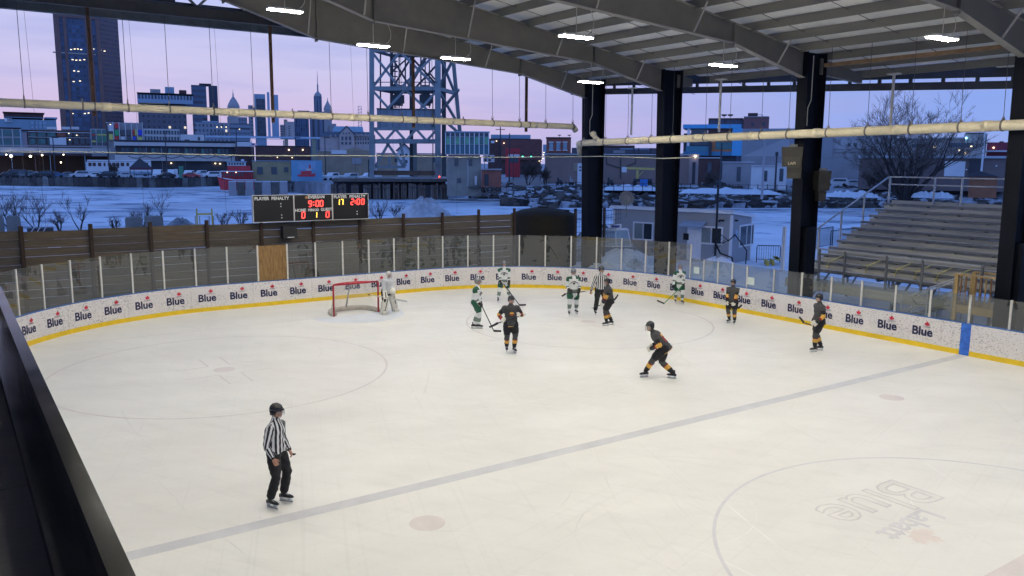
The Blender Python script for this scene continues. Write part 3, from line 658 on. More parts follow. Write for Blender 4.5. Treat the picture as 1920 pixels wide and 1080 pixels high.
# ================================================================== GROUND, RIVER
SNOW = mat('snow', (.66, .68, .72), .8, .12, .35, bump=.4); SNOW2 = mat('snow_dirty', (.42, .42, .43), .9, .35, .8, bump=.5, col2=(.72, .73, .76))
def river_material():
    m = bpy.data.materials.new('river_snow_ice'); m.use_nodes = True; t = m.node_tree; b = t.nodes['Principled BSDF']; c = t.nodes.new('ShaderNodeTexCoord')
    def nz_(sc, det, rot, st):
        a = t.nodes.new('ShaderNodeMapping'); a.inputs['Rotation'].default_value = (0, 0, rot); a2 = t.nodes.new('ShaderNodeMapping'); a2.inputs['Scale'].default_value = st
        n = t.nodes.new('ShaderNodeTexNoise'); n.inputs['Scale'].default_value = sc; n.inputs['Detail'].default_value = det; n.inputs['Roughness'].default_value = .62
        t.links.new(c.outputs['Object'], a.inputs[0]); t.links.new(a.outputs[0], a2.inputs[0]); t.links.new(a2.outputs[0], n.inputs[0]); return n.outputs[0]
    r1 = t.nodes.new('ShaderNodeValToRGB'); ramp(r1, [(.47, (.74, .76, .80)), (.54, (.62, .66, .72)), (.60, (.20, .25, .33))]); t.links.new(nz_(.34, 8, .6, (.6, .4, 1)), r1.inputs[0])
    r2 = t.nodes.new('ShaderNodeValToRGB'); ramp(r2, [(.40, (.72, .72, .72)), (.6, (1, 1, 1))]); t.links.new(nz_(.035, 4, .4, (1, 1, 1)), r2.inputs[0])
    mm = t.nodes.new('ShaderNodeMix'); mm.data_type = 'RGBA'; mm.blend_type = 'MULTIPLY'; mm.inputs[0].default_value = 1
    t.links.new(r1.outputs[0], mm.inputs[6]); t.links.new(r2.outputs[0], mm.inputs[7]); t.links.new(mm.outputs[2], b.inputs['Base Color']); b.inputs['Roughness'].default_value = .75
    return m
RIV = river_material()
struct(MB().quad((-400, -700, -1.5), (900, -700, -1.5), (900, 500, -1.5), (-400, 500, -1.5)).build('frozen_river', RIV))
def near_edge(a): return 72+6*math.sin(a*7)+3*math.sin(a*17+1)
ring = [(CAM.x+near_edge(a)*math.cos(a), CAM.y+near_edge(a)*math.sin(a)) for a in [R_(-150+5*k) for k in range(46)]]
mb = MB(); mb.quad(*([(x, y, -.10) for x, y in ring]+[(-120, 75, -.10), (-120, -60, -.10)]))
for (x0, y0), (x1, y1) in zip(ring[:-1], ring[1:]):
    d0 = (Vector((x0, y0))-CAM.xy).normalized()*5; d1 = (Vector((x1, y1))-CAM.xy).normalized()*5
    mb.quad((x0, y0, -.10), (x0+d0.x, y0+d0.y, -1.7), (x1+d1.x, y1+d1.y, -1.7), (x1, y1, -.10))
struct(mb.build('near_shore_ground', SNOW))
CONC = mat('concrete_apron', (.34, .35, .36), .8, .25, .6, col2=(.55, .57, .60))
struct(MB().span(-26, 30.9, -16.5, 15, -.094, -.03).build('concrete_apron', CONC))
LANDM = mat('far_shore_ground', (.20, .20, .21), .95, .5, .06, col2=(.55, .57, .62))
WL = [(-350, 346), (0, 348), (150, 350), (280, 352), (410, 349), (540, 358), (620, 371), (840, 373), (905, 366), (960, 378), (1100, 385), (1300, 388), (1450, 386), (1640, 384), (1900, 389), (2300, 400)]
wl = [at_z(px, py, -1.5) for px, py in WL]
mb = MB()
for i in range(len(wl)-1):
    A, B = wl[i], wl[i+1]; dA = (A-CAM).xy.normalized(); dB = (B-CAM).xy.normalized()
    steep = WL[i+1][0] <= 900; st = .3 if steep else 9
    h = 1.25 if steep else 1.15
    a1 = A.xy+dA*st; b1 = B.xy+dB*st; a2 = A.xy+dA*2600; b2 = B.xy+dB*2600
    mb.quad((A.x, A.y, -1.55), (B.x, B.y, -1.55), (b1.x, b1.y, h), (a1.x, a1.y, h)); mb.quad((a1.x, a1.y, h), (b1.x, b1.y, h), (b2.x, b2.y, h), (a2.x, a2.y, h))
struct(mb.build('far_shore', LANDM))
# ================================================================== NEAR SITE: bleachers, platform, cabin, tank, snow heaps
SEAT = [mat('bleacher_plank_%d' % k, c, .5, .2, 1.5, stretch=(.3, 4, 4)) for k, c in enumerate(((.37, .355, .325), (.31, .30, .28), (.40, .385, .35)))]
BST = mat('bleacher_steel', (.16, .16, .16), .5, .2, 4, metal=.3); TAPE = mat('yellow_tape', (.62, .55, .14), .5, .1)
bl = thing('bleachers', 'long aluminium bleachers behind the right side glass', 'bleachers', (11, -20, -.1))
BX0, BX1 = 17.5, 5.0
rows = [(-18.35-.605*i, 1.42+.268*i) for i in range(11)]
for i, (y, z) in enumerate(rows):
    x0 = BX0+random.uniform(-.1, .1)
    MB().span(BX1, x0, y-.14, y+.14, z-.045, z).build('seat_plank', SEAT[i % 3], bl, world=True)
    MB().span(BX1, x0, y+.142, y+.165, z-.10, z-.003).build('seat_lip', BST, bl, world=True)
    for ya, yb in ((-.465, -.315), (-.305, -.155)): MB().span(BX1, x0-.05, y+ya, y+yb, z-.19, z-.15).build('foot_plank', SEAT[(i+1) % 3], bl, world=True)
    MB().span(BX1, x0-.05, y-.50, y-.475, z-.15, z+.12).build('riser_plank', SEAT[(i+2) % 3], bl, world=True)
    for k, x in enumerate([17.2, 15.4, 13.9, 12.1, 10.6, 9.0, 7.4]):
        xx = x-.25*(i % 2); MB().box((xx, y-.02, z-.13), (.05, .22, .16)).box((xx, y-.25, z-.23), (.05, .5, .06)).build('bracket', BST, bl, world=True)
    for k in range(2):
        if random.random() < .55:
            xa = random.uniform(6.5, 16); o = MB().span(xa, xa+random.uniform(.6, 1.9), y-.30, y-.17, z-.149, z-.138).build('snow_patch', SNOW, bl, world=True)
for x in (17.0, 13.2, 9.4, 5.6):
    g = MB(); g.bar((x, -18.3, -.1), (x, -18.3, 1.3), .08, .08); g.bar((x, -21, -.1), (x, -21, 2.3), .08, .08); g.bar((x, -24.4, -.1), (x, -24.4, 3.9), .08, .08); g.bar((x, -18.2, .95), (x, -24.5, 3.7), .08, .14); g.bar((x, -18.3, .05), (x, -21, 2.2), .06, .06); g.bar((x, -21, .05), (x, -24.4, 3.7), .06, .06)
    g.build('support_frame', BST, bl, world=True)
# back and side guard rails
for z in (5.33, 4.98): MB().bar((17.6, -24.75, z), (5, -24.75, z), .06, .06).build('guard_rail', GALV, bl, world=True)
for x in (17.55, 15.35, 14.1, 12.15, 9.9, 7.5): MB().bar((x, -24.75, 3.6), (x, -24.75, 5.33), .07, .07).build('guard_post', GALV, bl, world=True)
MB().bar((17.65, -24.75, 5.3), (17.65, -17.7, 2.30), .055, .055).build('guard_rail', GALV, bl, world=True)
for y, z0, z1 in ((-22.9, 3.0, 4.55), (-21.2, 2.3, 3.8), (-19.6, 1.5, 3.1), (-18.2, .9, 2.5)): MB().bar((17.65, y, z0), (17.65, y, z1), .06, .06).build('guard_post', GALV, bl, world=True)
# front walkway with rail and fascia
MB().span(5, 17.6, -18.2, -17.35, .92, .98).build('walkway', SEAT[1], bl, world=True)
MB().span(5, 17.6, -17.34, -17.30, .60, .97).build('fascia', SEAT[0], bl, world=True)
MB().bar((17.3, -17.6, 2.36), (9.4, -17.6, 2.33), .06, .06).build('guard_rail', GALV, bl, world=True)
for x in (16.15, 14.95, 13.1, 11.65, 9.45): MB().bar((x, -17.6, .98), (x, -17.6, 2.36), .075, .075).build('guard_post', BST, bl, world=True)
for k, (px, py) in enumerate(((1558, 490), (1630, 497), (1685, 506), (1722, 510), (1762, 515), (1795, 520))):
    y, z = rows[1]; q = at_y(px, py, y); MB().bar((q.x, y+.12, z+.012), (q.x-.25, y-.55, z+.28), .07, .012).bar((q.x, y+.14, z+.012), (q.x+.05, y+.2, z-.3), .07, .012).bar((q.x+.3, y, z+.012), (q.x-.2, y-.02, z+.014), .07, .01).build('tape_mark', TAPE, bl, world=True)

# timber platform beside the near column
TIM = [mat('deck_timber_%d' % k, c, .7, .2, 3, stretch=(1, 1, 5)) for k, c in enumerate(((.46, .31, .13), (.38, .25, .10), (.30, .16, .06)))]
pf = thing('timber_platform', 'small tan timber platform with baluster railing in front of the bleachers', 'platform', (8.95, -16.9, -.03))
X0, X1, Y0, Y1 = 8.12, 9.78, -16.55, -17.75
for x in (X0, X1):
    for y in (Y0, Y1): MB().box((x, y, 1.02), (.12, .12, 2.10)).build('post', TIM[0], pf, world=True)
for y in (Y0, Y1): MB().span(X0, X1, y-.02, y+.02, .72, .98).build('joist', TIM[0], pf, world=True)
for x in (X0, X1): MB().span(x-.02, x+.02, Y1, Y0, .72, .98).build('joist', TIM[1], pf, world=True)
for k in range(8): MB().span(X0-.05, X1+.05, Y1+.15*k+.004, Y1+.15*k+.146, .985, 1.02).build('deck_board', TIM[k % 2], pf, world=True)
for a, b in (((X0-.08, Y0), (X1+.08, Y0)), ((X0, Y0), (X0, Y1)), ((X0, Y1), (X1, Y1))): MB().bar((*a, 2.08), (*b, 2.08), .14, .045).build('handrail', TIM[0], pf, world=True)
for k in range(9): MB().box((X0+(X1-X0)*(k+.8)/9.8, Y0+.03, 1.53), (.04, .04, 1.04)).build('baluster', TIM[2 if k % 3 else 0], pf, world=True)
for k in range(6): MB().box((X0-.03, Y0+(Y1-Y0)*(k+1)/7, 1.53), (.04, .04, 1.04)).build('baluster', TIM[1], pf, world=True)
st = thing('metal_stair', 'grey metal stair with pipe rails leading up beside the timber platform', 'stair', (10.9, -17, -.03))
for dy in (-16.75, -17.5):
    for dzz in (.95, .5): MB().tube([(12.3, dy, .05+dzz-.35), (9.95, dy, .95+dzz)], .03, 7).build('pipe_rail', GALV, st, world=True)
    for x, z in ((11.9, .1), (10.9, .5), (10.0, .9)): MB().cyl((x, dy, -.03), (x, dy, z+.95), .028, n=7).build('rail_post', GALV, st, world=True)
for k in range(5): MB().span(12.1-.45*k, 11.8-.45*k, -17.45, -16.8, .14+.17*k, .18+.17*k).build('tread', BST, st, world=True)

# loudspeakers on the column
def cabinet(label, px0, py0, px1, py1, y, rz, txt):
    a, b = at_y(px0, py0, y), at_y(px1, py1, y); w, h = abs(a.x-b.x)*.85, a.z-b.z; c = (a+b)/2
    t = thing('loudspeaker', label, 'loudspeaker', (c.x, c.y, b.z), rz, 'loudspeakers on the column')
    bd = MB().hexa([(-w*.28, -w*.36, 0), (w*.28, -w*.45, 0), (w*.28, w*.45, 0), (-w*.28, w*.36, 0), (-w*.38, -w*.4, h), (w*.38, -w*.5, h), (w*.38, w*.5, h), (-w*.38, w*.4, h)]); bd.build('cabinet', mat('speaker_brown_black', (.035, .033, .028), .6, .2), t)
    MB().quad((w*.29, -w*.36, h*.07), (w*.29, w*.36, h*.07), (w*.37, w*.42, h*.93), (w*.37, -w*.42, h*.93)).build('grille', mat('speaker_grille', (.055, .052, .045), .8, .3, 30), t)
    MB().box((-.0, 0, h+.05), (.06, .3, .1)).build('bracket', BST, t)
    if txt: inst('badge_lettering', text_mesh(txt, .15, mat('badge_tan', (.45, .38, .26), .5, 0), .004, .003), t, (w*.31, 0, h*.17), (PI/2, 0, PI/2))
cabinet('large dark loudspeaker with lettered badge on the left of the third column', 1469, 276, 1505, 313, -15.0, R_(120), 'LAPI')
cabinet('small loudspeaker below the lettered one on the third column', 1477, 313, 1503, 335, -15.05, R_(120), '')
cabinet('dark loudspeaker on the far side of the third column', 1528, 320, 1556, 358, -16.4, R_(-30), '')
cabinet('lower loudspeaker on the far side of the third column', 1530, 358, 1548, 378, -16.4, R_(-30), '')

# grey cabin by the river
SID = bpy.data.materials.new('cabin_siding'); SID.use_nodes = True
def siding(m, c, n=9.):
    t = m.node_tree; b = t.nodes['Principled BSDF']; tcn = t.nodes.new('ShaderNodeTexCoord'); sx = t.nodes.new('ShaderNodeSeparateXYZ'); ad = t.nodes.new('ShaderNodeMath'); ad.operation = 'ADD'
    ml = t.nodes.new('ShaderNodeMath'); ml.operation = 'MULTIPLY'; ml.inputs[1].default_value = n; fr = t.nodes.new('ShaderNodeMath'); fr.operation = 'FRACT'; r = t.nodes.new('ShaderNodeValToRGB'); ramp(r, [(0, tuple(q*.55 for q in c)), (.08, c), (1, tuple(q*1.06 for q in c))])
    t.links.new(tcn.outputs['Object'], sx.inputs[0]); t.links.new(sx.outputs[0], ad.inputs[0]); t.links.new(sx.outputs[1], ad.inputs[1]); t.links.new(ad.outputs[0], ml.inputs[0]); t.links.new(ml.outputs[0], fr.inputs[0]); t.links.new(fr.outputs[0], r.inputs[0]); t.links.new(r.outputs[0], b.inputs['Base Color'])
    bp_ = t.nodes.new('ShaderNodeBump'); bp_.inputs['Strength'].default_value = .4; bp_.inputs['Distance'].default_value = .02; t.links.new(r.outputs[0], bp_.inputs['Height']); t.links.new(bp_.outputs[0], b.inputs['Normal']); b.inputs['Roughness'].default_value = .7
siding(SID, (.31, .32, .34))
TRIM = mat('white_trim', (.72, .73, .75), .6, .06, 5); WGL = mat('window_glass_dark', (.03, .04, .045), .08, .2, 2, spec=.7); BLIND = mat('window_blind', (.22, .25, .25), .6, .15, 8)
C1 = Vector((28.15, -25.9, 0)); ang = math.atan2(2.0, 6.3)
cab = thing('grey_cabin', 'grey sided cabin with white trimmed windows by the river behind the glass', 'cabin', (C1.x, C1.y, -.1), ang)
LX, LY = 8.2, 3.1                     # local: x along the long wall (to the left in view), y towards the rink; the cabin spans y -LY..0
MB().hexa([(0, -LY, 0), (LX, -LY, 0), (LX, 0, 0), (0, 0, 0), (0, -LY, 2.68), (LX, -LY, 2.68), (LX, 0, 3.02), (0, 0, 3.02)]).build('wall', SID, cab)
MB().hexa([(-.18, -LY-.25, 2.665), (LX+.2, -LY-.25, 2.665), (LX+.2, .22, 3.047), (-.18, .22, 3.047), (-.18, -LY-.25, 2.80), (LX+.2, -LY-.25, 2.80), (LX+.2, .22, 3.19), (-.18, .22, 3.19)]).build('roof_edge', TRIM, cab)
MB().hexa([(-.14, -LY-.2, 2.81), (LX+.15, -LY-.2, 2.81), (LX+.15, .18, 3.2), (-.14, .18, 3.2), (-.14, -LY-.2, 2.87), (LX+.15, -LY-.2, 2.87), (LX+.15, .18, 3.26), (-.14, .18, 3.26)]).build('roof_snow', SNOW, cab)
MB().box((.02, .0, 1.48), (.14, .06, 2.96)).box((-.02, -.06, 1.48), (.06, .14, 2.94)).build('corner_trim', TRIM, cab); MB().box((-.02, -LY+.05, 1.33), (.06, .12, 2.64)).build('corner_trim', TRIM, cab); MB().box((LX-.05, .02, 1.48), (.12, .06, 2.96)).build('corner_trim', TRIM, cab)
def cab_window(px0, py0, px1, py1, side):
    n = Vector((-math.sin(ang), math.cos(ang), 0)) if side == 'front' else Vector((-math.cos(ang), -math.sin(ang), 0))
    def hit(px, py):
        d = ray(px, py); tt = (C1-CAM).dot(n)/d.dot(n); w = CAM+d*tt; r_ = w-Vector((C1.x, C1.y, -.1)); return Vector((r_.x*math.cos(ang)+r_.y*math.sin(ang), -r_.x*math.sin(ang)+r_.y*math.cos(ang), r_.z))
    a, b = hit(px0, py0), hit(px1, py1)
    w = abs((a.x-b.x) if side == 'front' else (a.y-b.y)); h = abs(a.z-b.z); c = (a+b)/2
    rz = 0 if side == 'front' else -PI/2
    o = inst('window', MB().box((0, 0, h/2-.05), (w, .08, .1)).box((0, 0, -h/2+.05), (w, .08, .1)).box((-w/2+.05, 0, 0), (.1, .08, h-.2)).box((w/2-.05, 0, 0), (.1, .08, h-.2)).box((0, 0, 0), (.06, .06, h-.2)).mesh('window', TRIM), cab, (c.x, c.y+.03, c.z) if side == 'front' else (c.x-.03, c.y, c.z), (0, 0, rz))
    for sg in (-1, 1): inst('pane', MB().box((sg*w/4, 0, 0), (w/2-.13, .03, h-.2)).mesh('pane', WGL if sg < 0 or side != 'front' else BLIND), o)
cab_window(1188, 415, 1225, 452, 'front'); cab_window(1313, 423, 1355, 460, 'front'); cab_window(1386, 422, 1411, 459, 'side')
MB().box((2.35, .03, 1.1), (.95, .05, 2.1)).build('door', TRIM, cab); MB().box((2.3, .45, 2.35), (1.5, .9, .05), 0, -.35).build('door_awning', mat('awning_grey', (.30, .33, .38), .6, .1), cab); MB().box((2.9, .06, 1.5), (.35, .06, .4)).build('mailbox', BLK, cab)
for x, y in ((-.05, -.5), (.6, .05)): MB().box((x, y, 2.62), (.3, .12, .1)).ball((x+.12, y+.1, 2.58), .07, 8, 6).build('flood_light', BLK, cab)
MB().box((-.03, -.75, 1.75), (.03, .45, .55)).build('notice_sign', mat('notice_blue', (.12, .28, .50), .5, .3, 6, col2=(.5, .6, .7)), cab)
q = at_d(1175, 372, 47)
d_ = thing('satellite_dish', 'grey satellite dish standing above the cabin roof', 'satellite dish', (q.x, q.y, 2.95))
g = MB(); fv = (CAM-q).normalized(); fv = (fv+Vector((0, 0, .25))).normalized(); u_ = fv.cross(Vector((0, 0, 1))).normalized(); v_ = u_.cross(fv); h_ = q.z-2.95
prof = [(.0, -.08), (.2, -.07), (.34, -.04), (.43, .0), (.43, .015), (.2, -.055), (0, -.065)]
for (r0, z0), (r1, z1) in zip(prof[:-1], prof[1:]):
    for k in range(20):
        a, b = 2*PI*k/20, 2*PI*(k+1)/20; P_ = lambda r_, z_, t_: Vector((0, 0, h_))+(u_*math.cos(t_)+v_*math.sin(t_))*r_+fv*z_
        g.quad(P_(r0, z0, a), P_(r1, z1, a), P_(r1, z1, b), P_(r0, z0, b))
g.build('reflector', mat('dish_grey', (.16, .17, .18), .5, .1), d_); MB().tube([(0, 0, -.1), (0, 0, h_-.1)], .025, 6).build('mast', BST, d_); MB().tube([Vector((0, 0, h_))-v_*.4, Vector((0, 0, h_))+fv*.35-v_*.1], .015, 5).build('feed_arm', BST, d_)

# water tank
tk = thing('water_tank', 'dark round plastic tank with domed lid behind the far glass', 'tank', (33.4, -15.75, -.1))
TANK = mat('tank_plastic', (.022, .019, .014), .75, .2, 2, spec=.15)
MB().lathe((0, 0, 0), [(1.9, 0), (1.92, .4), (1.9, .45), (1.92, .9), (1.9, .95), (1.92, 1.5), (1.9, 1.55), (1.92, 2.2), (1.9, 2.25), (1.92, 2.95), (1.88, 3.05), (1.3, 3.28), (.5, 3.42), (.3, 3.43)], 36).build('shell', TANK, tk, True)
MB().lathe((0, 0, 3.42), [(.32, 0), (.32, .08), (.1, .1)], 16).build('hatch', BLK, tk); MB().box((-1.0, -.9, 3.26), (.3, .25, .1)).build('vent_box', BLK, tk)

# snow heaps
def heap(label, x, y, r, h, seed, m=SNOW, nm='snow_heap', cat='snow heap', grp='snow heaps', z=-.1):
    rnd = random.Random(seed); n, k_ = 28, 9; g = MB(); ph = [rnd.uniform(0, 6) for _ in range(6)]
    R2 = [[(r*(j/k_)*(1+.18*math.sin(2*a+ph[0])+.1*math.sin(5*a+ph[1])), h*max(0, math.cos(PI/2*(j/k_))**1.15*(1+.12*math.sin(3*a+ph[2]+j*.4)+.07*math.sin(7*a+ph[3]-j*.9)+.05*math.sin(11*a+j*2.3)))) for a in [2*PI*i/n for i in range(n)]] for j in range(k_+1)]
    for j in range(k_):
        for i in range(n):
            a, b = 2*PI*i/n, 2*PI*(i+1)/n; i2 = (i+1) % n
            P_ = lambda q, t_: (q[0]*math.cos(t_), q[0]*math.sin(t_), q[1])
            if j == 0: g.quad((0, 0, h*1.02), P_(R2[1][i], a), P_(R2[1][i2], b))
            else: g.quad(P_(R2[j][i], a), P_(R2[j+1][i], a), P_(R2[j+1][i2], b), P_(R2[j][i2], b))
    o = tag(g.build(nm, m, smooth=True), label, cat, grp); o.location = (x, y, z); return o
def heap_at(label, px, py, r, h, seed, **k): q = at_z(px, py, -.1); return heap(label, q.x, q.y, r, h, seed, **k)
heap_at('low snow heap left of the referee behind the glass', 1128, 512, 2.0, .62, 1)
heap_at('tall snow heap behind the glass under the white kiosk', 1165, 500, 2.2, .95, 2)
heap_at('broad snow heap between kiosk and second column', 1212, 500, 2.0, .6, 3)
heap_at('pointed snow heap in front of the grey cabin', 1342, 512, 2.0, .8, 4)
heap_at('long low snow bank right of the grey cabin', 1450, 520, 2.8, .35, 5)
heap_at('dirty snow lump in the middle of the heaps', 1190, 505, .8, .55, 6, m=SNOW2)
# white kiosk with sloping hood
q = at_z(1152, 492, -.1)
kq = thing('kiosk', 'small white kiosk with sloping glazed hood behind the snow heap', 'kiosk', (q.x, q.y, -.1), R_(150-90))
MB().span(-.9, .9, -.4, .4, 0, 1.0).build('counter', mat('kiosk_blue', (.10, .17, .30), .5, .1), kq)
for a in ((-.9, -.45, .9), (0, .0, .9)): pass
g = MB(); g.bar((-.9, .42, 1.0), (-.75, .1, 2.0), .06, .06).bar((.9, .42, 1.0), (.75, .1, 2.0), .06, .06).bar((0, .42, 1.0), (0, .1, 2.0), .05, .05).bar((-.92, .42, 1.02), (.92, .42, 1.02), .06, .06).bar((-.8, .1, 2.0), (.8, .1, 2.0), .06, .06); g.build('hood_frame', TRIM, kq)
for x0, x1 in ((-.85, -.03), (.03, .85)): MB().quad((x0, .41, 1.06), (x1, .41, 1.06), (x1*.85, .11, 1.96), (x0*.85, .11, 1.96)).build('hood_pane', mat('kiosk_pane', (.30, .40, .48), .25, .1), kq)
MB().span(-.8, .8, -.6, .08, 1.95, 2.05).build('roof', TRIM, kq); MB().box((0, 0, 2.2), (.75, .08, .3)).build('sign', TRIM, kq); MB().box((0, .045, 2.2), (.5, .02, .14)).build('sign_face', mat('kiosk_sign_blue', (.06, .08, .3), .5, .1), kq)
# yellow stand
q = at_z(1085, 508, -.1); ys = thing('yellow_stand', 'yellow metal stand beside the farthest column', 'stand', (q.x, q.y, -.1))
YM = mat('yellow_metal', (.50, .40, .06), .5, .2)
for x, y in ((-.3, 0), (.3, -.5)): MB().bar((x, y, 0), (x, y, 1.1), .09, .09).build('upright', YM, ys)
MB().bar((-.35, 0, 1.1), (.35, -.55, 1.1), .09, .09).build('top_bar', YM, ys); MB().bar((-.3, 0, .35), (.3, -.5, .35), .06, .06).build('cross_bar', YM, ys)
# net pole with draped black netting
q = at_z(1340, 502, -.1); np_ = thing('net_pole', 'black pole with sagging black netting in front of the grey cabin', 'net pole', (q.x, q.y, -.1))
MB().bar((0, 0, 0), (0, .0, 4.6), .09, .09).build('pole', BLK, np_)
NETB = mat('net_black', (.01, .01, .012), .9, 0)
tops = [at_d(px, py, 48)-Vector((q.x, q.y, -.1)) for px, py in ((1337, 455), (1315, 475), (1352, 440), (1366, 452), (1378, 440), (1390, 450), (1400, 470), (1378, 435), (1398, 495))]
MB().tube([tops[0], tops[2], tops[3], tops[4]], .03, 5).build('head_rope', NETB, np_); MB().tube([tops[4], tops[6], tops[8]], .035, 5).build('gathered_net', NETB, np_)
g = MB()
for k in range(7):
    a = tops[2].lerp(tops[4], k/6); g.tube([a-Vector((0, 0, .35*math.sin(k*.5))), a.lerp(tops[0], .5)-Vector((0, 0, .25)), tops[0]-Vector((0, 0, .1*k))], .012, 3)
g.build('netting', NETB, np_)
MB().tube([tops[0]+Vector((0, 0, .2)), tops[0]-Vector((.3, .3, .6)), tops[0]-Vector((.9, .6, .8)), tops[0]-Vector((1.0, .7, 1.7))], .05, 6).build('gathered_net', NETB, np_)
# crowd barriers
def barrier(label, a, b, z=-.1, h=1.05):
    t = thing('steel_barrier', label, 'barrier', (a.x, a.y, z), 0, 'black steel barriers'); d = Vector((b.x-a.x, b.y-a.y, 0)); L_ = d.length
    MB().tube([(0, 0, 0), (0, 0, h-.1), d*.02+Vector((0, 0, h)), d*.98+Vector((0, 0, h)), d+Vector((0, 0, h-.1)), d], .028, 6).build('frame', BLK, t)
    MB().tube([Vector((0, 0, .2)), d+Vector((0, 0, .2))], .02, 5).build('bottom_rail', BLK, t)
    n = max(4, int(L_/.13))
    for k in range(1, n): MB().cyl(d*(k/n)+Vector((0, 0, .2)), d*(k/n)+Vector((0, 0, h)), .011, n=4).build('bar', BLK, t)
barrier('black steel barrier right of the grey cabin', at_z(1418, 492, -.1), at_z(1462, 493, -.1))
barrier('black steel barrier left of the bleachers, nearer one', at_z(1528, 470, -.1), at_z(1560, 463, -.1), -.1, 1.5)
barrier('black steel barrier left of the bleachers, farther one', at_z(1556, 470, -.1), at_z(1605, 462, -.1), -.1, 1.4)
q = at_z(1447, 496, -.1); pl = thing('yellow_pallet', 'yellow timber pallet lying behind the steel barrier', 'pallet', (q.x, q.y, -.1))
for k in range(4): MB().box((.3*k-.45, -.3*k, .35), (.25, .9, .05), .7).build('slat', YM, pl)
for k in range(2): MB().box((0, 0+.5*k, .16), (1.3, .1, .3), -.75).build('runner', YM, pl)
q = at_z(1468, 520, -.1); pp = thing('panel_bundle', 'upright bundle of pale panels left of the third column', 'panels', (q.x, q.y, -.1))
for k in range(4): MB().box((.1*k, -.07*k, 1.35), (.07, .05, 2.7), .3).build('panel', GALV if k % 2 else TRIM, pp)
# ================================================================== PEOPLE
def kit_mats():
    d = {}
    def k(n, c, r=.75, v=.08): d[n] = mat('kit_'+n, c, r, v, 20)
    k('skin', (.42, .22, .15), .55); k('black', (.012, .012, .014)); k('grey', (.055, .055, .058)); k('gold', (.68, .38, .07)); k('red', (.28, .02, .02)); k('white', (.76, .77, .76)); k('green', (.012, .085, .045))
    k('sage', (.16, .20, .17)); k('cream', (.76, .73, .64)); k('palegrey', (.63, .64, .65)); k('dark', (.03, .03, .03)); k('silver', (.30, .31, .32), .35); k('boot', (.015, .015, .017), .4); k('brown', (.03, .02, .015))
    m = bpy.data.materials.new('kit_referee_stripes'); m.use_nodes = True; t = m.node_tree; b = t.nodes['Principled BSDF']; b.inputs['Roughness'].default_value = .8
    a = t.nodes.new('ShaderNodeAttribute'); a.attribute_name = 'stripe'; w = t.nodes.new('ShaderNodeMath'); w.operation = 'FRACT'; q = t.nodes.new('ShaderNodeMath'); q.operation = 'MULTIPLY'; q.inputs[1].default_value = 1/.078
    g = t.nodes.new('ShaderNodeValToRGB'); ramp(g, [(.0, (.012, .012, .014)), (.50, (.70, .70, .69))], 'CONSTANT')
    t.links.new(a.outputs['Fac'], q.inputs[0]); t.links.new(q.outputs[0], w.inputs[0]); t.links.new(w.outputs[0], g.inputs[0]); t.links.new(g.outputs[0], b.inputs['Base Color'])
    d['stripes'] = m
    return d
KIT = kit_mats(); KN = list(KIT); KI = {n: i for i, n in enumerate(KN)}
VIS = bpy.data.materials.new('helmet_visor'); VIS.use_nodes = True
def ik(a, b, l1, l2, bend):
    """joint between a and b for bone lengths l1,l2, bent towards vector bend"""
    d = b-a; L = d.length; mx_ = (l1+l2)*.999
    if L > mx_: b = a+d*(mx_/L); d = b-a; L = mx_
    x = (l1*l1-l2*l2+L*L)/(2*L); h = math.sqrt(max(0, l1*l1-x*x)); u = d/L; n = bend-u*bend.dot(u); n = n.normalized() if n.length > 1e-4 else Vector((0, 0, 1)); return a+u*x+n*h, b
def loft(mb, rings, n=16):     # rings: (center, axis_u*ru, axis_v*rv)
    base = len(mb.v)
    for c, u, v in rings:
        for j in range(n):
            a = 2*PI*j/n; mb.v.append(tuple(c+u*math.cos(a)+v*math.sin(a)))
    for k in range(len(rings)-1):
        for j in range(n):
            a = base+k*n+j; b = base+k*n+(j+1) % n; mb.f.append((a, b, b+n, a+n)); mb.m.append(mb.cur)
    mb.f.append(tuple(base+j for j in reversed(range(n)))); mb.m.append(mb.cur); e = base+(len(rings)-1)*n; mb.f.append(tuple(e+j for j in range(n))); mb.m.append(mb.cur)
def hand_mesh(mb, wr, d, palm, thumb, s=1., fat=1., curl=.9):
    """palm, four unequal curled fingers and a thumb; d = along hand, palm = palm normal, thumb = thumb side"""
    d = d.normalized(); thumb = (thumb-d*thumb.dot(d)).normalized(); palm = thumb.cross(d)*(1 if thumb.cross(d).dot(palm) > 0 else -1)
    c = wr+d*.05*s
    loft(mb, [(wr, thumb*.026*s*fat, palm*.02*s*fat), (wr+d*.035*s, thumb*.040*s*fat, palm*.018*s*fat), (wr+d*.085*s, thumb*.043*s*fat, palm*.016*s*fat), (wr+d*.1*s, thumb*.036*s*fat, palm*.011*s*fat)], 10)
    for k, ln in enumerate((.068, .078, .072, .055)):
        q = wr+d*.09*s+thumb*(.032-.021*k)*s*fat; a = 0.; pts = [q]
        for j in range(3):
            a += curl*(.75 if j else .5); q = q+(d*math.cos(a)+palm*math.sin(a))*ln*s*(.45, .32, .23)[j]; pts.append(q)
        mb.tube(pts, [.0105*s*fat, .010*s*fat, .009*s*fat, .007*s*fat], 6)
    q = wr+d*.03*s+thumb*.03*s*fat; mb.tube([q, q+(d*.6+thumb*.7+palm*.3)*.035*s, q+(d*.9+thumb*.45+palm*.7)*.065*s], [.013*s*fat, .012*s*fat, .009*s*fat], 6)
def dist_seg(p, a, b):
    ab = b-a; t = max(0., min(1., (p-a).dot(ab)/max(1e-9, ab.length_squared))); return (p-(a+ab*t)).length, t
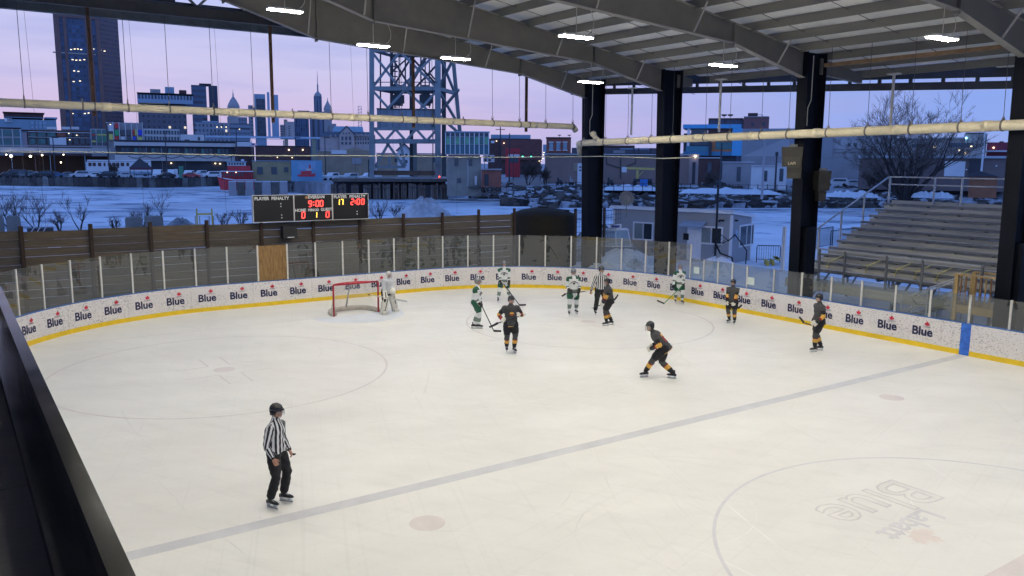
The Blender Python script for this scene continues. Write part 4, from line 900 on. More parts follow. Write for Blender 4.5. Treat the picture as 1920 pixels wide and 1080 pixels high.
def person(label, feet, H, head, kit, hands, hd=0., lean=0., crouch=1., helmet='black', glove=('white', 'dark'), look=None, shift=(0, 0), face='visor', bulk=1., foot_dir=None, dz=(0., 0.), curl=.9):
    """feet: two floor points (left, right); hd: facing angle in degrees; hands: two world points (left, right)"""
    A, B = [Vector((q.x, q.y, 0)) for q in feet]; root = (A+B)/2; s = H/1.875
    t = thing('person', label, 'person', root, 0, None)
    h = R_(hd); f = Vector((math.cos(h), math.sin(h), 0)); l = Vector((-f.y, f.x, 0)); U = Vector((0, 0, 1))
    O = Vector((0, 0, 0)); fl, fr = A-root, B-root
    sk = .085*s                                            # skate height under the sole
    hipz = 1.072*s*crouch
    pel = O+f*shift[0]*s+l*shift[1]*s+U*hipz
    sp = (U*math.cos(R_(lean))+f*math.sin(R_(lean))).normalized(); spf = l.cross(sp)*-1; spf = (f*math.cos(R_(lean))-U*math.sin(R_(lean))).normalized()
    chest = pel+sp*.33*s; neck = pel+sp*.52*s
    lk = R_(look) if look is not None else h; lf = Vector((math.cos(lk), math.sin(lk), 0)); ll = Vector((-lf.y, lf.x, 0))
    hc = neck+sp*.10*s+U*.075*s+lf*.03*s
    segs = []; mb = MB()
    bw = bulk
    # torso: hips, hem of the jersey, waist, chest, shoulder yoke, neck
    rings = [(pel-sp*.10*s, .165, .13), (pel-sp*.02*s, .20*bw, .155*bw), (pel+sp*.06*s, .205*bw, .16*bw), (pel+sp*.16*s, .195*bw, .15*bw), (pel+sp*.28*s, .21*bw, .155*bw), (pel+sp*.38*s, .225*bw, .155*bw), (pel+sp*.45*s, .20*bw, .13*bw), (pel+sp*.50*s, .12, .095), (pel+sp*.54*s, .07, .07), (pel+sp*.60*s, .06, .06)]
    if kit['bulky']: rings[0:3] = [(pel-sp*.17*s, .20*bw, .165*bw), (pel-sp*.15*s, .225*bw, .185*bw), (pel-sp*.02*s, .22*bw, .175*bw), (pel+sp*.06*s, .212*bw, .168*bw)]
    loft(mb, [(c, l*a*s, spf*b*s) for c, a, b in rings], 20)
    segs.append(('torso', pel-sp*(.19 if kit['bulky'] else .10)*s, pel+sp*.47*s, .17*s, 0))
    segs.append(('neck', pel+sp*.585*s, hc-U*.06*s, .065*s, 0))
    # head with jaw, nose, ears
    loft(mb, [(hc-U*.125*s+lf*.02*s, ll*.035*s, lf*.04*s), (hc-U*.10*s+lf*.015*s, ll*.058*s, lf*.075*s), (hc-U*.05*s, ll*.072*s, lf*.092*s), (hc+U*.01*s, ll*.077*s, lf*.098*s), (hc+U*.06*s, ll*.072*s, lf*.092*s), (hc+U*.10*s, ll*.05*s, lf*.065*s), (hc+U*.12*s, ll*.02*s, lf*.025*s)], 14)
    mb.ball(hc+lf*.10*s-U*.02*s, (.016*s, .016*s, .024*s), 8, 6)
    segs.append(('head', hc-U*.07*s, hc+U*.06*s, .09*s, 0))
    wr_out = []
    for side, hp, sg in (('L', hands[0], 1), ('R', hands[1], -1)):
        sh = pel+sp*.425*s+l*sg*.205*s*bw
        tgt = (hp-root) if hp is not None else sh-U*.56*s+l*sg*.07*s+f*.06*s
        out = (tgt-sh).normalized(); wrp = tgt-out*.06*s
        el, wrp = ik(sh, wrp, .30*s, .27*s, -f*.9+l*sg*.55-U*.3)
        mb.tube([sh-l*sg*.05*s, sh, sh.lerp(el, .35), el, el.lerp(wrp, .4), wrp], [.085*s*bw, .092*s*bw, .082*s*bw, .066*s*bw, .066*s*bw, .046*s*bw], 12)
        mb.ball(el, .064*s*bw, 10, 8)
        segs.append(('uarm', sh, el, .075*s*bw, sg)); segs.append(('farm', el, wrp, .058*s*bw, sg)); wr_out.append((el, wrp, sg))
        ft = fl if sg > 0 else fr; dzz = dz[0] if sg > 0 else dz[1]
        hip = pel-U*.03*s+l*sg*.10*s; an = ft+U*(sk+.085*s+dzz)
        kn, an = ik(hip, an, .45*s, .435*s, f+l*sg*.25)
        kb = 1.12 if kit['bulky'] else .93
        mb.tube([hip+U*.05*s, hip.lerp(kn, .25), hip.lerp(kn, .7), kn, kn.lerp(an, .3), kn.lerp(an, .72), an], [.12*s, .130*s*kb, .118*s*kb, .080*s*kb, .080*s*kb, .070*s*kb, .056*s], 12)
        if not kit['bulky']: mb.tube([kn.lerp(hip, .3), kn, kn.lerp(an, .5), an+U*.03*s], [.095*s, .088*s, .086*s, .080*s], 12)
        segs.append(('thigh', hip, kn, .11*s*kb, sg)); segs.append(('shin', kn, an, .07*s*kb, sg))
        # skate
        fd = R_(foot_dir[0 if sg > 0 else 1]) if foot_dir else h+sg*.18
        fv = Vector((math.cos(fd), math.sin(fd), 0)); fs = Vector((-fv.y, fv.x, 0)); z0 = an.z-.085*s
        sb_ = MB(); a0 = Vector((an.x, an.y, 0))
        loft(sb_, [(a0-fv*.075*s+U*z0, fs*.032*s, fv*.02*s), (a0-fv*.0*s+U*(z0+.055*s), fs*.045*s, fv*.065*s), (a0+U*(z0+.12*s), fs*.048*s, fv*.055*s), (a0-fv*.005*s+U*(z0+.16*s), fs*.045*s, fv*.05*s)], 10)
        loft(sb_, [(a0-fv*.085*s+U*(z0+.03*s), fs*.034*s, U*.032*s), (a0+fv*.06*s+U*(z0+.035*s), fs*.044*s, U*.040*s), (a0+fv*.14*s+U*(z0+.026*s), fs*.042*s, U*.028*s), (a0+fv*.185*s+U*(z0+.018*s), fs*.022*s, U*.016*s)], 10)
        sb_.cur = 1
        for q in (-.05, .11): sb_.bar(a0+fv*(q-.035)*s+U*(z0-.02*s), a0+fv*(q+.035)*s+U*(z0-.02*s), .026*s, .045*s)
        sb_.bar(a0-fv*.085*s+U*(z0-.046*s), a0+fv*.165*s+U*(z0-.046*s), .018*s, .022*s)
        for q in (.06, .09, .12): sb_.bar(a0+fv*q*s-fs*.028*s+U*(z0+.078*s-(q-.06)*.5*s), a0+fv*q*s+fs*.028*s+U*(z0+.078*s-(q-.06)*.5*s), .008*s, .008*s)
        sb_.cur = 2; sb_.bar(a0-fv*.095*s+U*(z0-.068*s), a0+fv*.175*s+U*(z0-.068*s), .006*s, .026*s)
        sb_.build('skate', [KIT[kit.get('boot', 'boot')], KIT['white'], GALV], t, True)
    # union the shapes into one continuous skin
    tmp = bpy.data.objects.new('tmp', mb.mesh('tmp', [KIT['skin']])); COL.objects.link(tmp)
    r = tmp.modifiers.new('r', 'REMESH'); r.mode = 'VOXEL'; r.voxel_size = .0165; r.use_smooth_shade = True
    sm = tmp.modifiers.new('s', 'SMOOTH'); sm.factor = .5; sm.iterations = 5
    me = bpy.data.meshes.new_from_object(tmp.evaluated_get(bpy.context.evaluated_depsgraph_get())); bpy.data.objects.remove(tmp)
    me.name = 'body'; me.materials.clear()
    for n_ in KN: me.materials.append(KIT[n_])
    # cloth folds, then which garment each vertex belongs to (numpy, one pass over the segments)
    nv = len(me.vertices); co = np.empty(nv*3); me.vertices.foreach_get('co', co); co = co.reshape(-1, 3); no = np.empty(nv*3); me.vertices.foreach_get('normal', no); no = no.reshape(-1, 3)
    w_ = np.sin(co[:, 2]*38+np.sin(co[:, 0]*21+co[:, 1]*17)*2.2)*np.sin((co[:, 0]-co[:, 1])*26+co[:, 2]*9)
    cloth = (co[:, 2] > .25) & (np.linalg.norm(co-np.array(hc), axis=1) > .16*s); co = co+no*(w_*.007*cloth)[:, None]; me.vertices.foreach_set('co', co.ravel())
    best = np.full(nv, 1e9); bi = np.zeros(nv, int); bt = np.zeros(nv); br = np.zeros((nv, 3))
    for k, sgm in enumerate(segs):
        a_, b_ = np.array(sgm[1]), np.array(sgm[2]); ab = b_-a_; tt = np.clip((co-a_) @ ab/max(1e-9, ab @ ab), 0, 1); rel = co-(a_+tt[:, None]*ab)
        d_ = np.linalg.norm(rel, axis=1)-sgm[3]-(.015 if sgm[0] == 'torso' else 0); mk = d_ < best
        best[mk] = d_[mk]; bi[mk] = k; bt[mk] = tt[mk]; br[mk] = rel[mk]
    fr_ = br @ np.array(spf); la_ = br @ np.array(l)
    ids = []; fn = kit['fn']
    v0 = np.empty(len(me.polygons), int); me.polygons.foreach_get('loop_start', v0); lv = np.empty(len(me.loops), int); me.loops.foreach_get('vertex_index', lv)
    for i_ in lv[v0].tolist():
        sgm = segs[bi[i_]]; ids.append(KI[fn(sgm[0], bt[i_], sgm[4], fr_[i_], la_[i_])])
    me.polygons.foreach_set('material_index', ids)
    if kit.get('stripes'):
        sv = np.zeros(nv)
        for k, sgm in enumerate(segs):
            mk = bi == k
            if sgm[0] == 'torso': sv[mk] = np.arctan2(la_[mk], np.abs(fr_[mk])+.08*s)*.21*s+5
            else:
                ax = (sgm[2]-sgm[1]).normalized(); e1 = (spf-ax*spf.dot(ax)).normalized(); e2 = ax.cross(e1); sv[mk] = np.arctan2(br[mk] @ np.array(e2), br[mk] @ np.array(e1))*.075*s+5
        at_ = me.attributes.new('stripe', 'FLOAT', 'POINT'); at_.data.foreach_set('value', sv)
    body = inst('body', me, t)
    # hands or gloves
    for el, wrp, sg in wr_out:
        g = MB(); dv = (wrp-el).normalized(); bare = glove is None
        th = (f*.8-l*sg*.5+U*.3)
        hand_mesh(g, wrp-dv*.01*s, dv, -l*sg, th, s*(1. if bare else 1.12), 1.0 if bare else 1.75, curl)
        if not bare:
            g.cur = 1; g.tube([wrp-dv*.085*s, wrp-dv*.03*s, wrp+dv*.03*s], [.062*s, .064*s, .055*s], 10)
            g.build('glove', [KIT[glove[0]], KIT[glove[1]]], t, True)
        else: g.build('hand', KIT['skin'], t, True)
    # helmet: shell, ear guards, brim
    if helmet:
        g = MB(); N_ = 16
        prof = [(-.055, .098, .118), (.0, .104, .126), (.05, .102, .122), (.095, .083, .10), (.125, .05, .062), (.137, .018, .022)]
        loft(g, [(hc+U*(z+.012)*s-lf*.012*s, ll*a*s, lf*b*s) for z, a, b in prof[1:]], N_)
        loft(g, [(hc-U*.055*s-lf*.05*s, ll*.10*s, lf*.072*s), (hc+U*.02*s-lf*.035*s, ll*.105*s, lf*.095*s)], N_)
        g.tube([hc+U*.03*s+lf*.09*s-ll*.07*s, hc+U*.035*s+lf*.128*s, hc+U*.03*s+lf*.09*s+ll*.07*s], .012*s, 6)
        g.tube([hc+U*.12*s-lf*.06*s, hc+U*.145*s+lf*.0*s, hc+U*.12*s+lf*.07*s], .014*s, 6)
        hm = g.build('helmet', mat('helmet_'+helmet, {'black': (.010, .010, .012), 'silver': (.20, .205, .21), 'cream': (.66, .63, .56)}[helmet], .25, .1, 8, spec=.6), t, True)
        g = MB()
        for sg in (1, -1): g.tube([hc-U*.05*s+ll*sg*.095*s, hc-U*.10*s+ll*sg*.07*s+lf*.02*s, hc-U*.14*s+lf*.045*s], .006*s, 5)
        g.build('chin_strap', KIT['dark'], t)
        if face == 'cage':
            g = MB()
            for z in (.02, -.015, -.05, -.085, -.12): g.tube([hc+U*z*s+(ll*math.sin(a)*.10+lf*(math.cos(a)*.135+(.0)))*s for a in (-1.35, -.8, -.3, .3, .8, 1.35)], .0036*s, 4)
            for a in (-.9, -.45, 0, .45, .9): g.tube([hc+U*z*s+(ll*math.sin(a)*.10+lf*math.cos(a)*.135)*s for z in (.03, -.04, -.12)], .0036*s, 4)
            g.build('face_cage', mat('cage_steel', (.5, .5, .5), .3, 0, metal=.8), t)
        elif face == 'visor':
            g = MB(); A_ = [(-1.2+2.4*k/8) for k in range(9)]
            for a0, a1 in zip(A_[:-1], A_[1:]):
                q = lambda a, z, e=0: hc+U*z*s+(ll*math.sin(a)*(.104+e)+lf*math.cos(a)*(.137+e))*s
                g.hexa([q(a0, -.055), q(a1, -.055), q(a1, -.055, .003), q(a0, -.055, .003), q(a0, .03), q(a1, .03), q(a1, .03, .003), q(a0, .03, .003)])
            g.build('visor', VIS, t)
    # eyes, mouth, ears (part of the head)
    g = MB()
    for sg in (1, -1): g.ball(hc+lf*.083*s+ll*sg*.032*s+U*.005*s, .011*s, 6, 5)
    g.bar(hc+lf*.085*s-U*.068*s-ll*.022*s, hc+lf*.085*s-U*.068*s+ll*.022*s, .008*s, .007*s)
    g.build('facial_features', KIT['brown'], t)
    return t, dict(s=s, pel=pel, sp=sp, f=f, l=l, spf=spf, chest=chest, hc=hc, root=root, wr=wr_out)
def fn_ref(seg, tt, sg, fr, la):
    if seg == 'head': return 'skin'
    if seg == 'neck': return 'black'
    if seg == 'torso': return 'black' if tt < .12 else ('stripes')
    if seg == 'uarm': return 'stripes'
    if seg == 'farm': return 'stripes' if tt < .86 else 'black'
    return 'black'
def fn_gold(seg, tt, sg, fr, la):
    if seg == 'head': return 'skin'
    if seg == 'neck': return 'dark'
    if seg == 'torso': return 'black' if tt < .03 else ('gold' if tt < .075 else 'grey')
    if seg == 'uarm': return 'grey' if tt < .38 else ('black' if tt < .78 else 'gold')
    if seg == 'farm': return 'gold' if tt < .36 else ('red' if tt < .52 else 'black')
    if seg == 'thigh': return 'black' if tt < .93 else 'grey'
    if seg == 'shin': return 'grey' if tt < .30 else ('red' if tt < .36 else ('gold' if tt < .62 else 'black'))
    return 'black'
def fn_goldr(seg, tt, sg, fr, la):
    if seg == 'torso' and fr < -.04 and .42 < tt < .86 and abs(la) < .13: return 'red' if tt < .72 else 'gold'
    return fn_gold(seg, tt, sg, fr, la)
def fn_green(seg, tt, sg, fr, la):
    if seg == 'head': return 'skin'
    if seg == 'neck': return 'dark'
    if seg == 'torso': return 'white' if tt < .12 else ('sage' if tt < .30 else ('white' if tt < .93 or abs(la) < .07 else 'green'))
    if seg == 'uarm': return 'green' if tt < .35 else 'white'
    if seg == 'farm': return 'sage' if tt < .45 else ('white' if tt < .8 else 'white')
    if seg == 'thigh': return 'green' if tt < .90 else 'white'
    if seg == 'shin': return 'white' if tt < .34 else ('sage' if tt < .72 else 'white')
    return 'green'
def fn_goalie(seg, tt, sg, fr, la):
    if seg == 'head': return 'skin'
    if seg == 'neck': return 'white'
    if seg in ('torso', 'uarm', 'farm'): return 'black' if seg == 'torso' and tt < .12 else 'palegrey'
    return 'black'
K_REF = dict(fn=fn_ref, bulky=False, stripes=True); K_GOLD = dict(fn=fn_gold, bulky=True); K_GOLDR = dict(fn=fn_goldr, bulky=True); K_GREEN = dict(fn=fn_green, bulky=True); K_GOAL = dict(fn=fn_goalie, bulky=True, boot='boot')
glass_material(VIS, (.93, .94, .95), .06, 1.35, .05)
def fp(a, b): return [at_z(*a), at_z(*b)]
def hp(px, py, feet, off=0.):          # a hand's place: pixel at the player's own distance, nudged towards/away from the viewer
    c = (feet[0]+feet[1])/2; return at_d(px, py, (c.xy-CAM.xy).length+off)
STK_B = mat('stick_black', (.015, .015, .016), .4, .1, 10); STK_G = mat('stick_green', (.05, .28, .10), .4, .1); STK_W = mat('stick_white', (.6, .6, .57), .4, .1)
def stick(label, butt, heel, toe, m=STK_B, mbl=None):
    t = thing('hockey_stick', label, 'hockey stick', heel, 0, 'hockey sticks')
    b, e, q = butt-heel, Vector((0, 0, 0)), toe-heel
    MB().bar(b, e, .022, .030).build('shaft', m, t)
    MB().bar(b, b+(e-b)*.09, .027, .035).build('grip_tape', STK_W if m is STK_B else STK_B, t)
    g = MB(); mid = q*.5+Vector((0, 0, .004)); g.bar(e-q*.05, mid, .014, .07); g.bar(mid, q+Vector((.02, .01, .01)), .012, .065); g.build('blade', mbl or STK_B, t)

# --- referee in the foreground
ft = fp((533, 940), (508, 952))
person('referee in striped shirt standing alone on the near ice, facing right', ft, 1.80, None, K_REF, [hp(545, 851, ft, -.05), hp(514, 868, ft, -.34)], 222, 2, .985, 'black', None, 228, (.0, 0), 'visor', .93, (222, 205))
w_ = hp(549, 851, ft, -.05)
tag(MB().box((0, 0, 0), (.10, .025, .02), R_(220)).box((-.04, 0, .005), (.03, .03, .03), R_(220)).build('whistle', KIT['dark']), 'small black whistle in the foreground referee\'s hand', 'whistle').location = w_
# --- second referee at the face-off
ft = fp((1134, 592), (1116, 590))
person('referee in striped shirt standing at the face-off spot between rival players', ft, 1.93, None, K_REF, [hp(1132, 553, ft, -.1), hp(1106, 552, ft, -.1)], 160, 2, .985, 'black', None, 160, (0, 0), 'visor', .95)
# --- grey and gold team
ft = fp((964, 661), (950, 659))
_, gi = person('player in grey and gold kit facing the camera with arms spread', ft, 1.80, None, K_GOLD, [hp(976, 593, ft, -.25), hp(940, 601, ft, -.3)], 158, 3, .98, 'black', ('cream', 'red'), 165, (0, 0), 'visor', 1.02)
b0, b1 = hp(933, 606, ft, -.35), hp(986, 589, ft, -.3); stick('stick held level by the grey and gold player facing the camera', b1, b0, b0+(b0-b1).normalized()*.25+Vector((0, 0, -.06)))
DKC = gi
ft = fp((1210, 707), (1262, 710))
_, gi2 = person('player in grey and gold kit bent forward, striding with legs wide apart', ft, 1.84, None, K_GOLDR, [hp(1220, 657, ft, -.22), hp(1224, 652, ft, .15)], 50, 38, .86, 'black', ('cream', 'dark'), 75, (-.10, 0), 'cage', 1.0, (75, 30))
ft = fp((1137, 611), (1146, 609))
person('player in grey and gold kit seen from behind at the face-off beside the referee', ft, 1.76, None, K_GOLD, [hp(1129, 571, ft, -.30), hp(1128, 573, ft, .1)], 66, 8, .96, 'black', ('cream', 'dark'), 72, (0, 0), 'cage', 1.0)
b0, b1 = hp(1109, 578, ft, -.2), hp(1152, 562, ft, -.05); stick('black stick held low by the grey and gold player at the face-off', b0, b1, hp(1160, 553, ft, .1))
ft = fp((1377, 608), (1367, 605))
person('player in grey and gold kit near the right boards looking left, stick low', ft, 1.68, None, K_GOLD, [hp(1376, 571, ft, -.25), hp(1363, 568, ft, -.15)], 110, 3, .97, 'black', ('cream', 'dark'), 100, (0, 0), 'visor', 1.0)
b0, b1 = hp(1362, 566, ft, -.15), hp(1384, 578, ft, -.12); stick('stick held across the thighs by the player near the right boards', b0, b1, hp(1392, 572, ft, -.1))
ft = fp((1527, 660), (1538, 657))
person('player in grey and gold kit in front of the bleachers, facing left', ft, 1.86, None, K_GOLD, [hp(1530, 607, ft, -.32), hp(1524, 606, ft, .12)], 64, 3, .98, 'black', ('cream', 'dark'), 70, (0, 0), 'visor', 1.0)
b0, b1 = hp(1530, 612, ft, -.1), hp(1507, 605, ft, .5); stick('black stick of the player in front of the bleachers, blade raised', b0, b1, hp(1500, 595, ft, .6))
# --- white and green team
GI = []
ft = fp((888, 616), (897, 616))
GI.append(person('player in white and green kit left of the group, seen from the side', ft, 1.84, None, K_GREEN, [hp(902, 573, ft, .1), hp(900, 573, ft, -.15)], 218, 4, .97, 'silver', ('dark', 'brown'), 232, (0, 0), 'visor', 1.0, (225, 215))[1])
b0, b1 = hp(898, 562, ft, -.15), hp(926, 607, ft, -.6); stick('black stick planted by the white and green player on the left', b0, Vector((b1.x, b1.y, .04)), Vector((b1.x, b1.y, .03))+Vector((-.2, -.2, 0)))
ft = fp((955, 563), (934, 567))
GI.append(person('player in white and green kit standing farthest back near the end boards', ft, 1.76, None, K_GREEN, [hp(955, 537, ft, -.2), hp(939, 537, ft, -.25)], 150, 3, .97, 'silver', ('dark', 'dark'), 150, (0, 0), 'visor', 1.0)[1])
b0, b1 = hp(941, 528, ft, -.3), at_z(974, 572, .03); stick('black stick of the farthest white and green player, blade on the ice', b0, b1, at_z(987, 572, .03))
ft = fp((1080, 588), (1067, 591))
GI.append(person('player in white and green kit left of the referee at the face-off', ft, 1.82, None, K_GREEN, [hp(1086, 547, ft, -.25), hp(1068, 547, ft, -.3)], 155, 2, .98, 'silver', ('dark', 'dark'), 150, (0, 0), 'visor', 1.0)[1])
b0, b1 = hp(1100, 546, ft, -.35), hp(1060, 551, ft, -.35); stick('black stick held level at the waist left of the referee', b0, b1, hp(1054, 556, ft, -.4))
ft = [Vector((20.0, -12.35, 0)), Vector((20.25, -12.55, 0))]; ft = [at_y(1279, 566, -12.6), at_y(1266, 565, -12.6)]
GI.append(person('player in white and green kit standing against the right corner boards', ft, 1.68, None, K_GREEN, [hp(1281, 535, ft, -.2), hp(1262, 537, ft, -.2)], 152, 2, .98, 'silver', ('dark', 'white'), 150, (0, 0), 'visor', 1.04)[1])
b0, b1 = hp(1284, 531, ft, -.3), at_z(1245, 569, .03); stick('green stick of the player against the corner boards', b0, b1, at_z(1233, 564, .03), STK_G)
# --- goalkeeper
ft = fp((738, 583), (716, 589))
t_, gk = person('goalkeeper in pale jersey and white leg pads standing right of the goal', ft, 1.72, None, K_GOAL, [hp(735, 549, ft, -.25), hp(721, 556, ft, -.35)], 188, 14, .92, 'cream', ('cream', 'dark'), 205, (-.05, 0), 'cage', 1.12, (195, 185))
KP = [KIT['cream'], KIT['black']]
s = gk['s']; f, l = gk['f'], gk['l']
for (px, py), q, tl in (((738, 583), .12, 1), ((716, 589), -.12, -1)):
    a = at_z(px, py)-gk['root']; top = gk['pel']*.75+l*q*1.2*s+f*.16*s; top.z = .70*s; a = a+f*.10*s
    g = MB(); ax = (top-a); n_ = 6
    for k in range(n_):
        c0 = a+ax*(k/n_)+f*.03*math.sin(k)*s; c1 = a+ax*((k+.96)/n_)+f*.03*math.sin(k+1)*s; g.bar(c0+Vector((0, 0, .05)), c1+Vector((0, 0, .05)), .27*s, .12*s, f)
    g.bar(a+Vector((0, 0, .07)), a+f*.17*s+Vector((0, 0, .05)), .22*s, .12*s); g.cur = 1
    g.bar(a+f*.075*s+l*.05*s+Vector((0, 0, .15)), top+f*.08*s+l*.05*s, .022*s, .02*s, f)
    g.build('leg_pad', KP, t_)
el, wr, sg = gk['wr'][1]; d_ = (wr-el).normalized(); g = MB()
g.bar(wr-d_*.16*s+f*.05, wr+d_*.20*s+f*.05, .20*s, .05*s, f); g.cur = 1; g.bar(wr-d_*.1*s+f*.082, wr+d_*.16*s+f*.082, .03*s, .012*s, f); g.build('blocker', KP, t_)
el, wr, sg = gk['wr'][0]; g = MB(); g.ball(wr+f*.05*s, (.14*s, .14*s, .16*s), 10, 8); g.cur = 1; g.bar(wr+f*.1+l*.1, wr+f*.12-Vector((0, 0, .1)), .05, .03); g.build('catching_glove', KP, t_)
b0, b1 = hp(690, 552, ft, -.3), hp(735, 560, ft, -.45); stick('goalkeeper\'s stick held across the leg pads', b0, b1, hp(764, 566, ft, -.4), STK_W, STK_W)
# --- lettering on the jerseys
def chest_text(info, par, s_, m, size, up=.30, side=0., fwd=.165, back=False):
    q = info['pel']+info['sp']*up*info['s']+info['spf']*(-fwd if back else fwd)*info['s']+info['l']*side*info['s']
    n_ = -info['spf'] if back else info['spf']; inst('jersey_lettering', text_mesh(s_, size, m, .002, .004), par, q, (PI/2-math.asin(max(-1, min(1, n_.z))), 0, math.atan2(n_.y, n_.x)+PI/2))
PEOPLE = [o for o in COL.objects if o.name.startswith('person')]
for o in PEOPLE:
    if 'white and green' in o['label']:
        gi = next(g_ for g_ in GI if (g_['root']-o.location).length < .01)
        for k, ch in enumerate('SHAMROCKS'):
            a = (k-4)*.036; chest_text(gi, o, ch, KIT['dark'], .062, .315-abs(k-4)**2*.0042, -a, .172)
        g = MB()
        for a in (.5, 1.57+.55, 2.62+.5+.3): g.ball((math.cos(a)*.026, math.sin(a)*.026, 0), (.028, .028, .008), 8, 5)
        g.bar((0, -.01, 0), (.012, -.06, 0), .012, .008)
        q = gi['pel']+gi['sp']*.235*gi['s']+gi['spf']*.172*gi['s']; o2 = g.build('clover_emblem', KIT['dark'], o); o2.location = q; o2.rotation_euler = (PI/2, 0, math.atan2(gi['f'].y, gi['f'].x)+PI/2)
o = next(o for o in PEOPLE if 'arms spread' in o['label'])
g = MB(); g.ball((0, 0, 0), (.075, .055, .008), 12, 6); e_ = g.build('jersey_crest', KIT['gold'], o); q = DKC['pel']+DKC['sp']*.26*DKC['s']+DKC['spf']*.168*DKC['s']; e_.location = q; e_.rotation_euler = (PI/2, 0, math.atan2(DKC['f'].y, DKC['f'].x)+PI/2)
MB().ball((0, -.02, .006), (.085, .018, .008), 12, 6).build('crest_ribbon', KIT['red'], o, False).location = q; 
e2 = [c for c in o.children if c.name.startswith('crest_ribbon')][0]; e2.rotation_euler = e_.rotation_euler
o = next(o for o in PEOPLE if 'left of the group' in o['label']); gi = GI[0]
q = gi['pel']+gi['sp']*.36*gi['s']-gi['l']*.30*gi['s']; inst('sleeve_number', text_mesh('4', .11, KIT['dark'], .003, .006), o, q+gi['f']*.0, (PI/2, 0, math.atan2(-gi['l'].y, -gi['l'].x)+PI/2))
# ================================================================== FAR SHORE AND CITY
CITY_K = 1.9      # brightness gain put into the far shore's base colours, which rendered too dark
mat_near = mat
def mat(name, col, *a, **k):
    return mat_near(name, tuple(min(.8, c*CITY_K*w) for c, w in zip(col, (1.06, 1, .92))), *a, **k)
def grid_mat(name, wall, glass, sx, sz, fx=.55, fz=.55, lit=.0, rough=.6):
    if name in MATS: return MATS[name]
    wall = tuple(c*CITY_K for c in wall); glass = tuple(c*CITY_K for c in glass)
    m = bpy.data.materials.new(name); m.use_nodes = True; t = m.node_tree; b = t.nodes['Principled BSDF']; L = t.links.new
    def n_(tp, op=None, **k):
        q = t.nodes.new(tp)
        if op: q.operation = op
        return q
    c = n_('ShaderNodeTexCoord'); s = n_('ShaderNodeSeparateXYZ'); L(c.outputs['Object'], s.inputs[0])
    def mth(op, a, b_=None):
        q = n_('ShaderNodeMath', op)
        for i, v in enumerate((a, b_)):
            if v is None: continue
            if isinstance(v, (int, float)): q.inputs[i].default_value = v
            else: L(v, q.inputs[i])
        return q.outputs[0]
    u = mth('DIVIDE', mth('ADD', s.outputs[0], s.outputs[1]), sx); v = mth('DIVIDE', s.outputs[2], sz)
    mask = mth('MULTIPLY', mth('LESS_THAN', mth('FRACT', u), fx), mth('LESS_THAN', mth('FRACT', v), fz))
    cb = n_('ShaderNodeCombineXYZ'); L(mth('FLOOR', u), cb.inputs[0]); L(mth('FLOOR', v), cb.inputs[1])
    wn = n_('ShaderNodeTexWhiteNoise'); L(cb.outputs[0], wn.inputs[0])
    gm = n_('ShaderNodeMix'); gm.data_type = 'RGBA'; L(wn.outputs[0], gm.inputs[0]); gm.inputs[6].default_value = (*[q*.5 for q in glass], 1); gm.inputs[7].default_value = (*[q*1.6 for q in glass], 1)
    mx_ = n_('ShaderNodeMix'); mx_.data_type = 'RGBA'; L(mask, mx_.inputs[0]); mx_.inputs[6].default_value = (*wall, 1); L(gm.outputs[2], mx_.inputs[7]); L(mx_.outputs[2], b.inputs['Base Color'])
    r = mth('SUBTRACT', rough, mth('MULTIPLY', mask, rough-.15)); L(r, b.inputs['Roughness'])
    if lit:
        e = mth('MULTIPLY', mask, mth('GREATER_THAN', wn.outputs[0], 1-lit)); L(mth('MULTIPLY', e, .9), b.inputs['Emission Strength']); b.inputs['Emission Color'].default_value = (1, .85, .6, 1)
    MATS[name] = m; return m
class Blk:
    """a far thing laid out in its own metres; px/py are photo positions measured at its own distance"""
    def __init__(s, name, label, cat, px, D, group=None, zb=1.2):
        s.D = D; q = at_d(px, 300, D); s.d = (q.xy-CAM.xy).normalized(); s.r = Vector((s.d.y, -s.d.x)); s.o = q; s.zb = zb
        s.t = thing(name, label, cat, (q.x, q.y, zb), math.atan2(s.r.y, s.r.x), group)
    def L(s, px, py):
        d = ray(px, py); k = s.D/(d.x*s.d.x+d.y*s.d.y); w = CAM+d*k; return (w.xy-s.o.xy).dot(s.r), w.z-s.zb
    def box(s, name, px0, py0, px1, py1, y0, y1, m, parent=None, ground=False):
        x0, z1 = s.L(px0, py0); x1, z0 = s.L(px1, py1)
        if ground: z0 = 0
        return MB().span(x0, x1, y0, y1, z0, z1).build(name, m, parent or s.t)
    def grid(s, name, px0, py0, px1, py1, nx, nz, fx, fz, y, m, th=.15):
        x0, z1 = s.L(px0, py0); x1, z0 = s.L(px1, py1); dx, dz = (x1-x0)/nx, (z1-z0)/nz
        ms = m if isinstance(m, list) else [m]; mes = [MB().box((0, 0, 0), (dx*fx, th, dz*fz)).mesh(name, q) for q in ms]
        for i in range(nx):
            for j in range(nz): inst(name, mes[(i*7+j*3) % len(mes)] if len(mes) > 1 else mes[0], s.t, (x0+dx*(i+.5), y, z0+dz*(j+.5)))
    def gable(s, name, px0, px1, pyb, pyt, y0, y1, m, hip=0.):
        x0, zb = s.L(px0, pyb); x1, _ = s.L(px1, pyb); _, zt_ = s.L((px0+px1)/2, pyt); xm = (x0+x1)/2
        return MB().prism([(x0, y0, zb), (x1, y0, zb), (xm, y0, zt_)], (0, y1-y0, 0)).build(name, m, s.t)
G_DK = mat('window_dark_blue', (.03, .05, .07), .2, .3, .6, spec=.6); G_TEAL = mat('window_teal', (.03, .10, .11), .2, .3, .6, spec=.6); G_GRN = mat('window_green', (.04, .15, .10), .25, .3, .5)
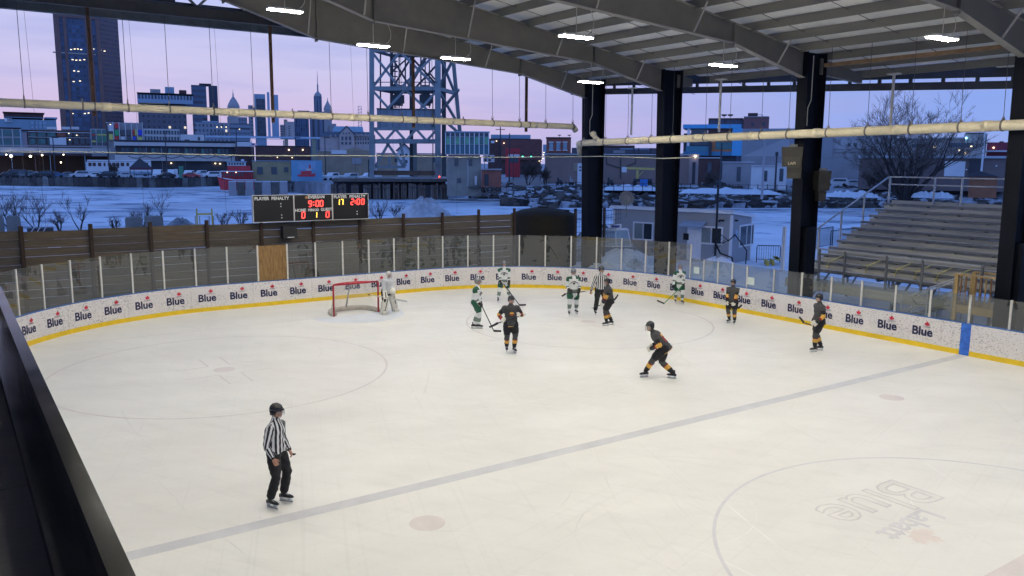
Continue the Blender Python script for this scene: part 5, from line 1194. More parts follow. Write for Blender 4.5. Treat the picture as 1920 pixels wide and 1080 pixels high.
C_CONC = mat('city_concrete', (.30, .30, .30), .85, .15, .15); C_PALE = mat('city_pale_frame', (.50, .50, .48), .7, .1, .3); C_BRN = mat('city_brown_pier', (.115, .072, .068), .8, .15, .1); C_BRK = mat('city_brick', (.17, .065, .05), .85, .25, .5); C_DBRK = mat('city_dark_brick', (.06, .035, .035), .85, .25, .4)
C_DARK = mat('city_dark', (.035, .037, .045), .8, .2, .2); C_BLUE = mat('city_blue_metal', (.16, .24, .32), .6, .12, .2); C_GREY = mat('city_grey', (.20, .20, .22), .8, .15, .2); C_TAN = mat('city_tan_stucco', (.20, .165, .13), .9, .2, .3); C_WHITE = mat('city_white_metal', (.55, .57, .60), .6, .1, .3)
C_LAMP = emis('street_lamp_glow', (1., .82, .55), 14.); C_LAMP2 = emis('window_lamp_glow', (1., .8, .5), 2.6)
# --- the tall tower
b = Blk('office_tower', 'very tall dark glass tower with brown piers at the left', 'tower', 145, 860)
TG = grid_mat('tower_glass', (.035, .05, .075), (.02, .045, .09), 3.2, 3.9, .8, .7, .012, .35); TS = grid_mat('tower_side', (.10, .063, .062), (.018, .028, .05), 2.6, 3.9, .55, .5, .01)
x0, zt_ = b.L(99, 22); x1, _ = b.L(180, 24); x2, zt2 = b.L(222, 29)
dside = (x2-x1)/.72
sd = Vector((.72, .69))                 # side face recedes to the right
P4 = [(x0, 0), (x1, 0), (x1+sd.x*dside, sd.y*dside), (x0+sd.x*dside, sd.y*dside)]
bd = MB(); bd.hexa([(*q, 0) for q in P4]+[(*q, zt_) for q in P4]); bd.m = [0, 0, 0, 1, 1, 1]; bd.build('shaft', [TG, TS], b.t)
for px, w in ((99, 3.0), (106, 1.6), (117, 2.4), (158, 2.4), (167, 1.6), (178, 3.2)):
    x, _ = b.L(px, 30); MB().span(x, x+w, -.9, -.02, 0, zt_+.3).build('pier', C_BRN, b.t)
MB().span(x0-.1, x1+.3, -1.2, -.95, zt_-4, zt_+.4).build('crown_band', C_BRN, b.t); b.box('mechanical_band', 99, 99, 180, 101.5, -.6, -.03, mat('tower_band', (.22, .20, .19), .7, .1), b.t)
for px, py in ((124, 92), (133, 93), (140, 92), (146, 92), (152, 93), (136, 112), (143, 113), (150, 113), (158, 112), (139, 133), (147, 134), (138, 153), (150, 152), (175, 92), (188, 94), (196, 96), (136, 213), (159, 213), (166, 212), (175, 213)):
    b.box('lit_window', px-1.6, py-.8, px+1.8, py+.6, -.4, -.05, C_LAMP2)
# --- office blocks of the skyline
b = Blk('office_block', 'broad office block with rooftop boxes right of the tall tower', 'building', 310, 800)
b.box('lower_wall', 258, 196, 352, 262, 0, 40, grid_mat('office_a', (.075, .07, .085), (.02, .03, .045), 4.2, 4.6, .45, .45, .015), ground=True); b.box('upper_storey', 257, 177, 362, 195.8, -2, 38, grid_mat('office_a2', (.17, .22, .27), (.03, .045, .065), 2.6, 9.5, .6, .55), b.t)
b.box('cornice', 256.5, 174.5, 362.5, 177, -3, 39, C_DARK)
b.box('roof_box', 281, 166, 301, 174.4, 4, 20, C_GREY); b.box('roof_box', 309, 162, 327, 174.4, 4, 20, C_BLUE); b.box('roof_box', 336, 168, 350, 174.4, 4, 20, C_DBRK)
b = Blk('office_block', 'dark banded office tower behind the broad office block', 'building', 385, 880)
b.box('front', 358, 159, 391, 262, 0, 30, grid_mat('office_b', (.06, .085, .125), (.025, .035, .055), 80, 5.4, 1., .45)); b.box('side', 391, 160, 412, 262, 2, 28, mat('office_b_side', (.03, .042, .065), .6, .15, .1)); b.box('penthouse', 373, 155.5, 396, 159, 4, 22, C_DARK)
b = Blk('city_hall_tower', 'small domed tower with pointed lantern on the skyline', 'tower', 438, 1250)
b.box('shaft', 427, 202, 449, 262, 0, 18, C_GREY, ground=True); x, z = b.L(438, 202)
MB().lathe((x, 9, z), [(8.4, 0), (8.4, 2), (7, 6), (4.6, 10.5), (2.0, 14.5), (.9, 16), (.9, 19), (.3, 22), (.15, 26)], 14).build('dome', C_GREY, b.t); b.box('wing', 426, 219, 465, 262, 1, 17, grid_mat('hall_w', (.12, .13, .16), (.04, .05, .07), 3.5, 5, .5, .5))
b = Blk('arched_building', 'grey mid-rise with a row of small arches below the dome', 'building', 418, 650)
b.box('wall', 365, 229, 430, 264, 0, 30, grid_mat('arch_w', (.15, .165, .19), (.04, .05, .065), 2.6, 3.6, .5, .5, .01), ground=True); b.box('right_wing', 430.2, 231, 470, 264, 1, 30, grid_mat('arch_w2', (.13, .155, .19), (.05, .065, .085), 60, 3.4, 1, .4)); b.box('roof', 378, 226, 409, 229, 5, 25, C_BLUE)
for k in range(8): b.box('arch', 394+k*4.6, 248, 396.4+k*4.6, 252, -.3, -.02, G_DK)
for px in (407, 415, 424): b.box('lit_window', px-1, 237.4, px+1, 239, -.3, -.02, C_LAMP2)
b = Blk('office_block', 'pale blue office tower with dark glass panel left of the spire', 'building', 500, 900)
b.box('left_bay', 476, 176, 500, 258, 0, 24, mat('office_c', (.17, .24, .32), .5, .12, .1), ground=True); b.box('glass_panel', 480, 185, 499, 258, -.5, -.03, grid_mat('office_c_gl', (.05, .06, .075), (.03, .04, .055), 3, 4.2, .8, .6, .02)); b.box('stair_tower', 500.2, 173, 508, 258, -2, 20, mat('office_c2', (.22, .30, .40), .5, .1, .1)); b.box('right_bay', 508.2, 177.5, 524, 258, 0, 24, mat('office_c3', (.19, .27, .37), .5, .1, .1)); b.box('low_annex', 465, 197, 475.8, 258, 2, 20, grid_mat('office_c4', (.17, .18, .20), (.06, .07, .09), 3, 3.6, .55, .5))
b = Blk('stepped_block', 'pink grey stepped block with balconies', 'building', 540, 760)
b.box('tall_part', 532, 224, 540, 260, 0, 18, C_TAN, ground=True); b.box('wide_part', 534, 228, 553, 260, -1, 16, mat('stepped', (.26, .24, .25), .8, .1, .2)); b.box('low_part', 525, 234, 534, 260, -2, 16, C_GREY)
for k in range(5): b.box('balcony', 525.5, 237+k*4.4, 533, 238.6+k*4.4, -2.6, -2.02, G_DK); b.box('window', 541, 236+k*4.4, 544, 237.6+k*4.4, -1.3, -1.02, G_DK)
b = Blk('office_block', 'plain dark blue office slab in front of the spired tower', 'building', 566, 820)
b.box('slab', 551, 209, 580, 258, 0, 30, grid_mat('office_d', (.035, .055, .09), (.02, .04, .075), 2.2, 4, .6, .9), ground=True); b.box('roof_edge', 558, 207, 580, 209, 2, 28, C_DARK)
b = Blk('spired_tower', 'stepped tower crowned by a long thin spire', 'tower', 597, 950)
b.box('base', 580, 209, 623, 262, 0, 34, grid_mat('spire_b', (.10, .12, .16), (.03, .04, .06), 5.5, 70, .45, 1.), ground=True); b.box('shaft', 588, 180, 604, 209, 6, 22, grid_mat('spire_s', (.11, .13, .17), (.035, .05, .075), 3, 70, .45, 1.)); b.box('setback', 588.6, 178, 603, 180, 7, 21, C_GREY)
x, z = b.L(596, 178); MB().lathe((x, 14, z), [(4.2, 0), (3.6, 2), (1.6, 4), (.9, 5), (.8, 12), (.4, 13), (.3, 20), (.12, 27)], 10).build('spire', C_GREY, b.t)
b = Blk('pointed_block', 'block with a steep pointed roof right of the spired tower', 'building', 616, 900)
b.box('wall', 607, 204, 622, 262, 0, 16, C_GREY, ground=True); x, z = b.L(614.5, 204); MB().lathe((x, 8, z), [(4.6, 0), (3.4, 3), (1.2, 7), (.4, 9), (.15, 12)], 6).build('roof', C_GREY, b.t); b.box('annex', 618, 232, 631, 262, -2, 12, C_GREY)
b = Blk('radio_mast', 'thin lattice radio mast on the skyline left of the lift bridge', 'mast', 675, 700)
g = MB()
for px in (671.5, 677.5):
    (xa, za_), (xb2, zb2) = b.L(px, 262), b.L(px, 199); g.bar((xa, 0, 0), (xb2, 0, zb2), .35, .35)
for k in range(9):
    py = 199+k*6; (xa, z), (xb2, _) = b.L(671.5, py), b.L(677.5, py); g.bar((xa, 0, z), (xb2, 0, z), .3, .3); z2 = b.L(671.5, py+6)[1]; g.bar((xa, 0, z), (xb2, 0, z2), .2, .2)
g.build('lattice', C_GREY, b.t)
# --- gothic hall
b = Blk('gothic_hall', 'pale stone hall with pointed gable, arched windows and dark roof', 'building', 655, 420)
STN = mat('hall_stone', (.27, .235, .235), .85, .15, .4); ROOFD = mat('hall_roof', (.045, .055, .075), .7, .2, .4)
b.box('left_wing', 600, 256, 636, 274, 1, 14, STN, ground=True); b.box('right_wing', 664, 252, 704, 274, 1, 14, STN, ground=True)
(xa, za_), (xb2, zb2) = b.L(600, 256), b.L(704, 247); MB().hexa([(xa, .5, za_), (xb2, .5, za_), (xb2, 14, za_), (xa, 14, za_), (xa+2, 6, zb2), (xb2-2, 6, zb2), (xb2-2, 8, zb2), (xa+2, 8, zb2)]).build('roof', ROOFD, b.t)
b.box('gable_bay', 636, 251, 664, 274, -.6, 12, STN, ground=True); b.gable('gable', 636, 664, 251, 237.5, -.6, 12, STN)
(xa, za_), (xm, zm), (xb2, _) = b.L(634.5, 252), b.L(650, 236.3), b.L(665.5, 252)
MB().bar((xa, -.3, za_), (xm, -.3, zm), 1.2, .5).bar((xm, -.3, zm), (xb2, -.3, za_), 1.2, .5).build('gable_coping', ROOFD, b.t)
for k in range(3): b.box('arched_window', 640+k*7.2, 256, 643.8+k*7.2, 263, -.8, -.62, G_DK); b.box('attic_window', 643+k*5.2, 248.5, 645+k*5.2, 251.5, -.8, -.62, G_DK); b.box('window', 640+k*7.2, 266, 643.8+k*7.2, 271, -.8, -.62, G_DK)
for k in range(8): b.box('window', 666+k*4.7, 259, 668.3+k*4.7, 263, .8, .98, G_DK); b.box('window', 666+k*4.7, 266, 668.3+k*4.7, 270, .8, .98, G_DK)
for k in range(4): b.gable('dormer', 667+k*8.5, 671+k*8.5, 254, 249.5, .2, 4, STN)
for k in range(2): b.gable('dormer', 618+k*9, 622+k*9, 256, 251.5, .2, 4, STN)
x, z = b.L(650, 247); MB().hexa([(x-9, 12, z-3), (x+9, 12, z-3), (x+9, 26, z-3), (x-9, 26, z-3), (x-6, 15, z+3.2), (x+8, 15, z+3.2), (x+8, 22, z+3.2), (x-6, 22, z+3.2)]).build('rear_roof', C_BLUE, b.t)
# --- elevated highway
b = Blk('elevated_highway', 'pale blue elevated highway deck crossing below the skyline', 'highway', 500, 500)
b.box('deck', 385, 258.5, 690, 263, 0, 9, C_BLUE); b.box('parapet', 385, 257.4, 690, 258.4, -.3, .0, mat('parapet_blue', (.24, .32, .42), .6, .1, .2))
for px in (430, 480, 531, 600, 660): b.box('pier', px, 263, px+2.6, 275, 2, 5, C_GREY, ground=True)
# --- arena with sign at the far left
b = Blk('arena_hall', 'blue grey arena hall with white number sign at the far left', 'building', 45, 560)
b.box('wall', -30, 222, 108, 262, 0, 40, mat('arena_blue', (.12, .19, .25), .6, .15, .08), ground=True); b.box('upper_storey', 6, 211, 82, 221, 6, 34, C_DBRK); b.box('roof_edge', 4, 209, 84, 211, 4, 36, mat('roof_edge_red', (.16, .07, .05), .7, .15, .2)); b.box('light_band', 8, 219, 107, 222.5, -.5, -.02, mat('arena_band', (.20, .32, .42), .6, .1, .1)); b.box('side_block', 84, 219, 108, 222, 3, 30, C_BLUE)
b.box('sign', 8, 221.5, 22, 228.5, -1.2, -.55, C_WHITE); (xs, zs) = b.L(17, 225); inst('sign_lettering', text_mesh('10', 2.2, G_DK, .08, .05), b.t, (xs, -1.3, zs), (PI/2, 0, 0))
for k in range(4):
    for j in range(2): b.box('window', 58+k*7.6, 228.5+j*7, 63.4+k*7.6, 234+j*7, -.4, -.02, mat('arena_window', (.16, .23, .30), .3, .1, .3))
# --- row of framed market buildings
MK = 330
def market(label, px, cols):
    return Blk('market_building', label, 'building', px, MK, 'framed market buildings')
b = market('framed market building with tall windows at the far left edge', 15, 0)
b.box('body', -40, 240, 39, 276, 0, 14, C_GREY, ground=True); b.box('cornice', -42, 237.5, 40, 240, -.6, 13, C_BRN)
for px0, px1 in ((-20, 4), (6, 22), (26, 37.5)):
    for py0, py1 in ((243.5, 255), (259.5, 275)): b.box('window', px0, py0, px1, py1, -.25, -.03, G_TEAL)
for px in (4.2, 23, 37.8): b.box('frame_post', px, 242, px+1.8, 276, -.7, -.27, C_PALE)
b.box('frame_rail', -40, 256, 39, 258, -.6, -.28, C_PALE)
b = market('framed market building with white grid and red cornice', 105, 0)
b.box('body', 40.5, 247, 169, 276, 1, 14, C_DBRK, ground=True); b.box('cornice', 39, 242.5, 170, 247, .3, 13, C_BRN); b.box('end_panel', 40.5, 248, 52, 276, .6, .97, mat('mauve_panel', (.22, .19, .22), .8, .1))
for px0, px1 in ((55, 67), (70, 86), (88.5, 104), (107, 123.5), (126.5, 136), (138, 148), (150, 159.5), (161, 169)):
    for py0, py1 in ((249, 256), (259.5, 270)):
        b.box('window' if (px0, py0) != (107, 249) else 'brick_panel', px0, py0, px1, py1, .7, .97, (G_DK if px0 > 100 else G_TEAL) if (px0, py0) != (107, 249) else C_BRK)
for px in (52.8, 67.4, 86.3, 104.3, 123.8, 136.3, 148.3, 159.8): b.box('frame_post', px, 247.5, px+1.8, 272, .2, .68, C_PALE)
for py in (247.2, 257, 270.6): b.box('frame_rail', 53, py, 169, py+1.4, .25, .66, C_PALE)
b.box('trailer', 93, 258.5, 124.5, 272, -3.5, -.5, mat('trailer_white', (.42, .50, .58), .6, .08))
for px0, px1 in ((87, 107), (116, 132), (134, 149)): b.box('roof_unit', px0, 237, px1, 242.3, 3, 8, C_WHITE)
for px, py in ((129, 250), (144, 253.5), (131, 262)): b.box('lit_window', px-1.2, py-.7, px+1.2, py+.7, .5, .68, C_LAMP2)
b = market('framed market building with coloured panels', 220, 0)
b.box('body', 169.5, 241, 200, 276, 0, 12, C_GREY, ground=True); b.box('taller_body', 200.3, 229, 268, 276, .6, 12, C_GREY, ground=True)
pal = {n: mat('panel_'+n, c, .6, .1) for n, c in dict(yellow=(.55, .48, .12), red=(.42, .04, .04), blue=(.03, .06, .50), green=(.03, .28, .12), white=(.5, .53, .56)).items()}
for (px0, py0, px1, py1, m) in ((172, 243.5, 179.5, 251, G_TEAL), (182, 243.5, 190.5, 251, G_TEAL), (192.5, 243.5, 200, 251, G_TEAL), (172, 251.5, 179.5, 254, pal['red']), (182, 251.5, 200, 254, pal['yellow']), (172, 255, 179.5, 263, G_DK), (182, 255, 190.5, 266, G_GRN), (192.5, 255, 200, 266, G_GRN), (172, 263.5, 179.5, 266.5, pal['yellow']), (172, 267.5, 200, 272, G_DK),
        (203, 233, 212, 246, pal['white']), (215, 231, 223, 240.5, pal['red']), (203, 246.5, 212, 250, G_DK), (215, 244, 223, 254, pal['green']), (204, 251, 212, 262, pal['yellow']), (215, 255.5, 223, 263, pal['red']), (226, 243.5, 234.5, 254, G_DK), (237, 243.5, 246, 254, G_DK), (248.5, 243, 252.5, 254, pal['red']), (252.7, 243, 257, 254, pal['yellow']), (259, 243.5, 266.5, 254, pal['blue']), (226, 256, 234.5, 265, pal['white']), (237, 256, 246, 265, G_DK), (249, 256, 255, 265, pal['blue']), (257, 257, 266.5, 265, pal['yellow'])): b.box('panel', px0, py0, px1, py1, -.25, .55 if px0 > 200 else -.03, m)
for px in (169.8, 179.9, 190.6, 200.3, 212.3, 223.4, 234.8, 246.3, 257.2, 266.8): b.box('frame_post', px, 242 if px < 200 else 229, px+1.7, 276, -.7, -.27, C_PALE)
b.box('top_structure', 226, 232, 260, 240, 5, 11, C_DBRK)
b = market('grey market building with a row of narrow windows', 303, 0)
b.box('body', 268.5, 241, 338, 276, 1, 13, mat('market_grey', (.34, .36, .38), .7, .1, .3), ground=True)
b.grid('window', 270, 243.5, 337, 252.5, 12, 1, .62, .95, .9, G_DK); b.grid('window', 270, 255, 337, 264.5, 12, 1, .62, .95, .9, G_DK)
b = Blk('white_cabin', 'plain white box building right of the market row', 'building', 360, 300); b.box('wall', 338, 252, 383, 268, 0, 8, C_WHITE, ground=True); b.box('window', 371, 257, 375, 263, -.15, -.02, G_DK); b.box('window', 346, 261.5, 355, 264.5, -.15, -.02, G_DK)
# --- elevated road on the left with lit bays
b = Blk('road_viaduct', 'concrete road viaduct with lamp lit bays on the left', 'viaduct', 100, 290)
b.box('deck', -60, 275, 208, 288, 0, 14, C_CONC); b.box('guard_rail', -60, 273, 208, 274.4, -.3, .0, C_GREY); b.box('lower_ledge', -60, 288.2, 208, 290.2, -.2, 12, C_DARK); b.box('back_wall', -60, 290.4, 208, 330, 11, 12, mat('bay_brown', (.09, .06, .045), .9, .2, .2), ground=True)
for px, m in ((20.5, C_BLUE), (40, C_TAN), (64, C_GREY), (79, C_TAN), (93, C_BLUE), (158.5, C_BLUE), (-10, C_BLUE), (-35, C_TAN), (124, C_DARK)): b.box('column', px, 290.3, px+4.2, 332, 1 if m is C_BLUE else 6, 2.4 if m is C_BLUE else 8, m, ground=True)
for px, py, rr in ((21, 292.5, .36), (57, 293, .32), (79, 290.8, .22), (119, 290.2, .16), (114, 304.5, .18), (12, 290, .16)):
    x, z = b.L(px, py); MB().ball((x, -.6, z), rr, 8, 6).build('lamp', C_LAMP, b.t)
# --- long low terminal
b = Blk('long_terminal', 'long low terminal with pale parapet bands behind the parked cars', 'building', 330, 285)
TB = mat('terminal_band', (.33, .33, .34), .8, .1, .2)
b.box('body', 215, 268, 445, 320, 1.5, 20, C_DARK, ground=True); b.box('upper_band', 213, 265.5, 442, 275.5, .5, 1.4, TB); b.box('roof_line', 213, 264.2, 470, 265.4, .3, 14, C_DARK); b.box('lower_band', 215, 290, 442, 302.5, .5, 1.4, TB)
b.grid('window', 226, 276.5, 430, 289.5, 26, 1, .8, .9, 1.3, [G_DK, G_TEAL, C_DARK, G_DK]); b.box('brick_end', 440, 275, 478, 320, -.5, 16, C_DBRK, ground=True); b.box('end_parapet', 442.3, 266, 472, 275, -.8, 15, C_PALE)
for px in (275, 303, 346): b.box('column', px, 276, px+2.4, 325, -1.2, -.2, C_GREY, ground=True)
g = MB()
for k in range(6):
    p0, p1 = 240+k*33, 273+k*33; g.tube([(b.L(p0+(p1-p0)*q/6, 292+4.5*math.sin(PI*q/6))[0], .3, b.L(p0+(p1-p0)*q/6, 292+4.5*math.sin(PI*q/6))[1]) for q in range(7)], .09, 4)
g.build('festoon_cable', C_DARK, b.t)
for px, py in ((321, 306), (404, 306.5), (413, 307)): b.box('lit_window', px-1.4, py-1, px+1.4, py+1, .9, 1.45, C_LAMP2)
# flag
b = Blk('flag_pole', 'flag pole with striped flag at the right end of the terminal', 'flag', 474, 275); x, z = b.L(472, 266); MB().cyl((x, 0, 0), (x, 0, z+.5), .08, n=6).build('pole', C_GREY, b.t)
for k in range(7): b.box('flag_stripe', 472.4, 268.5+k, 483, 269.45+k, -.03+.004*k, .03, mat('flag_red', (.35, .12, .16), .8, .1) if k % 2 == 0 else mat('flag_white', (.5, .45, .5), .8, .1))
b.box('flag_canton', 472.5, 268.4, 477, 272.4, -.06, -.034, mat('flag_blue', (.05, .07, .2), .8, .1))
# --- street lamps and poles on the quay
for k, (px, pyt, pyb, D, lb) in enumerate(((204, 232, 335, 240, 'tall dark lamp post in front of the coloured market panels'), (102, 258, 330, 240, 'dark lamp post with crossbar in front of the white trailer'), (312, 246, 330, 240, 'dark lamp post in the middle of the terminal'), (445, 241, 325, 240, 'dark lamp post at the right end of the terminal'), (555, 258, 318, 230, 'dark lamp post behind the tug mural'), (610, 258, 318, 230, 'dark lamp post left of the gothic hall gable'))):
    b = Blk('lamp_post', lb, 'lamp post', px, D, 'quay lamp posts'); (x, z) = b.L(px, pyt); MB().cyl((0, 0, 0), (0, 0, z), .16, .11, 6).build('pole', C_DARK, b.t); MB().box((.5, 0, z), (1.6, .3, .2)).build('lamp_head', C_DARK, b.t)
    if px in (445, 204): MB().ball((.9, 0, z-.1), .18, 6, 5).build('lamp', C_LAMP2, b.t)
# --- brick shed row, pillar, warehouses behind the mural
b = Blk('brick_warehouse', 'dark brick warehouse with two lit lamps left of the concrete pillar', 'building', 520, 270); b.box('wall', 478.5, 274, 584, 322, 0, 14, C_DBRK, ground=True); b.box('roof_edge', 478, 272.5, 584, 274, -.3, 14, C_BLUE)
for px, py in ((541.5, 281), (567.5, 281), (547.5, 295.5), (520, 295)): x, z = b.L(px, py); MB().ball((x, -.5, z), .26 if py < 290 else .17, 7, 5).build('lamp', C_LAMP2, b.t)
b = Blk('concrete_pillar', 'tall weathered concrete pillar left of the gothic hall', 'pillar', 589, 255); b.box('shaft', 584.5, 260.5, 594, 312, 0, 1.6, mat('pillar_moss', (.16, .17, .13), .9, .25, .6), ground=True); b.box('cap', 584, 259.5, 594.5, 260.5, -.1, 1.7, C_GREY)
b = Blk('tan_warehouse', 'tan warehouse with white sign behind the parked pickups', 'building', 640, 262); b.box('wall', 594.5, 284, 700, 322, 0, 14, C_TAN, ground=True); b.gable('roof', 630, 700, 284.2, 276.5, .2, 14, C_TAN); b.box('roof_edge', 594.5, 282.8, 650, 284, -.3, 14, C_WHITE); b.box('sign', 621, 281.5, 650, 289, -.6, -.32, C_WHITE); b.box('door', 660, 296, 678, 308, -.15, -.02, C_GREY)
b = Blk('tan_warehouse', 'low tan building seen through the legs of the lift bridge', 'building', 790, 235); b.box('wall', 706, 289, 838, 322, 0, 12, C_TAN, ground=True); b.box('roof_edge', 705, 286.5, 838, 289, -.3, 12, C_GREY)
for px in (740, 760, 812): b.box('window', px, 296, px+6, 304, -.12, -.02, G_DK)
b = Blk('white_house', 'white gabled house seen between the lift bridge legs', 'building', 757, 215); b.box('wall', 745, 282, 770, 318, 0, 9, C_WHITE, ground=True); b.gable('gable', 744, 771, 282.2, 269.5, 0, 9, C_WHITE); (xa, za_), (xm, zm), (xb2, _) = b.L(742.5, 283), b.L(757.5, 268.6), b.L(772.5, 283); MB().bar((xa, 4, za_), (xm, 4, zm), 9, .3).bar((xm, 4, zm), (xb2, 4, za_), 9, .3).build('roof', C_DARK, b.t)
for px in (750, 760): b.box('window', px, 288, px+4, 294, -.1, -.02, G_DK); b.box('window', px, 300, px+4, 306, -.1, -.02, G_DK)
b = Blk('museum_office', 'yellow grey two storey block with three windows left of the tug mural', 'building', 510, 205); b.box('wall', 472.5, 302.5, 546, 340, 0, 12, mat('ochre_stucco', (.21, .18, .11), .9, .15, .4), ground=True); b.box('roof_edge', 472, 300.8, 547, 302.5, -.2, 12, C_BLUE)
for px in (482, 508.5, 532.5): b.box('window', px, 313 if px < 530 else 313.5, px+(11 if px < 530 else 8), 326.5 if px < 530 else 322.5, -.12, -.02, G_DK)
b = Blk('tug_mural', 'large blue mural of a red tugboat on a wall', 'mural', 575, 200); b.box('board', 545.5, 300.5, 604.5, 331, 0, .8, mat('mural_blue', (.10, .28, .45), .7, .25, .25, col2=(.30, .48, .62)), ground=True); b.box('dark_band', 560, 303, 592, 318, -.02, -.005, mat('mural_cloud', (.16, .26, .38), .8, .2, .3))
MR = mat('mural_red', (.42, .04, .05), .7, .15); x = lambda a, c: (b.L(a, c)[0], -.06, b.L(a, c)[1])
MB().prism([x(557, 327), x(560, 331), x(590, 331), x(592, 324.5), x(583, 327), x(566, 327.5)], (0, .04, 0)).build('painted_hull', MR, b.t); MB().prism([x(564, 327), x(564, 321), x(584, 320.5), x(584, 326.5)], (0, .03, 0)).build('painted_deckhouse', MR, b.t); MB().prism([x(574, 320), x(574, 316), x(584, 316), x(584, 320)], (0, .03, 0)).build('painted_wheelhouse', mat('mural_pink', (.55, .35, .35), .7, .1), b.t); MB().prism([x(579.5, 316), x(579.5, 309), x(582.5, 309), x(582.5, 316)], (0, .03, 0)).build('painted_funnel', MR, b.t)
# --- quay wall with facing panels and coping
QW = [wl[k] for k in range(1, 5)]; qw = thing('quay_wall', 'dark sheet pile quay wall with snowy coping along the far left shore', 'quay wall', (QW[1].x, QW[1].y, -1.5))
PILE = [mat('quay_%d' % k, c, .9, .4, .5) for k, c in enumerate(((.045, .04, .04), (.07, .065, .062), (.12, .12, .12)))]
for A, B in zip(QW[:-1], QW[1:]):
    n = max(2, int((B-A).length/1.9)); dv = ((A+B)/2-CAM).xy.normalized()
    for k in range(n):
        a = A.lerp(B, (k+.03)/n); c = A.lerp(B, (k+.97)/n); o_ = .15+.12*(k % 2); m = PILE[2] if random.random() < .14 else random.choice(PILE[:2])
        MB().hexa([(a.x-dv.x*o_, a.y-dv.y*o_, -1.55), (c.x-dv.x*o_, c.y-dv.y*o_, -1.55), (c.x+dv.x*.35, c.y+dv.y*.35, -1.55), (a.x+dv.x*.35, a.y+dv.y*.35, -1.55), (a.x-dv.x*o_, a.y-dv.y*o_, 1.22), (c.x-dv.x*o_, c.y-dv.y*o_, 1.22), (c.x+dv.x*.35, c.y+dv.y*.35, 1.22), (a.x+dv.x*.35, a.y+dv.y*.35, 1.22)]).build('sheet_pile', m, qw, world=True)
    a, c = A, B; MB().hexa([(a.x-dv.x*.35, a.y-dv.y*.35, 1.225), (c.x-dv.x*.35, c.y-dv.y*.35, 1.225), (c.x+dv.x*7, c.y+dv.y*7, 1.26), (a.x+dv.x*7, a.y+dv.y*7, 1.26), (a.x-dv.x*.35, a.y-dv.y*.35, 1.46), (c.x-dv.x*.35, c.y-dv.y*.35, 1.46), (c.x+dv.x*7, c.y+dv.y*7, 1.40), (a.x+dv.x*7, a.y+dv.y*7, 1.40)]).build('snowy_coping', SNOW, qw, world=True)
    n = max(2, int((B-A).length/3.2)); g = MB()
    for k in range(n+1): q = A.lerp(B, k/n); g.bar((q.x+dv.x*2, q.y+dv.y*2, 1.4), (q.x+dv.x*2, q.y+dv.y*2, 2.45), .08, .08)
    g.bar((A.x+dv.x*2, A.y+dv.y*2, 2.4), (B.x+dv.x*2, B.y+dv.y*2, 2.4), .07, .07); g.build('quay_rail', C_DARK, qw, world=True)
# --- streetcar / bus, tent
b = Blk('tour_bus', 'long white bus with dark windows parked under the viaduct', 'bus', 222, 246)
BW = mat('bus_white', (.50, .56, .60), .5, .08); b.box('body', 161, 303, 284, 322, 0, 2.6, BW); b.box('roof', 163, 299.5, 283, 303, .2, 2.4, C_WHITE); b.box('skirt', 161, 322.2, 284, 326, .05, 2.5, C_BLUE)
for k, (p0, p1) in enumerate(((165.5, 172), (173.5, 180), (183.5, 190), (194, 198), (202, 208.5), (210.5, 216.5), (218, 224), (226, 233), (237, 242), (262, 268), (271, 278))): b.box('window', p0, 305, p1, 311.5, -.06, -.01, C_DBRK)
for px in (170, 205, 240, 272): x, z = b.L(px, 326); MB().cyl((x, -.1, .48), (x, .25, .48), .48, n=14).build('wheel', C_DARK, b.t)
b = Blk('canopy_tent', 'black peaked canopy tent on the quay', 'tent', 263, 224)
(xa, za_), (xb2, _), (xm, zm) = b.L(242.5, 314), b.L(285, 314), b.L(262, 296)
MB().quad((xa, 0, za_), (xb2, 0, za_), (xm, 3, zm)).quad((xb2, 0, za_), (xb2, 6, za_), (xm, 3, zm)).quad((xb2, 6, za_), (xa, 6, za_), (xm, 3, zm)).quad((xa, 6, za_), (xa, 0, za_), (xm, 3, zm)).build('canopy', mat('tent_black', (.025, .025, .032), .7, .15), b.t)
MB().span(xa, xb2, 0, .03, za_-.55, za_).span(xa, xa+.03, 0, 6, za_-.55, za_).build('valance', mat('tent_maroon', (.06, .02, .03), .7, .1), b.t)
for x, y in ((xa+.1, .1), (xb2-.1, .1), (xa+.1, 5.9), (xb2-.1, 5.9), (xa+1.0, .1), (xb2-1, .1)): MB().bar((x, y, 0), (x, y, za_), .12, .12).build('leg', C_DARK, b.t)
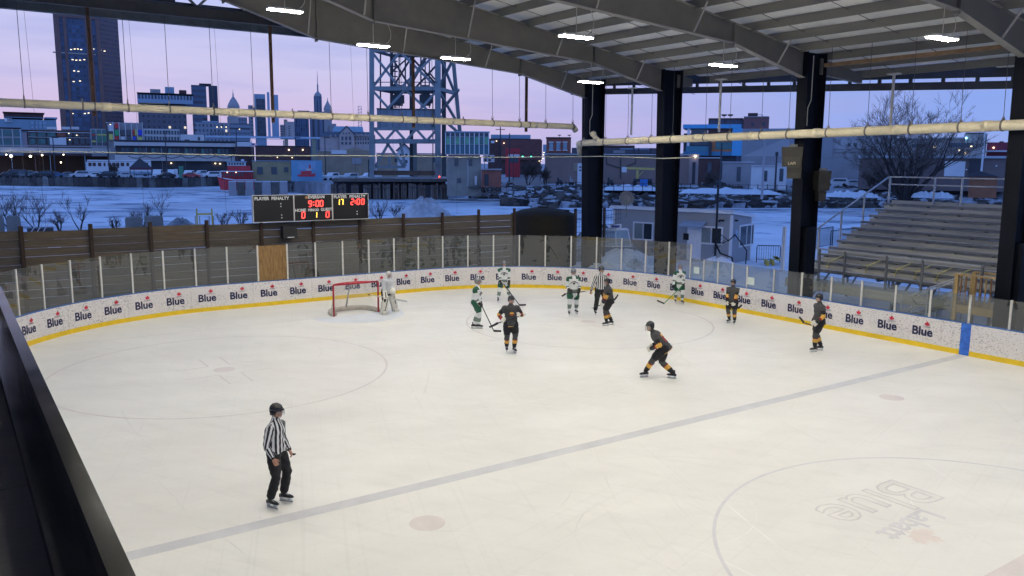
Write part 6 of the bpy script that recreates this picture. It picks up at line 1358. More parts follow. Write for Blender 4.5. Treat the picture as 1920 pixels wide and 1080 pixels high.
# --- parked vehicles
def vehicle_meshes(kind):
    L_, W_, H_ = {'car': (4.5, 1.8, 1.45), 'suv': (4.7, 1.9, 1.75), 'pickup': (5.6, 2.0, 1.85), 'van': (5.2, 2.0, 2.05)}[kind]; h = L_/2; w = W_/2
    prof = {'car': [(-h, .35), (-h, .75), (-h+.9, .9), (-h+1.7, H_-.05), (h-1.5, H_), (h-.5, .95), (h, .85), (h, .35)], 'suv': [(-h, .4), (-h, .95), (-h+1.1, 1.05), (-h+1.7, H_-.05), (h-.4, H_), (h-.1, 1.1), (h, .9), (h, .4)], 'pickup': [(-h, .5), (-h, 1.05), (-h+1.3, 1.15), (-h+1.9, H_-.03), (-h+3.6, H_), (-h+3.75, 1.2), (h, 1.2), (h, .5)], 'van': [(-h, .4), (-h, 1.0), (-h+.8, 1.15), (-h+1.5, H_-.05), (h-.1, H_), (h, H_-.4), (h, .5), (h, .4)]}[kind]
    bd = MB(); bd.prism([(x, -w, z) for x, z in prof], (0, W_, 0))
    gl = MB(); a, c = prof[2], prof[3]; e = prof[4]; z0, z1 = a[1]+.06, c[1]-.12; xe = e[0]-(.15 if kind != 'car' else .0)
    for sg in (-1, 1): gl.quad((a[0]+.35, sg*(w+.01), z0), (xe+(.4 if kind == 'car' else 0), sg*(w+.01), z0), (xe-.1, sg*(w+.01), z1), (c[0]+.1, sg*(w+.01), z1))
    gl.quad((a[0]+.12, -w+.15, a[1]+.08), (a[0]+.12, w-.15, a[1]+.08), (c[0]-.06, w-.25, c[1]-.1), (c[0]-.06, -w+.25, c[1]-.1))
    wh = MB().cyl((0, -.12, 0), (0, .12, 0), .36, n=14).cyl((0, -.14, 0), (0, .14, 0), .2, n=10)
    hl = MB().box((0, 0, 0), (.06, .35, .16))
    return bd, gl, wh, hl, (h, w)
VM = {}; HLM = mat('headlight_clear', (.6, .6, .58), .2, .05); TYR = mat('tyre_black', (.015, .015, .015), .8, .2)
PAINT = {n: mat('paint_'+n, c, .35, .06, spec=.5) for n, c in dict(white=(.55, .57, .6), black=(.015, .016, .02), silver=(.28, .30, .33), blue=(.04, .08, .16), red=(.25, .03, .03), grey=(.09, .10, .11)).items()}
def vehicle(kind, col, px, D, turn, label, zb=1.3):
    b = Blk('parked_'+kind if kind != 'car' else 'parked_car', label, {'car': 'car', 'suv': 'car', 'pickup': 'pickup truck', 'van': 'van'}[kind], px, D, 'vehicles parked on the far shore', zb); b.t.rotation_euler.z += R_(turn)
    if kind not in VM:
        bd, gl, wh, hl, dm = vehicle_meshes(kind); VM[kind] = (bd, gl.mesh('window', G_DK), wh.mesh('wheel', TYR), hl.mesh('headlight', HLM), dm, {})
    bd, gl, wh, hl, (h, w), cache = VM[kind]
    if col not in cache: cache[col] = bd.mesh('body', PAINT[col])
    inst('body', cache[col], b.t); inst('window', gl, b.t)
    for sx in (-1, 1):
        for sy in (-1, 1): inst('wheel', wh, b.t, (sx*h*.62, sy*(w-.1), .36))
    for sy in (-1, 1): inst('headlight', hl, b.t, (-h-.01, sy*(w-.35), .78))
for a in (('car', 'black', 10, 236, 4, 'black car at the far left edge of the quay'), ('van', 'black', 26, 238, 2, 'dark van under the leftmost bright lamp'), ('suv', 'grey', 42, 238, 8, 'grey car right of the dark van'), ('car', 'silver', 62, 240, 6, 'silver car below the second bright lamp'), ('suv', 'black', 80, 236, -4, 'black car with rounded roof in front of the blue column'), ('car', 'blue', 100, 237, 4, 'dark blue car left of the long white bus'), ('car', 'grey', 124, 238, 3, 'grey car under the dark viaduct bay'), ('suv', 'silver', 148, 236, 6, 'silver car at the rear end of the white bus'), ('car', 'white', 176, 234, 3, 'white car parked before the bus rear windows'), ('suv', 'black', 199, 233, -6, 'black car parked before the bus middle'), ('car', 'silver', 232, 233, 5, 'silver car left of the canopy tent'), ('van', 'white', 294, 242, 84, 'white van just right of the canopy tent'), ('van', 'white', 320, 243, 80, 'second white van, nearer the green kiosk'), ('car', 'black', 310, 231, 10, 'black car parked before the two white vans'), ('pickup', 'white', 354, 243, 70, 'white pickup right of the green kiosk'), ('pickup', 'silver', 378, 244, 30, 'silver pickup behind the white car'), ('suv', 'white', 396, 232, 10, 'white car nearest the red tugboat'), ('car', 'red', 358, 231, 170, 'dark red car between kiosk and white car'),
          ('pickup', 'white', 595, 205, 60, 'white pickup right of the tug mural'), ('pickup', 'white', 693, 206, 30, 'white pickup closest to the left bridge leg'), ('suv', 'silver', 655, 207, 50, 'silver car in the middle of the lot behind the pilings'), ('pickup', 'white', 625, 206, 40, 'white pickup second from the tug mural'), ('car', 'black', 1340, 170, 10, 'black car before the blue and orange building'), ('suv', 'white', 1572, 190, 0, 'white car behind the third column'), ('car', 'silver', 1602, 190, 0, 'silver car left of the willow trunk')):
    vehicle(*a)
b = Blk('toilet_cabin', 'green portable toilet cabin on the quay', 'cabin', 340, 231, None, 1.3); b.box('cabin', 335, 313, 344, 325.5, 0, 1.3, mat('toilet_green', (.04, .20, .15), .5, .1), ground=True); b.box('roof', 334.5, 311.5, 344.5, 313, -.1, 1.4, G_GRN); b.box('door', 336.5, 314.5, 342.5, 325, -.06, -.01, G_GRN)
b = Blk('white_locker', 'white locker left of the green toilet cabin', 'locker', 330, 231, None, 1.3); b.box('cabinet', 327, 317, 333.5, 326, 0, .9, C_WHITE, ground=True); b.box('door', 328, 318, 332.5, 325, -.05, -.01, BW)
# --- red tugboat
b = Blk('tugboat', 'red tugboat with white trimmed wheelhouse moored at the quay end', 'boat', 440, 203, None, -1.5)
TR = mat('tug_red', (.33, .03, .04), .5, .2, .5); TRD = mat('tug_dark_red', (.20, .025, .03), .6, .2, .5); TWH = mat('tug_white', (.5, .5, .52), .5, .1)
def bx(px, py, y=0): x, z = b.L(px, py); return Vector((x, y, z))
sheer = [bx(407, 331), bx(420, 335), bx(440, 338), bx(480, 338)]; keel = [bx(413, 356), bx(420, 357), bx(440, 357), bx(480, 357)]
g = MB(); hw = [.15, 1.6, 2.6, 2.8]
for k in range(3):
    for sg in (-1, 1):
        a0, a1 = sheer[k]+Vector((0, sg*hw[k]+2.5, 0)), sheer[k+1]+Vector((0, sg*hw[k+1]+2.5, 0)); c0, c1 = keel[k]+Vector((0, sg*hw[k]*.7+2.5, 0)), keel[k+1]+Vector((0, sg*hw[k+1]*.7+2.5, 0)); g.quad(c0, c1, a1, a0)
    g.quad(sheer[k]+Vector((0, 2.5-hw[k], -.3)), sheer[k+1]+Vector((0, 2.5-hw[k+1], -.3)), sheer[k+1]+Vector((0, 2.5+hw[k+1], -.3)), sheer[k]+Vector((0, 2.5+hw[k], -.3)))
g.build('hull', TR, b.t); MB().tube([q+Vector((0, 2.4-w_, .05)) for q, w_ in zip(sheer, hw)], .12, 6).build('rub_rail', TWH, b.t)
b.box('deckhouse', 415, 322.5, 475, 337, .9, 4.2, TRD); b.box('deckhouse_roof', 413, 320.5, 475, 322.4, .5, 4.6, TWH); b.box('upper_house', 426, 311, 470, 320.4, 1.2, 3.9, TR); b.box('wheelhouse', 426, 304.5, 461, 310.9, 1.1, 4.0, TWH); b.box('wheelhouse_roof', 424, 302.3, 463, 304.4, .8, 4.3, C_BLUE)
for k in range(6): b.box('window', 428+k*5.2, 305.5, 431.6+k*5.2, 309.5, 1.02, 1.09, G_DK)
for k in range(7): b.box('window', 419+k*5.6, 324.5, 422+k*5.6, 330, .82, .89, G_DK)
x, z = b.L(434, 302.3); MB().cyl((x, 2.5, z), (x, 2.5, z+2.2), .08, n=6).box((x, 2.5, z+1.2), (1.6, .1, .1)).build('mast', C_DARK, b.t); b.box('funnel', 452, 298.5, 458, 302.2, 1.8, 3.2, C_WHITE)
for px in (426, 442.5): x, z = b.L(px, 323); MB().ball((x, .7, z), .14, 6, 5).build('lamp', C_LAMP2, b.t)
b = Blk('concrete_mooring', 'row of grey concrete mooring blocks in front of the red tugboat', 'mooring', 480, 185, None, -1.5)
for k in range(7): b.box('block', 428+k*16, 341+(k % 2)*.6, 443.4+k*16, 358, 0, 3, [C_GREY, PILE[1]][k % 2], ground=True); b.box('snow_cap', 428.5+k*16, 340+(k % 2)*.6, 443+k*16, 341+(k % 2)*.55, .1, 2.9, SNOW)
# --- lift bridge tower
LB = mat('bridge_blue_steel', (.125, .15, .165), .6, .25, .35); LBD = mat('bridge_dark_steel', (.045, .055, .065), .7, .3, .4); LBW = mat('counterweight_grey', (.17, .20, .24), .85, .2, .25)
b = Blk('lift_bridge_tower', 'tall blue grey steel lift bridge tower with crossed bracing and counterweight', 'lift bridge', 760, 172)
def lp(px, py, y=0.): x, z = b.L(px, py); return Vector((x, y, z))
def mem(nm, a, c, w, m=LB): MB().bar(a, c, w, w).build(nm, m, b.t)
YB = 9.0
for px, y, w in ((697, 0, .95), (821, 0, 1.15), (772, YB, .8), (836, YB, .9)):
    k = 1 if y == 0 else .955; mem('leg', lp(px, 332, y), lp(px, 60, y), w, LB if y == 0 else LBD)
mem('leg', lp(852, 60, YB+2), lp(869, 247, YB+2), .8); mem('leg', lp(733, 60, YB), lp(733, 205, YB), .7, LBD)
for py in (94, 166): mem('strut', lp(697, py), lp(821, py), .8); mem('strut', lp(821, py), lp(858, py+2, YB), .7); mem('strut', lp(697, py, 0), lp(733, py, YB), .5, LBD); mem('strut', lp(733, py, YB), lp(836, py, YB), .6, LBD)
for a, c in (((697, 97), (750, 166)), ((750, 97), (697, 166)), ((750, 97), (821, 166)), ((821, 97), (750, 166)), ((697, 60), (750, 94)), ((821, 60), (750, 94)), ((697, 168), (730, 205)), ((760, 168), (725, 205)), ((760, 168), (800, 205)), ((821, 168), (788, 205))): mem('brace', lp(*a), lp(*c), .48)
for a, c in (((821, 97), (857, 166)), ((857, 97), (821, 166)), ((821, 168), (862, 225)), ((860, 168), (821, 215)), ((821, 215), (866, 247)), ((821, 60), (855, 97))): mem('brace', lp(*a), lp(*c, YB), .45)
for a, c in (((733, 97), (772, 160)), ((772, 97), (733, 160)), ((772, 97), (836, 166)), ((836, 97), (772, 166))): mem('brace', lp(*a, YB), lp(*c, YB), .4, LBD)
for a, c in (((712, 60), (712, 200)), ((760, 97), (760, 166)), ((790, 60), (790, 166)), ((733, 130), (772, 97)), ((805, 130), (836, 166))): mem('hanger', lp(*a, 5), lp(*c, 5), .3, LBD)
for k in range(14): mem('ladder_rung', lp(734, 66+k*10, YB-1), lp(745, 66+k*10, YB-1), .22, LBD)
for px in (740, 748, 790, 798, 806, 712): MB().cyl(lp(px, 60, 4), lp(px, 200, 4), .14, n=5).build('lift_cable', LBD, b.t)
for px in (746, 799):
    g = MB(); q = lp(px, 184, 3); g.box(q, (2.6, 2, 1.6)).box(q+Vector((0, 0, 1.8)), (1.6, 1.4, 2)).box(q-Vector((0, 0, 1)), (2.0, 1.6, .6)); g.build('sheave_gear', LBD, b.t)
b.box('counterweight', 706, 204, 818, 241, 1.5, 7.5, LBW); b.box('counterweight_cap', 705, 202, 819, 204, 1.2, 7.8, LBD)
for k in range(9): b.box('counterweight_rib', 712+k*12, 206, 713.6+k*12, 240, 1.3, 1.48, LB)
for py, w in ((241.5, .6), (265, .9)): mem('portal_chord', lp(697, py, .2), lp(821, py, .2), w)
for k in range(3): mem('portal_brace', lp(703+k*39, 243, .2), lp(722+k*39, 264, .2), .5); mem('portal_brace', lp(741+k*39, 243, .2), lp(722+k*39, 264, .2), .5)
for px in (715, 752, 800): b.box('gusset_plate', px-4, 260, px+4, 268, -.5, -.25, LB)
for a, c in (((730, 266), (704, 312)), ((724, 266), (757, 312)), ((730, 290), (730, 312)), ((750, 266), (760, 312)), ((703, 313), (760, 313))): mem('sway_brace', lp(*a, .3), lp(*c, .3), .55)
b.box('rear_pier', 775, 268, 783, 318, 6, 8, LB, ground=True); mem('ladder', lp(812, 166, 1), lp(812, 332, 1), .2, LBD); mem('walkway', lp(700, 155, -1), lp(820, 155, -1), .15, LBD)
mem('stair_rail', lp(765, 160, 5), lp(802, 95, 5), .5); mem('stair_rail', lp(769, 160, 5), lp(806, 95, 5), .2, LBD)
b.box('base_beam', 700, 320, 822, 329, .5, 4, mat('rust_base', (.09, .065, .05), .9, .35, .5)); b.box('base_slab', 690, 332.5, 838, 335.5, -2, 8, SNOW2); b.box('left_cabinet', 689, 299, 698, 318, 2, 4, LBD, ground=True); x = lp(823, 331, -2.2); MB().ball(x, .16, 6, 5).build('warning_lamp', emis('warning_red', (1, .08, .04), 5), b.t)
# pier deck and timber piles under the tower
b = Blk('timber_pier', 'dark timber pier deck on clustered piles below the lift bridge', 'pier', 740, 165, None, -1.5)
TP = [mat('pile_timber_%d' % k, c, .9, .35, .8, stretch=(2, 2, .5)) for k, c in enumerate(((.10, .085, .075), (.07, .06, .055), (.13, .11, .10), (.085, .06, .05)))]
b.box('deck', 622, 335, 838, 341, -.5, 10, TP[1]); b.box('under_wall', 622, 341, 838, 374, 4, 5, C_DARK, ground=True)
px = 622
while px < 838:
    n = random.choice((3, 4, 4)); 
    for k in range(n):
        x, _ = b.L(px+k*3.6, 350); zt_ = b.L(px, 345+random.uniform(-1.5, 2))[1]; MB().tube([(x+random.uniform(-.1, .1), random.uniform(-.3, .4), -.3), (x, .1, zt_)], [.21, .19], 7).build('pile', random.choice(TP), b.t)
    x0, z = b.L(px-1, 352); x1, _ = b.L(px+(n-1)*3.6+1.2, 352); MB().span(x0, x1, -.45, -.3, z, z+.28).build('wale', TP[1], b.t)
    px += n*3.6+random.choice((3.5, 6, 9))
# control house
b = Blk('control_house', 'bridge control house with green glazed upper storey on a concrete base', 'building', 870, 160, None, -.6)
b.box('base', 838, 295, 902, 363, 0, 7, mat('control_concrete', (.17, .165, .15), .9, .2, .5), ground=True); b.box('upper_wall', 840, 290, 900, 294.8, .3, 7, C_GREY)
b.box('glazed_storey', 835.5, 249, 917, 289.8, -1.2, 6, mat('control_core', (.05, .08, .08), .5, .1)); b.box('roof', 834.5, 246.3, 918, 248.9, -1.6, 6.4, C_BLUE)
for k in range(9):
    p0, p1 = 837+k*8.9, 844.2+k*8.9; b.box('window', p0, 251, p1, 256, -1.35, -1.22, G_DK); b.box('window', p0, 257.5, p1, 270.5, -1.35, -1.22, mat('curtain_green', (.10, .26, .17), .6, .3, .8) if k % 2 == 0 else G_TEAL); b.box('spandrel', p0, 272, p1, 288, -1.35, -1.22, mat('spandrel_teal', (.04, .10, .13), .4, .1, .5))
for k in range(10): b.box('mullion', 835+k*8.9, 249.2, 836.6+k*8.9, 289.6, -1.6, -1.36, C_WHITE)
for py in (249.2, 256.2, 270.7, 288.4): b.box('transom', 836.7, py, 916.4, py+1.1, -1.52, -1.37, C_WHITE)
for p0, py0 in ((852, 298), (878, 298), (857, 334)): b.box('window', p0, py0, p0+7, py0+13 if py0 < 320 else py0+9, -.12, -.02, G_DK)
b.box('door', 890, 330, 894.5, 347, -.12, -.02, C_WHITE); b.box('balcony', 878, 350, 903, 351.5, -1.2, -.01, LBD)
for px in (879, 887, 895, 902): b.box('balcony_post', px, 338, px+.8, 350, -1.2, -1.1, LBD)
b.box('downpipe', 877, 300, 878, 350, -.1, -.02, C_WHITE); b.box('corner_band', 838, 319, 858, 320, -.1, -.01, C_GREY)
b = Blk('poster_board', 'white board with dark pictures beside the control house', 'sign', 916, 175); b.box('board', 906, 290.5, 927, 304, 0, .1, C_WHITE)
for p0, py0 in ((908, 292), (915, 292), (908, 298), (916, 298), (921.5, 293)): b.box('picture', p0, py0, p0+4.5, py0+4.5, -.04, -.005, C_DBRK)
for px in (908, 924): b.box('post', px, 304, px+1, 322, .02, .1, LBD, ground=True)
b = Blk('red_shed', 'small red brick shed right of the control house', 'shed', 921, 158); b.box('wall', 902.5, 319, 940, 350, 0, 5, C_BRK, ground=True); b.box('roof', 901.5, 316.5, 941, 319, -.3, 5.3, C_GREY); b.box('door', 908, 327, 916, 348, -.1, -.01, C_DARK)
# --- street with traffic lights and brick houses to the right
b = Blk('brick_block', 'wide dark brick block with pale upper storey left of the small brick house', 'building', 965, 330); b.box('wall', 915, 260, 1014, 300, 0, 16, C_DBRK, ground=True); b.box('upper_storey', 920, 252, 995, 259.8, 2, 14, C_BLUE); b.box('left_part', 940, 262, 1016, 300, -1, -.05, mat('brick_maroon', (.10, .045, .045), .9, .2, .4)); b.box('sign', 920.5, 264, 927, 268.5, -.4, -.1, C_WHITE)
for px, py in ((931, 264.5), (945, 268.5)): b.box('lit_window', px-1, py-.8, px+1, py+.8, -1.4 if px > 940 else -.3, -.02 if px < 940 else -1.02, C_LAMP2)
b = Blk('red_shop', 'small bright red shop front by the street corner', 'shop', 962, 270); b.box('wall', 948, 278, 975, 308, 0, 8, mat('shop_red', (.28, .03, .04), .7, .15), ground=True); b.box('white_band', 953, 289.5, 974, 294, -.3, -.02, C_WHITE); b.box('window', 954, 296, 972, 305, -.1, -.01, G_DK)
b = Blk('brick_house', 'red brick house with three tall windows and roof dishes', 'house', 1047, 250)
b.box('wall', 1024.5, 259, 1070, 300, 0, 10, C_BRK, ground=True); b.box('cornice', 1023.5, 257, 1071, 259, -.4, 10.4, C_DARK)
for px in (1030, 1043.5, 1056):
    b.box('window', px, 267.5, px+7, 281, -.14, -.02, mat('house_window', (.16, .22, .27), .25, .3, .8)); b.box('lintel', px-1.2, 265.6, px+8.2, 267.4, -.3, -.02, C_PALE); b.box('sill', px-1.2, 281.1, px+8.2, 282.4, -.35, -.02, C_PALE); b.box('lower_window', px, 286, px+7, 296, -.14, -.02, G_DK)
for px in (1049, 1067.5):
    x, z = b.L(px, 257); MB().cyl((x, 3, z), (x, 3, z+.5), .06, n=5).lathe((x, 3, z+.45), [(.1, 0), (.5, .15), (.62, .3), (.5, .3)], 10).build('roof_dish', C_DARK, b.t)
for k, (px, lb) in enumerate(((980, 'left green traffic light over the street'), (996, 'right green traffic light over the street'))):
    b = Blk('traffic_light', lb, 'traffic light', px, 215, 'green traffic lights'); x, z = b.L(px, 294); MB().box((x, 0, z+.35), (.4, .3, 1.1)).build('housing', C_DARK, b.t); MB().ball((x, -.2, z), .2, 7, 5).build('green_lamp', emis('traffic_green', (.1, 1., .6), 6), b.t); MB().bar((x, .1, z+1), (x+2.4*(1 if k else -1), .1, z+1.1), .1, .1).bar((x+2.4*(1 if k else -1), .1, 0), (x+2.4*(1 if k else -1), .1, z+1.3), .18, .18).build('mast_arm', C_DARK, b.t)
b = Blk('street_traffic', 'cluster of distant headlights on the street beside the brown warehouse', 'traffic lights', 1014, 330)
for px, py in ((1011, 302), (1015, 300), (1018, 297), (1013.5, 304.5), (1019, 290), (1020, 286), (998, 275), (990, 272), (986, 274)):
    x, z = b.L(px, py); MB().ball((x, 0, z), .22, 6, 5).build('headlight', C_LAMP2, b.t)
struct(MB().quad(*[tuple(q) for q in (at_z(938, 352, 1.16), at_z(1020, 346, 1.16), at_z(1008, 312, 1.16), at_z(985, 312, 1.16))]).build('side_street', mat('street_asphalt', (.06, .062, .07), .7, .2, .3)))
# brown warehouse
b = Blk('brown_warehouse', 'long brown warehouse with white roller door behind the rubble bank', 'warehouse', 1160, 190)
BR = mat('warehouse_brown', (.155, .115, .105), .9, .12, .25); b.box('wall', 1022, 291, 1290, 348, 0, 18, BR, ground=True); b.box('roof_edge', 1021, 288, 1291, 291, -.4, 18, C_WHITE); b.box('roof_band', 1021, 287, 1291, 288, -.2, 18, C_DARK); b.box('right_wing', 1291, 289, 1309, 348, .5, 12, mat('warehouse_grey', (.22, .19, .19), .9, .1, .3), ground=True)
b.box('roller_door', 1083, 306, 1100, 347, -.15, -.02, C_WHITE)
for k in range(2):
    for j in range(2): b.box('door_window', 1086+k*7, 312+j*6, 1090+k*7, 314.5+j*6, -.2, -.16, C_DBRK)
b.box('door_hood', 1075, 305, 1082.5, 321, -.2, -.02, C_TAN)
g = MB()
for P_ in (((1137, 291), (1137, 307), (1163, 315)), ((1192, 291), (1192, 305), (1172, 313)), ((1163.5, 291), (1163.5, 335))): g.tube([(b.L(*q)[0], -.15, b.L(*q)[1]) for q in P_], .1, 5)
g.build('drain_pipe', C_DARK, b.t)
x, z = b.L(1304, 293); MB().ball((x, .2, z), .2, 6, 5).build('wall_lamp', C_LAMP, b.t); b.box('doorway', 1299, 304, 1303, 345, .38, .48, C_DARK); b.box('red_sign', 1311, 315, 1320, 322, .2, .4, mat('sign_red', (.3, .05, .07), .7, .1)); b.box('roof_vent', 1163, 277, 1219, 279.5, 6, 8, C_BLUE); b.box('roof_house', 1150, 281, 1172, 287, 6, 12, C_GREY)
for px in (1188, 1197, 1220): b.box('vent_stack', px, 277, px+2.4, 287, 4, 5, C_DARK)
b = Blk('low_roofs', 'dark jumble of distant roofs above the brown warehouse', 'buildings', 1180, 380); b.box('roof_mass', 1072, 277, 1236, 292, 0, 20, mat('distant_roofs', (.06, .06, .075), .9, .25, .1), ground=True); b.box('ridge', 1090, 272, 1190, 277, 3, 16, C_DBRK); b.box('far_block', 1014, 270, 1024, 292, 10, 16, C_BLUE)
# boom lift
b = Blk('boom_lift', 'yellow boom lift parked against the brown warehouse', 'boom lift', 1195, 178)
YB2 = mat('boom_yellow', (.34, .28, .09), .6, .2); g = MB(); g.bar(lp2 := Vector((*[b.L(1170, 315)[0], 0], b.L(1170, 315)[1])), Vector((b.L(1228, 315)[0], 0, b.L(1228, 317)[1])), .35, .45); g.build('boom', YB2, b.t); b.box('mast', 1193, 318, 1197, 336, 0, .5, YB2); b.box('basket', 1166, 313, 1175, 323, -.6, .6, C_WHITE); b.box('chassis', 1188, 335, 1222, 341, -.8, 1.2, C_DARK); b.box('blue_drum', 1200, 336, 1214, 345, -1.6, -.9, mat('drum_blue', (.03, .12, .35), .5, .1), ground=True)
MB().bar((b.L(1195, 333)[0], .2, b.L(1195, 333)[1]), (b.L(1207, 320)[0], .2, b.L(1207, 320)[1]), .15, .15).build('lift_ram', YB2, b.t)
for px in (1190, 1219): x, z = b.L(px, 343); MB().cyl((x, -.9, .5), (x, -.5, .5), .5, n=12).build('wheel', TYR, b.t)
# junk along the warehouse
for k, (px, w, h, m, lb) in enumerate(((1050, 9, 6, C_DARK, 'dark flatbed trailer beside the roller door'), (1072, 6, 8, C_GREY, 'grey machine under the roller door hood'), (1110, 6, 5, C_WHITE, 'pale tank left of the second yard pile'), (1145, 9, 7, C_DARK, 'dark yard pile left of the boom lift'), (1240, 8, 9, C_DARK, 'dark container right of the boom lift'))):
    b = Blk('yard_equipment', lb, 'equipment', px, 176, 'equipment along the warehouse'); x, _ = b.L(px+w, 340); MB().span(-x*.5, x*.5, 0, 1.6, .4, .4+h*.11).build('body', m, b.t); MB().span(-x*.5, -x*.1, .2, 1.2, .4+h*.11, .4+h*.18).build('upper_part', m, b.t)
    for sx in (-.35, .35): MB().cyl((x*sx, -.1, .35), (x*sx, .15, .35), .35, n=10).build('wheel', TYR, b.t)
# blue / orange modern building and neighbours
b = Blk('modern_building', 'modern building with blue frame, orange panel and dark windows', 'building', 1360, 260)
MBL = mat('modern_blue', (.06, .25, .45), .5, .1, .2); b.box('body', 1282, 250, 1380, 305, 1, 16, C_DARK, ground=True); b.box('top_beam', 1281, 233.5, 1390, 240.5, -.6, 15, MBL); b.box('right_frame', 1374, 240.7, 1390, 292, -.6, 15, MBL); b.box('bottom_beam', 1281, 284, 1373.8, 292, -.5, 1, mat('modern_blue_dark', (.04, .14, .24), .5, .1, .2)); b.box('balcony_wall', 1286, 274, 1330, 284, -.4, .9, mat('modern_teal', (.05, .15, .20), .6, .1, .3)); b.box('orange_panel', 1334, 262, 1373.8, 285, -.3, .9, mat('modern_orange', (.28, .11, .05), .6, .1, .3)); b.box('upper_panel', 1328, 241, 1372, 250, .2, .9, C_DBRK)
b.box('window', 1342, 266, 1372, 280, -.4, -.31, G_TEAL); b.box('window', 1290, 262, 1330, 273, .5, .95, G_DK); b.box('sign_blade', 1330, 268, 1334, 292, -1.2, -.6, C_DARK); b.box('upper_window', 1296, 242, 1326, 258, .5, .9, G_DK); b.box('column', 1289, 241, 1292, 292, -.3, .2, C_PALE)
b = Blk('brick_hotel', 'old brick hotel with stepped roof above the modern building', 'building', 1385, 420)
b.box('left_wing', 1328, 223, 1394, 250, 4, 20, grid_mat('hotel_l', (.06, .06, .085), (.025, .03, .045), 4, 4, .4, .5), ground=True); b.box('tower', 1395, 219, 1441, 250, 0, 22, grid_mat('hotel_t', (.135, .06, .06), (.03, .03, .045), 5, 4.5, .3, .45), ground=True); b.box('stair_head', 1403, 211, 1421, 219, 4, 14, C_DBRK); b.box('cornice', 1395, 218.2, 1441, 219.6, -.4, 22, C_GREY); b.box('left_cornice', 1328, 221, 1394, 223, 3.6, 20, C_DBRK)
for px in (1357, 1369): x, z = b.L(px, 221); MB().cyl((x, 8, z), (x, 8, z+1.2), .1, n=5).lathe((x, 8, z+1.1), [(.2, 0), (1.2, .4), (1.4, 1.0), (1, 1.0)], 10).build('roof_dish', C_DARK, b.t)
x, z = b.L(1421, 219); x1_, _ = b.L(1430, 214); MB().bar((x, 6, z+1.3), (x1_, 6, z+1.3), .3, .2).bar((x1_, 6, z), (x1_, 6, z+1.3), .3, .3).build('roof_frame', C_DARK, b.t)
b = Blk('exhibition_hall', 'large plain grey hall with sloping wall behind the third column', 'building', 1560, 300)
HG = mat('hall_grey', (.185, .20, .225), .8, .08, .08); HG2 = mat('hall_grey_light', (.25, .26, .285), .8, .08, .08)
b.box('main_wall', 1391, 241, 1560, 305, 2, 30, HG, ground=True); (xa, za_), (xb2, zb2), (xc, zc) = b.L(1391, 293), b.L(1480, 256), b.L(1480, 293); MB().prism([(xa, 1.6, za_), (xc, 1.6, zc), (xb2, 1.6, zb2)], (0, .35, 0)).build('pale_wedge', HG2, b.t); b.box('lower_band', 1391, 293, 1660, 310, 1, 1.9, C_GREY, ground=True); b.box('right_wall', 1530, 246, 1680, 310, 3, 28, HG2, ground=True)  # wedge in a lighter grey than the main wall
for px in (1545.5, 1557, 1590, 1602): b.box('window', px, 268, px+5, 274, 2.8, 2.97, G_DK)
for py in (279, 285): b.box('rail', 1530, py, 1660, py+.8, 2.7, 2.96, C_GREY)
b = Blk('mill_building', 'long grey mill with slit windows behind the willow', 'building', 1770, 280)
b.box('wall', 1660, 259, 1842, 305, 2, 26, mat('mill_grey', (.20, .195, .20), .85, .1, .1), ground=True); b.box('tower', 1811, 250.5, 1847, 300, -.5, 20, mat('mill_tower', (.23, .225, .225), .85, .1, .1), ground=True); b.box('slit_window', 1710, 270, 1738, 275, 1.8, 1.97, G_DK); b.box('slit_window', 1780, 268, 1825, 276, -.7, -.52, G_DK); b.box('roof_line', 1700, 257.5, 1812, 259, 1.5, 26, C_WHITE); b.box('roof_edge', 1811, 248.8, 1847, 250.4, -.8, 20, C_DARK)
for px, py in ((1752, 275.5), (1821, 274.5), (1798, 282), (1810, 287)): b.box('lit_window', px-1.6, py-1, px+1.6, py+1, -.9 if px > 1780 else 1.6, -.71 if px > 1780 else 1.79, C_LAMP2)
x, z = b.L(1811.5, 259); MB().ball((x, -1, z), .3, 6, 5).build('blue_lamp', emis('lamp_cyan', (.3, .8, 1.), 5), b.t)
b = Blk('red_warehouse', 'dark red warehouse at the far right above the sheds', 'building', 1873, 300); b.box('wall', 1851, 267, 1900, 300, 0, 14, mat('barn_red', (.14, .03, .045), .8, .15, .2), ground=True); b.box('roof_block', 1874, 264.5, 1882, 267, 3, 8, C_DBRK); x, z = b.L(1863, 277); MB().ball((x, -.3, z), .28, 6, 5).build('wall_lamp', C_LAMP2, b.t); b.box('snow_roof', 1846, 282, 1900, 285, -3, -.1, SNOW)
b = Blk('brown_shed', 'long brown shed with pale roller door behind the willow', 'shed', 1745, 175)
b.box('wall', 1612, 297, 1890, 342, 0, 12, mat('shed_brown', (.10, .08, .08), .9, .15, .2), ground=True); b.box('roof', 1610, 292, 1892, 297, -.5, 12.4, mat('shed_roof', (.24, .28, .33), .7, .15, .2)); b.box('roller_door', 1772, 302, 1808, 331, -.15, -.02, C_WHITE); b.box('dark_bay', 1818, 300, 1842, 332, -.12, -.02, C_DARK)
for px, py in ((1812, 318), (1868, 311)): b.box('wall_light', px-1.3, py-1.3, px+1.3, py+1.3, -.25, -.02, C_WHITE)
b = Blk('timber_shed', 'small orange brown timber shed right of the willow', 'shed', 1842, 140); b.box('wall', 1818, 330, 1868, 365, 0, 5, mat('timber_shed', (.16, .07, .04), .9, .25, .5), ground=True); (xa, za_), (xb2, zb2), (xc, zc) = b.L(1808, 331), b.L(1840, 321), b.L(1874, 331); MB().prism([(xa, -.6, za_), (xc, -.6, zc), (xb2, -.6, zb2)], (0, 6, 0)).build('roof', C_DARK, b.t)
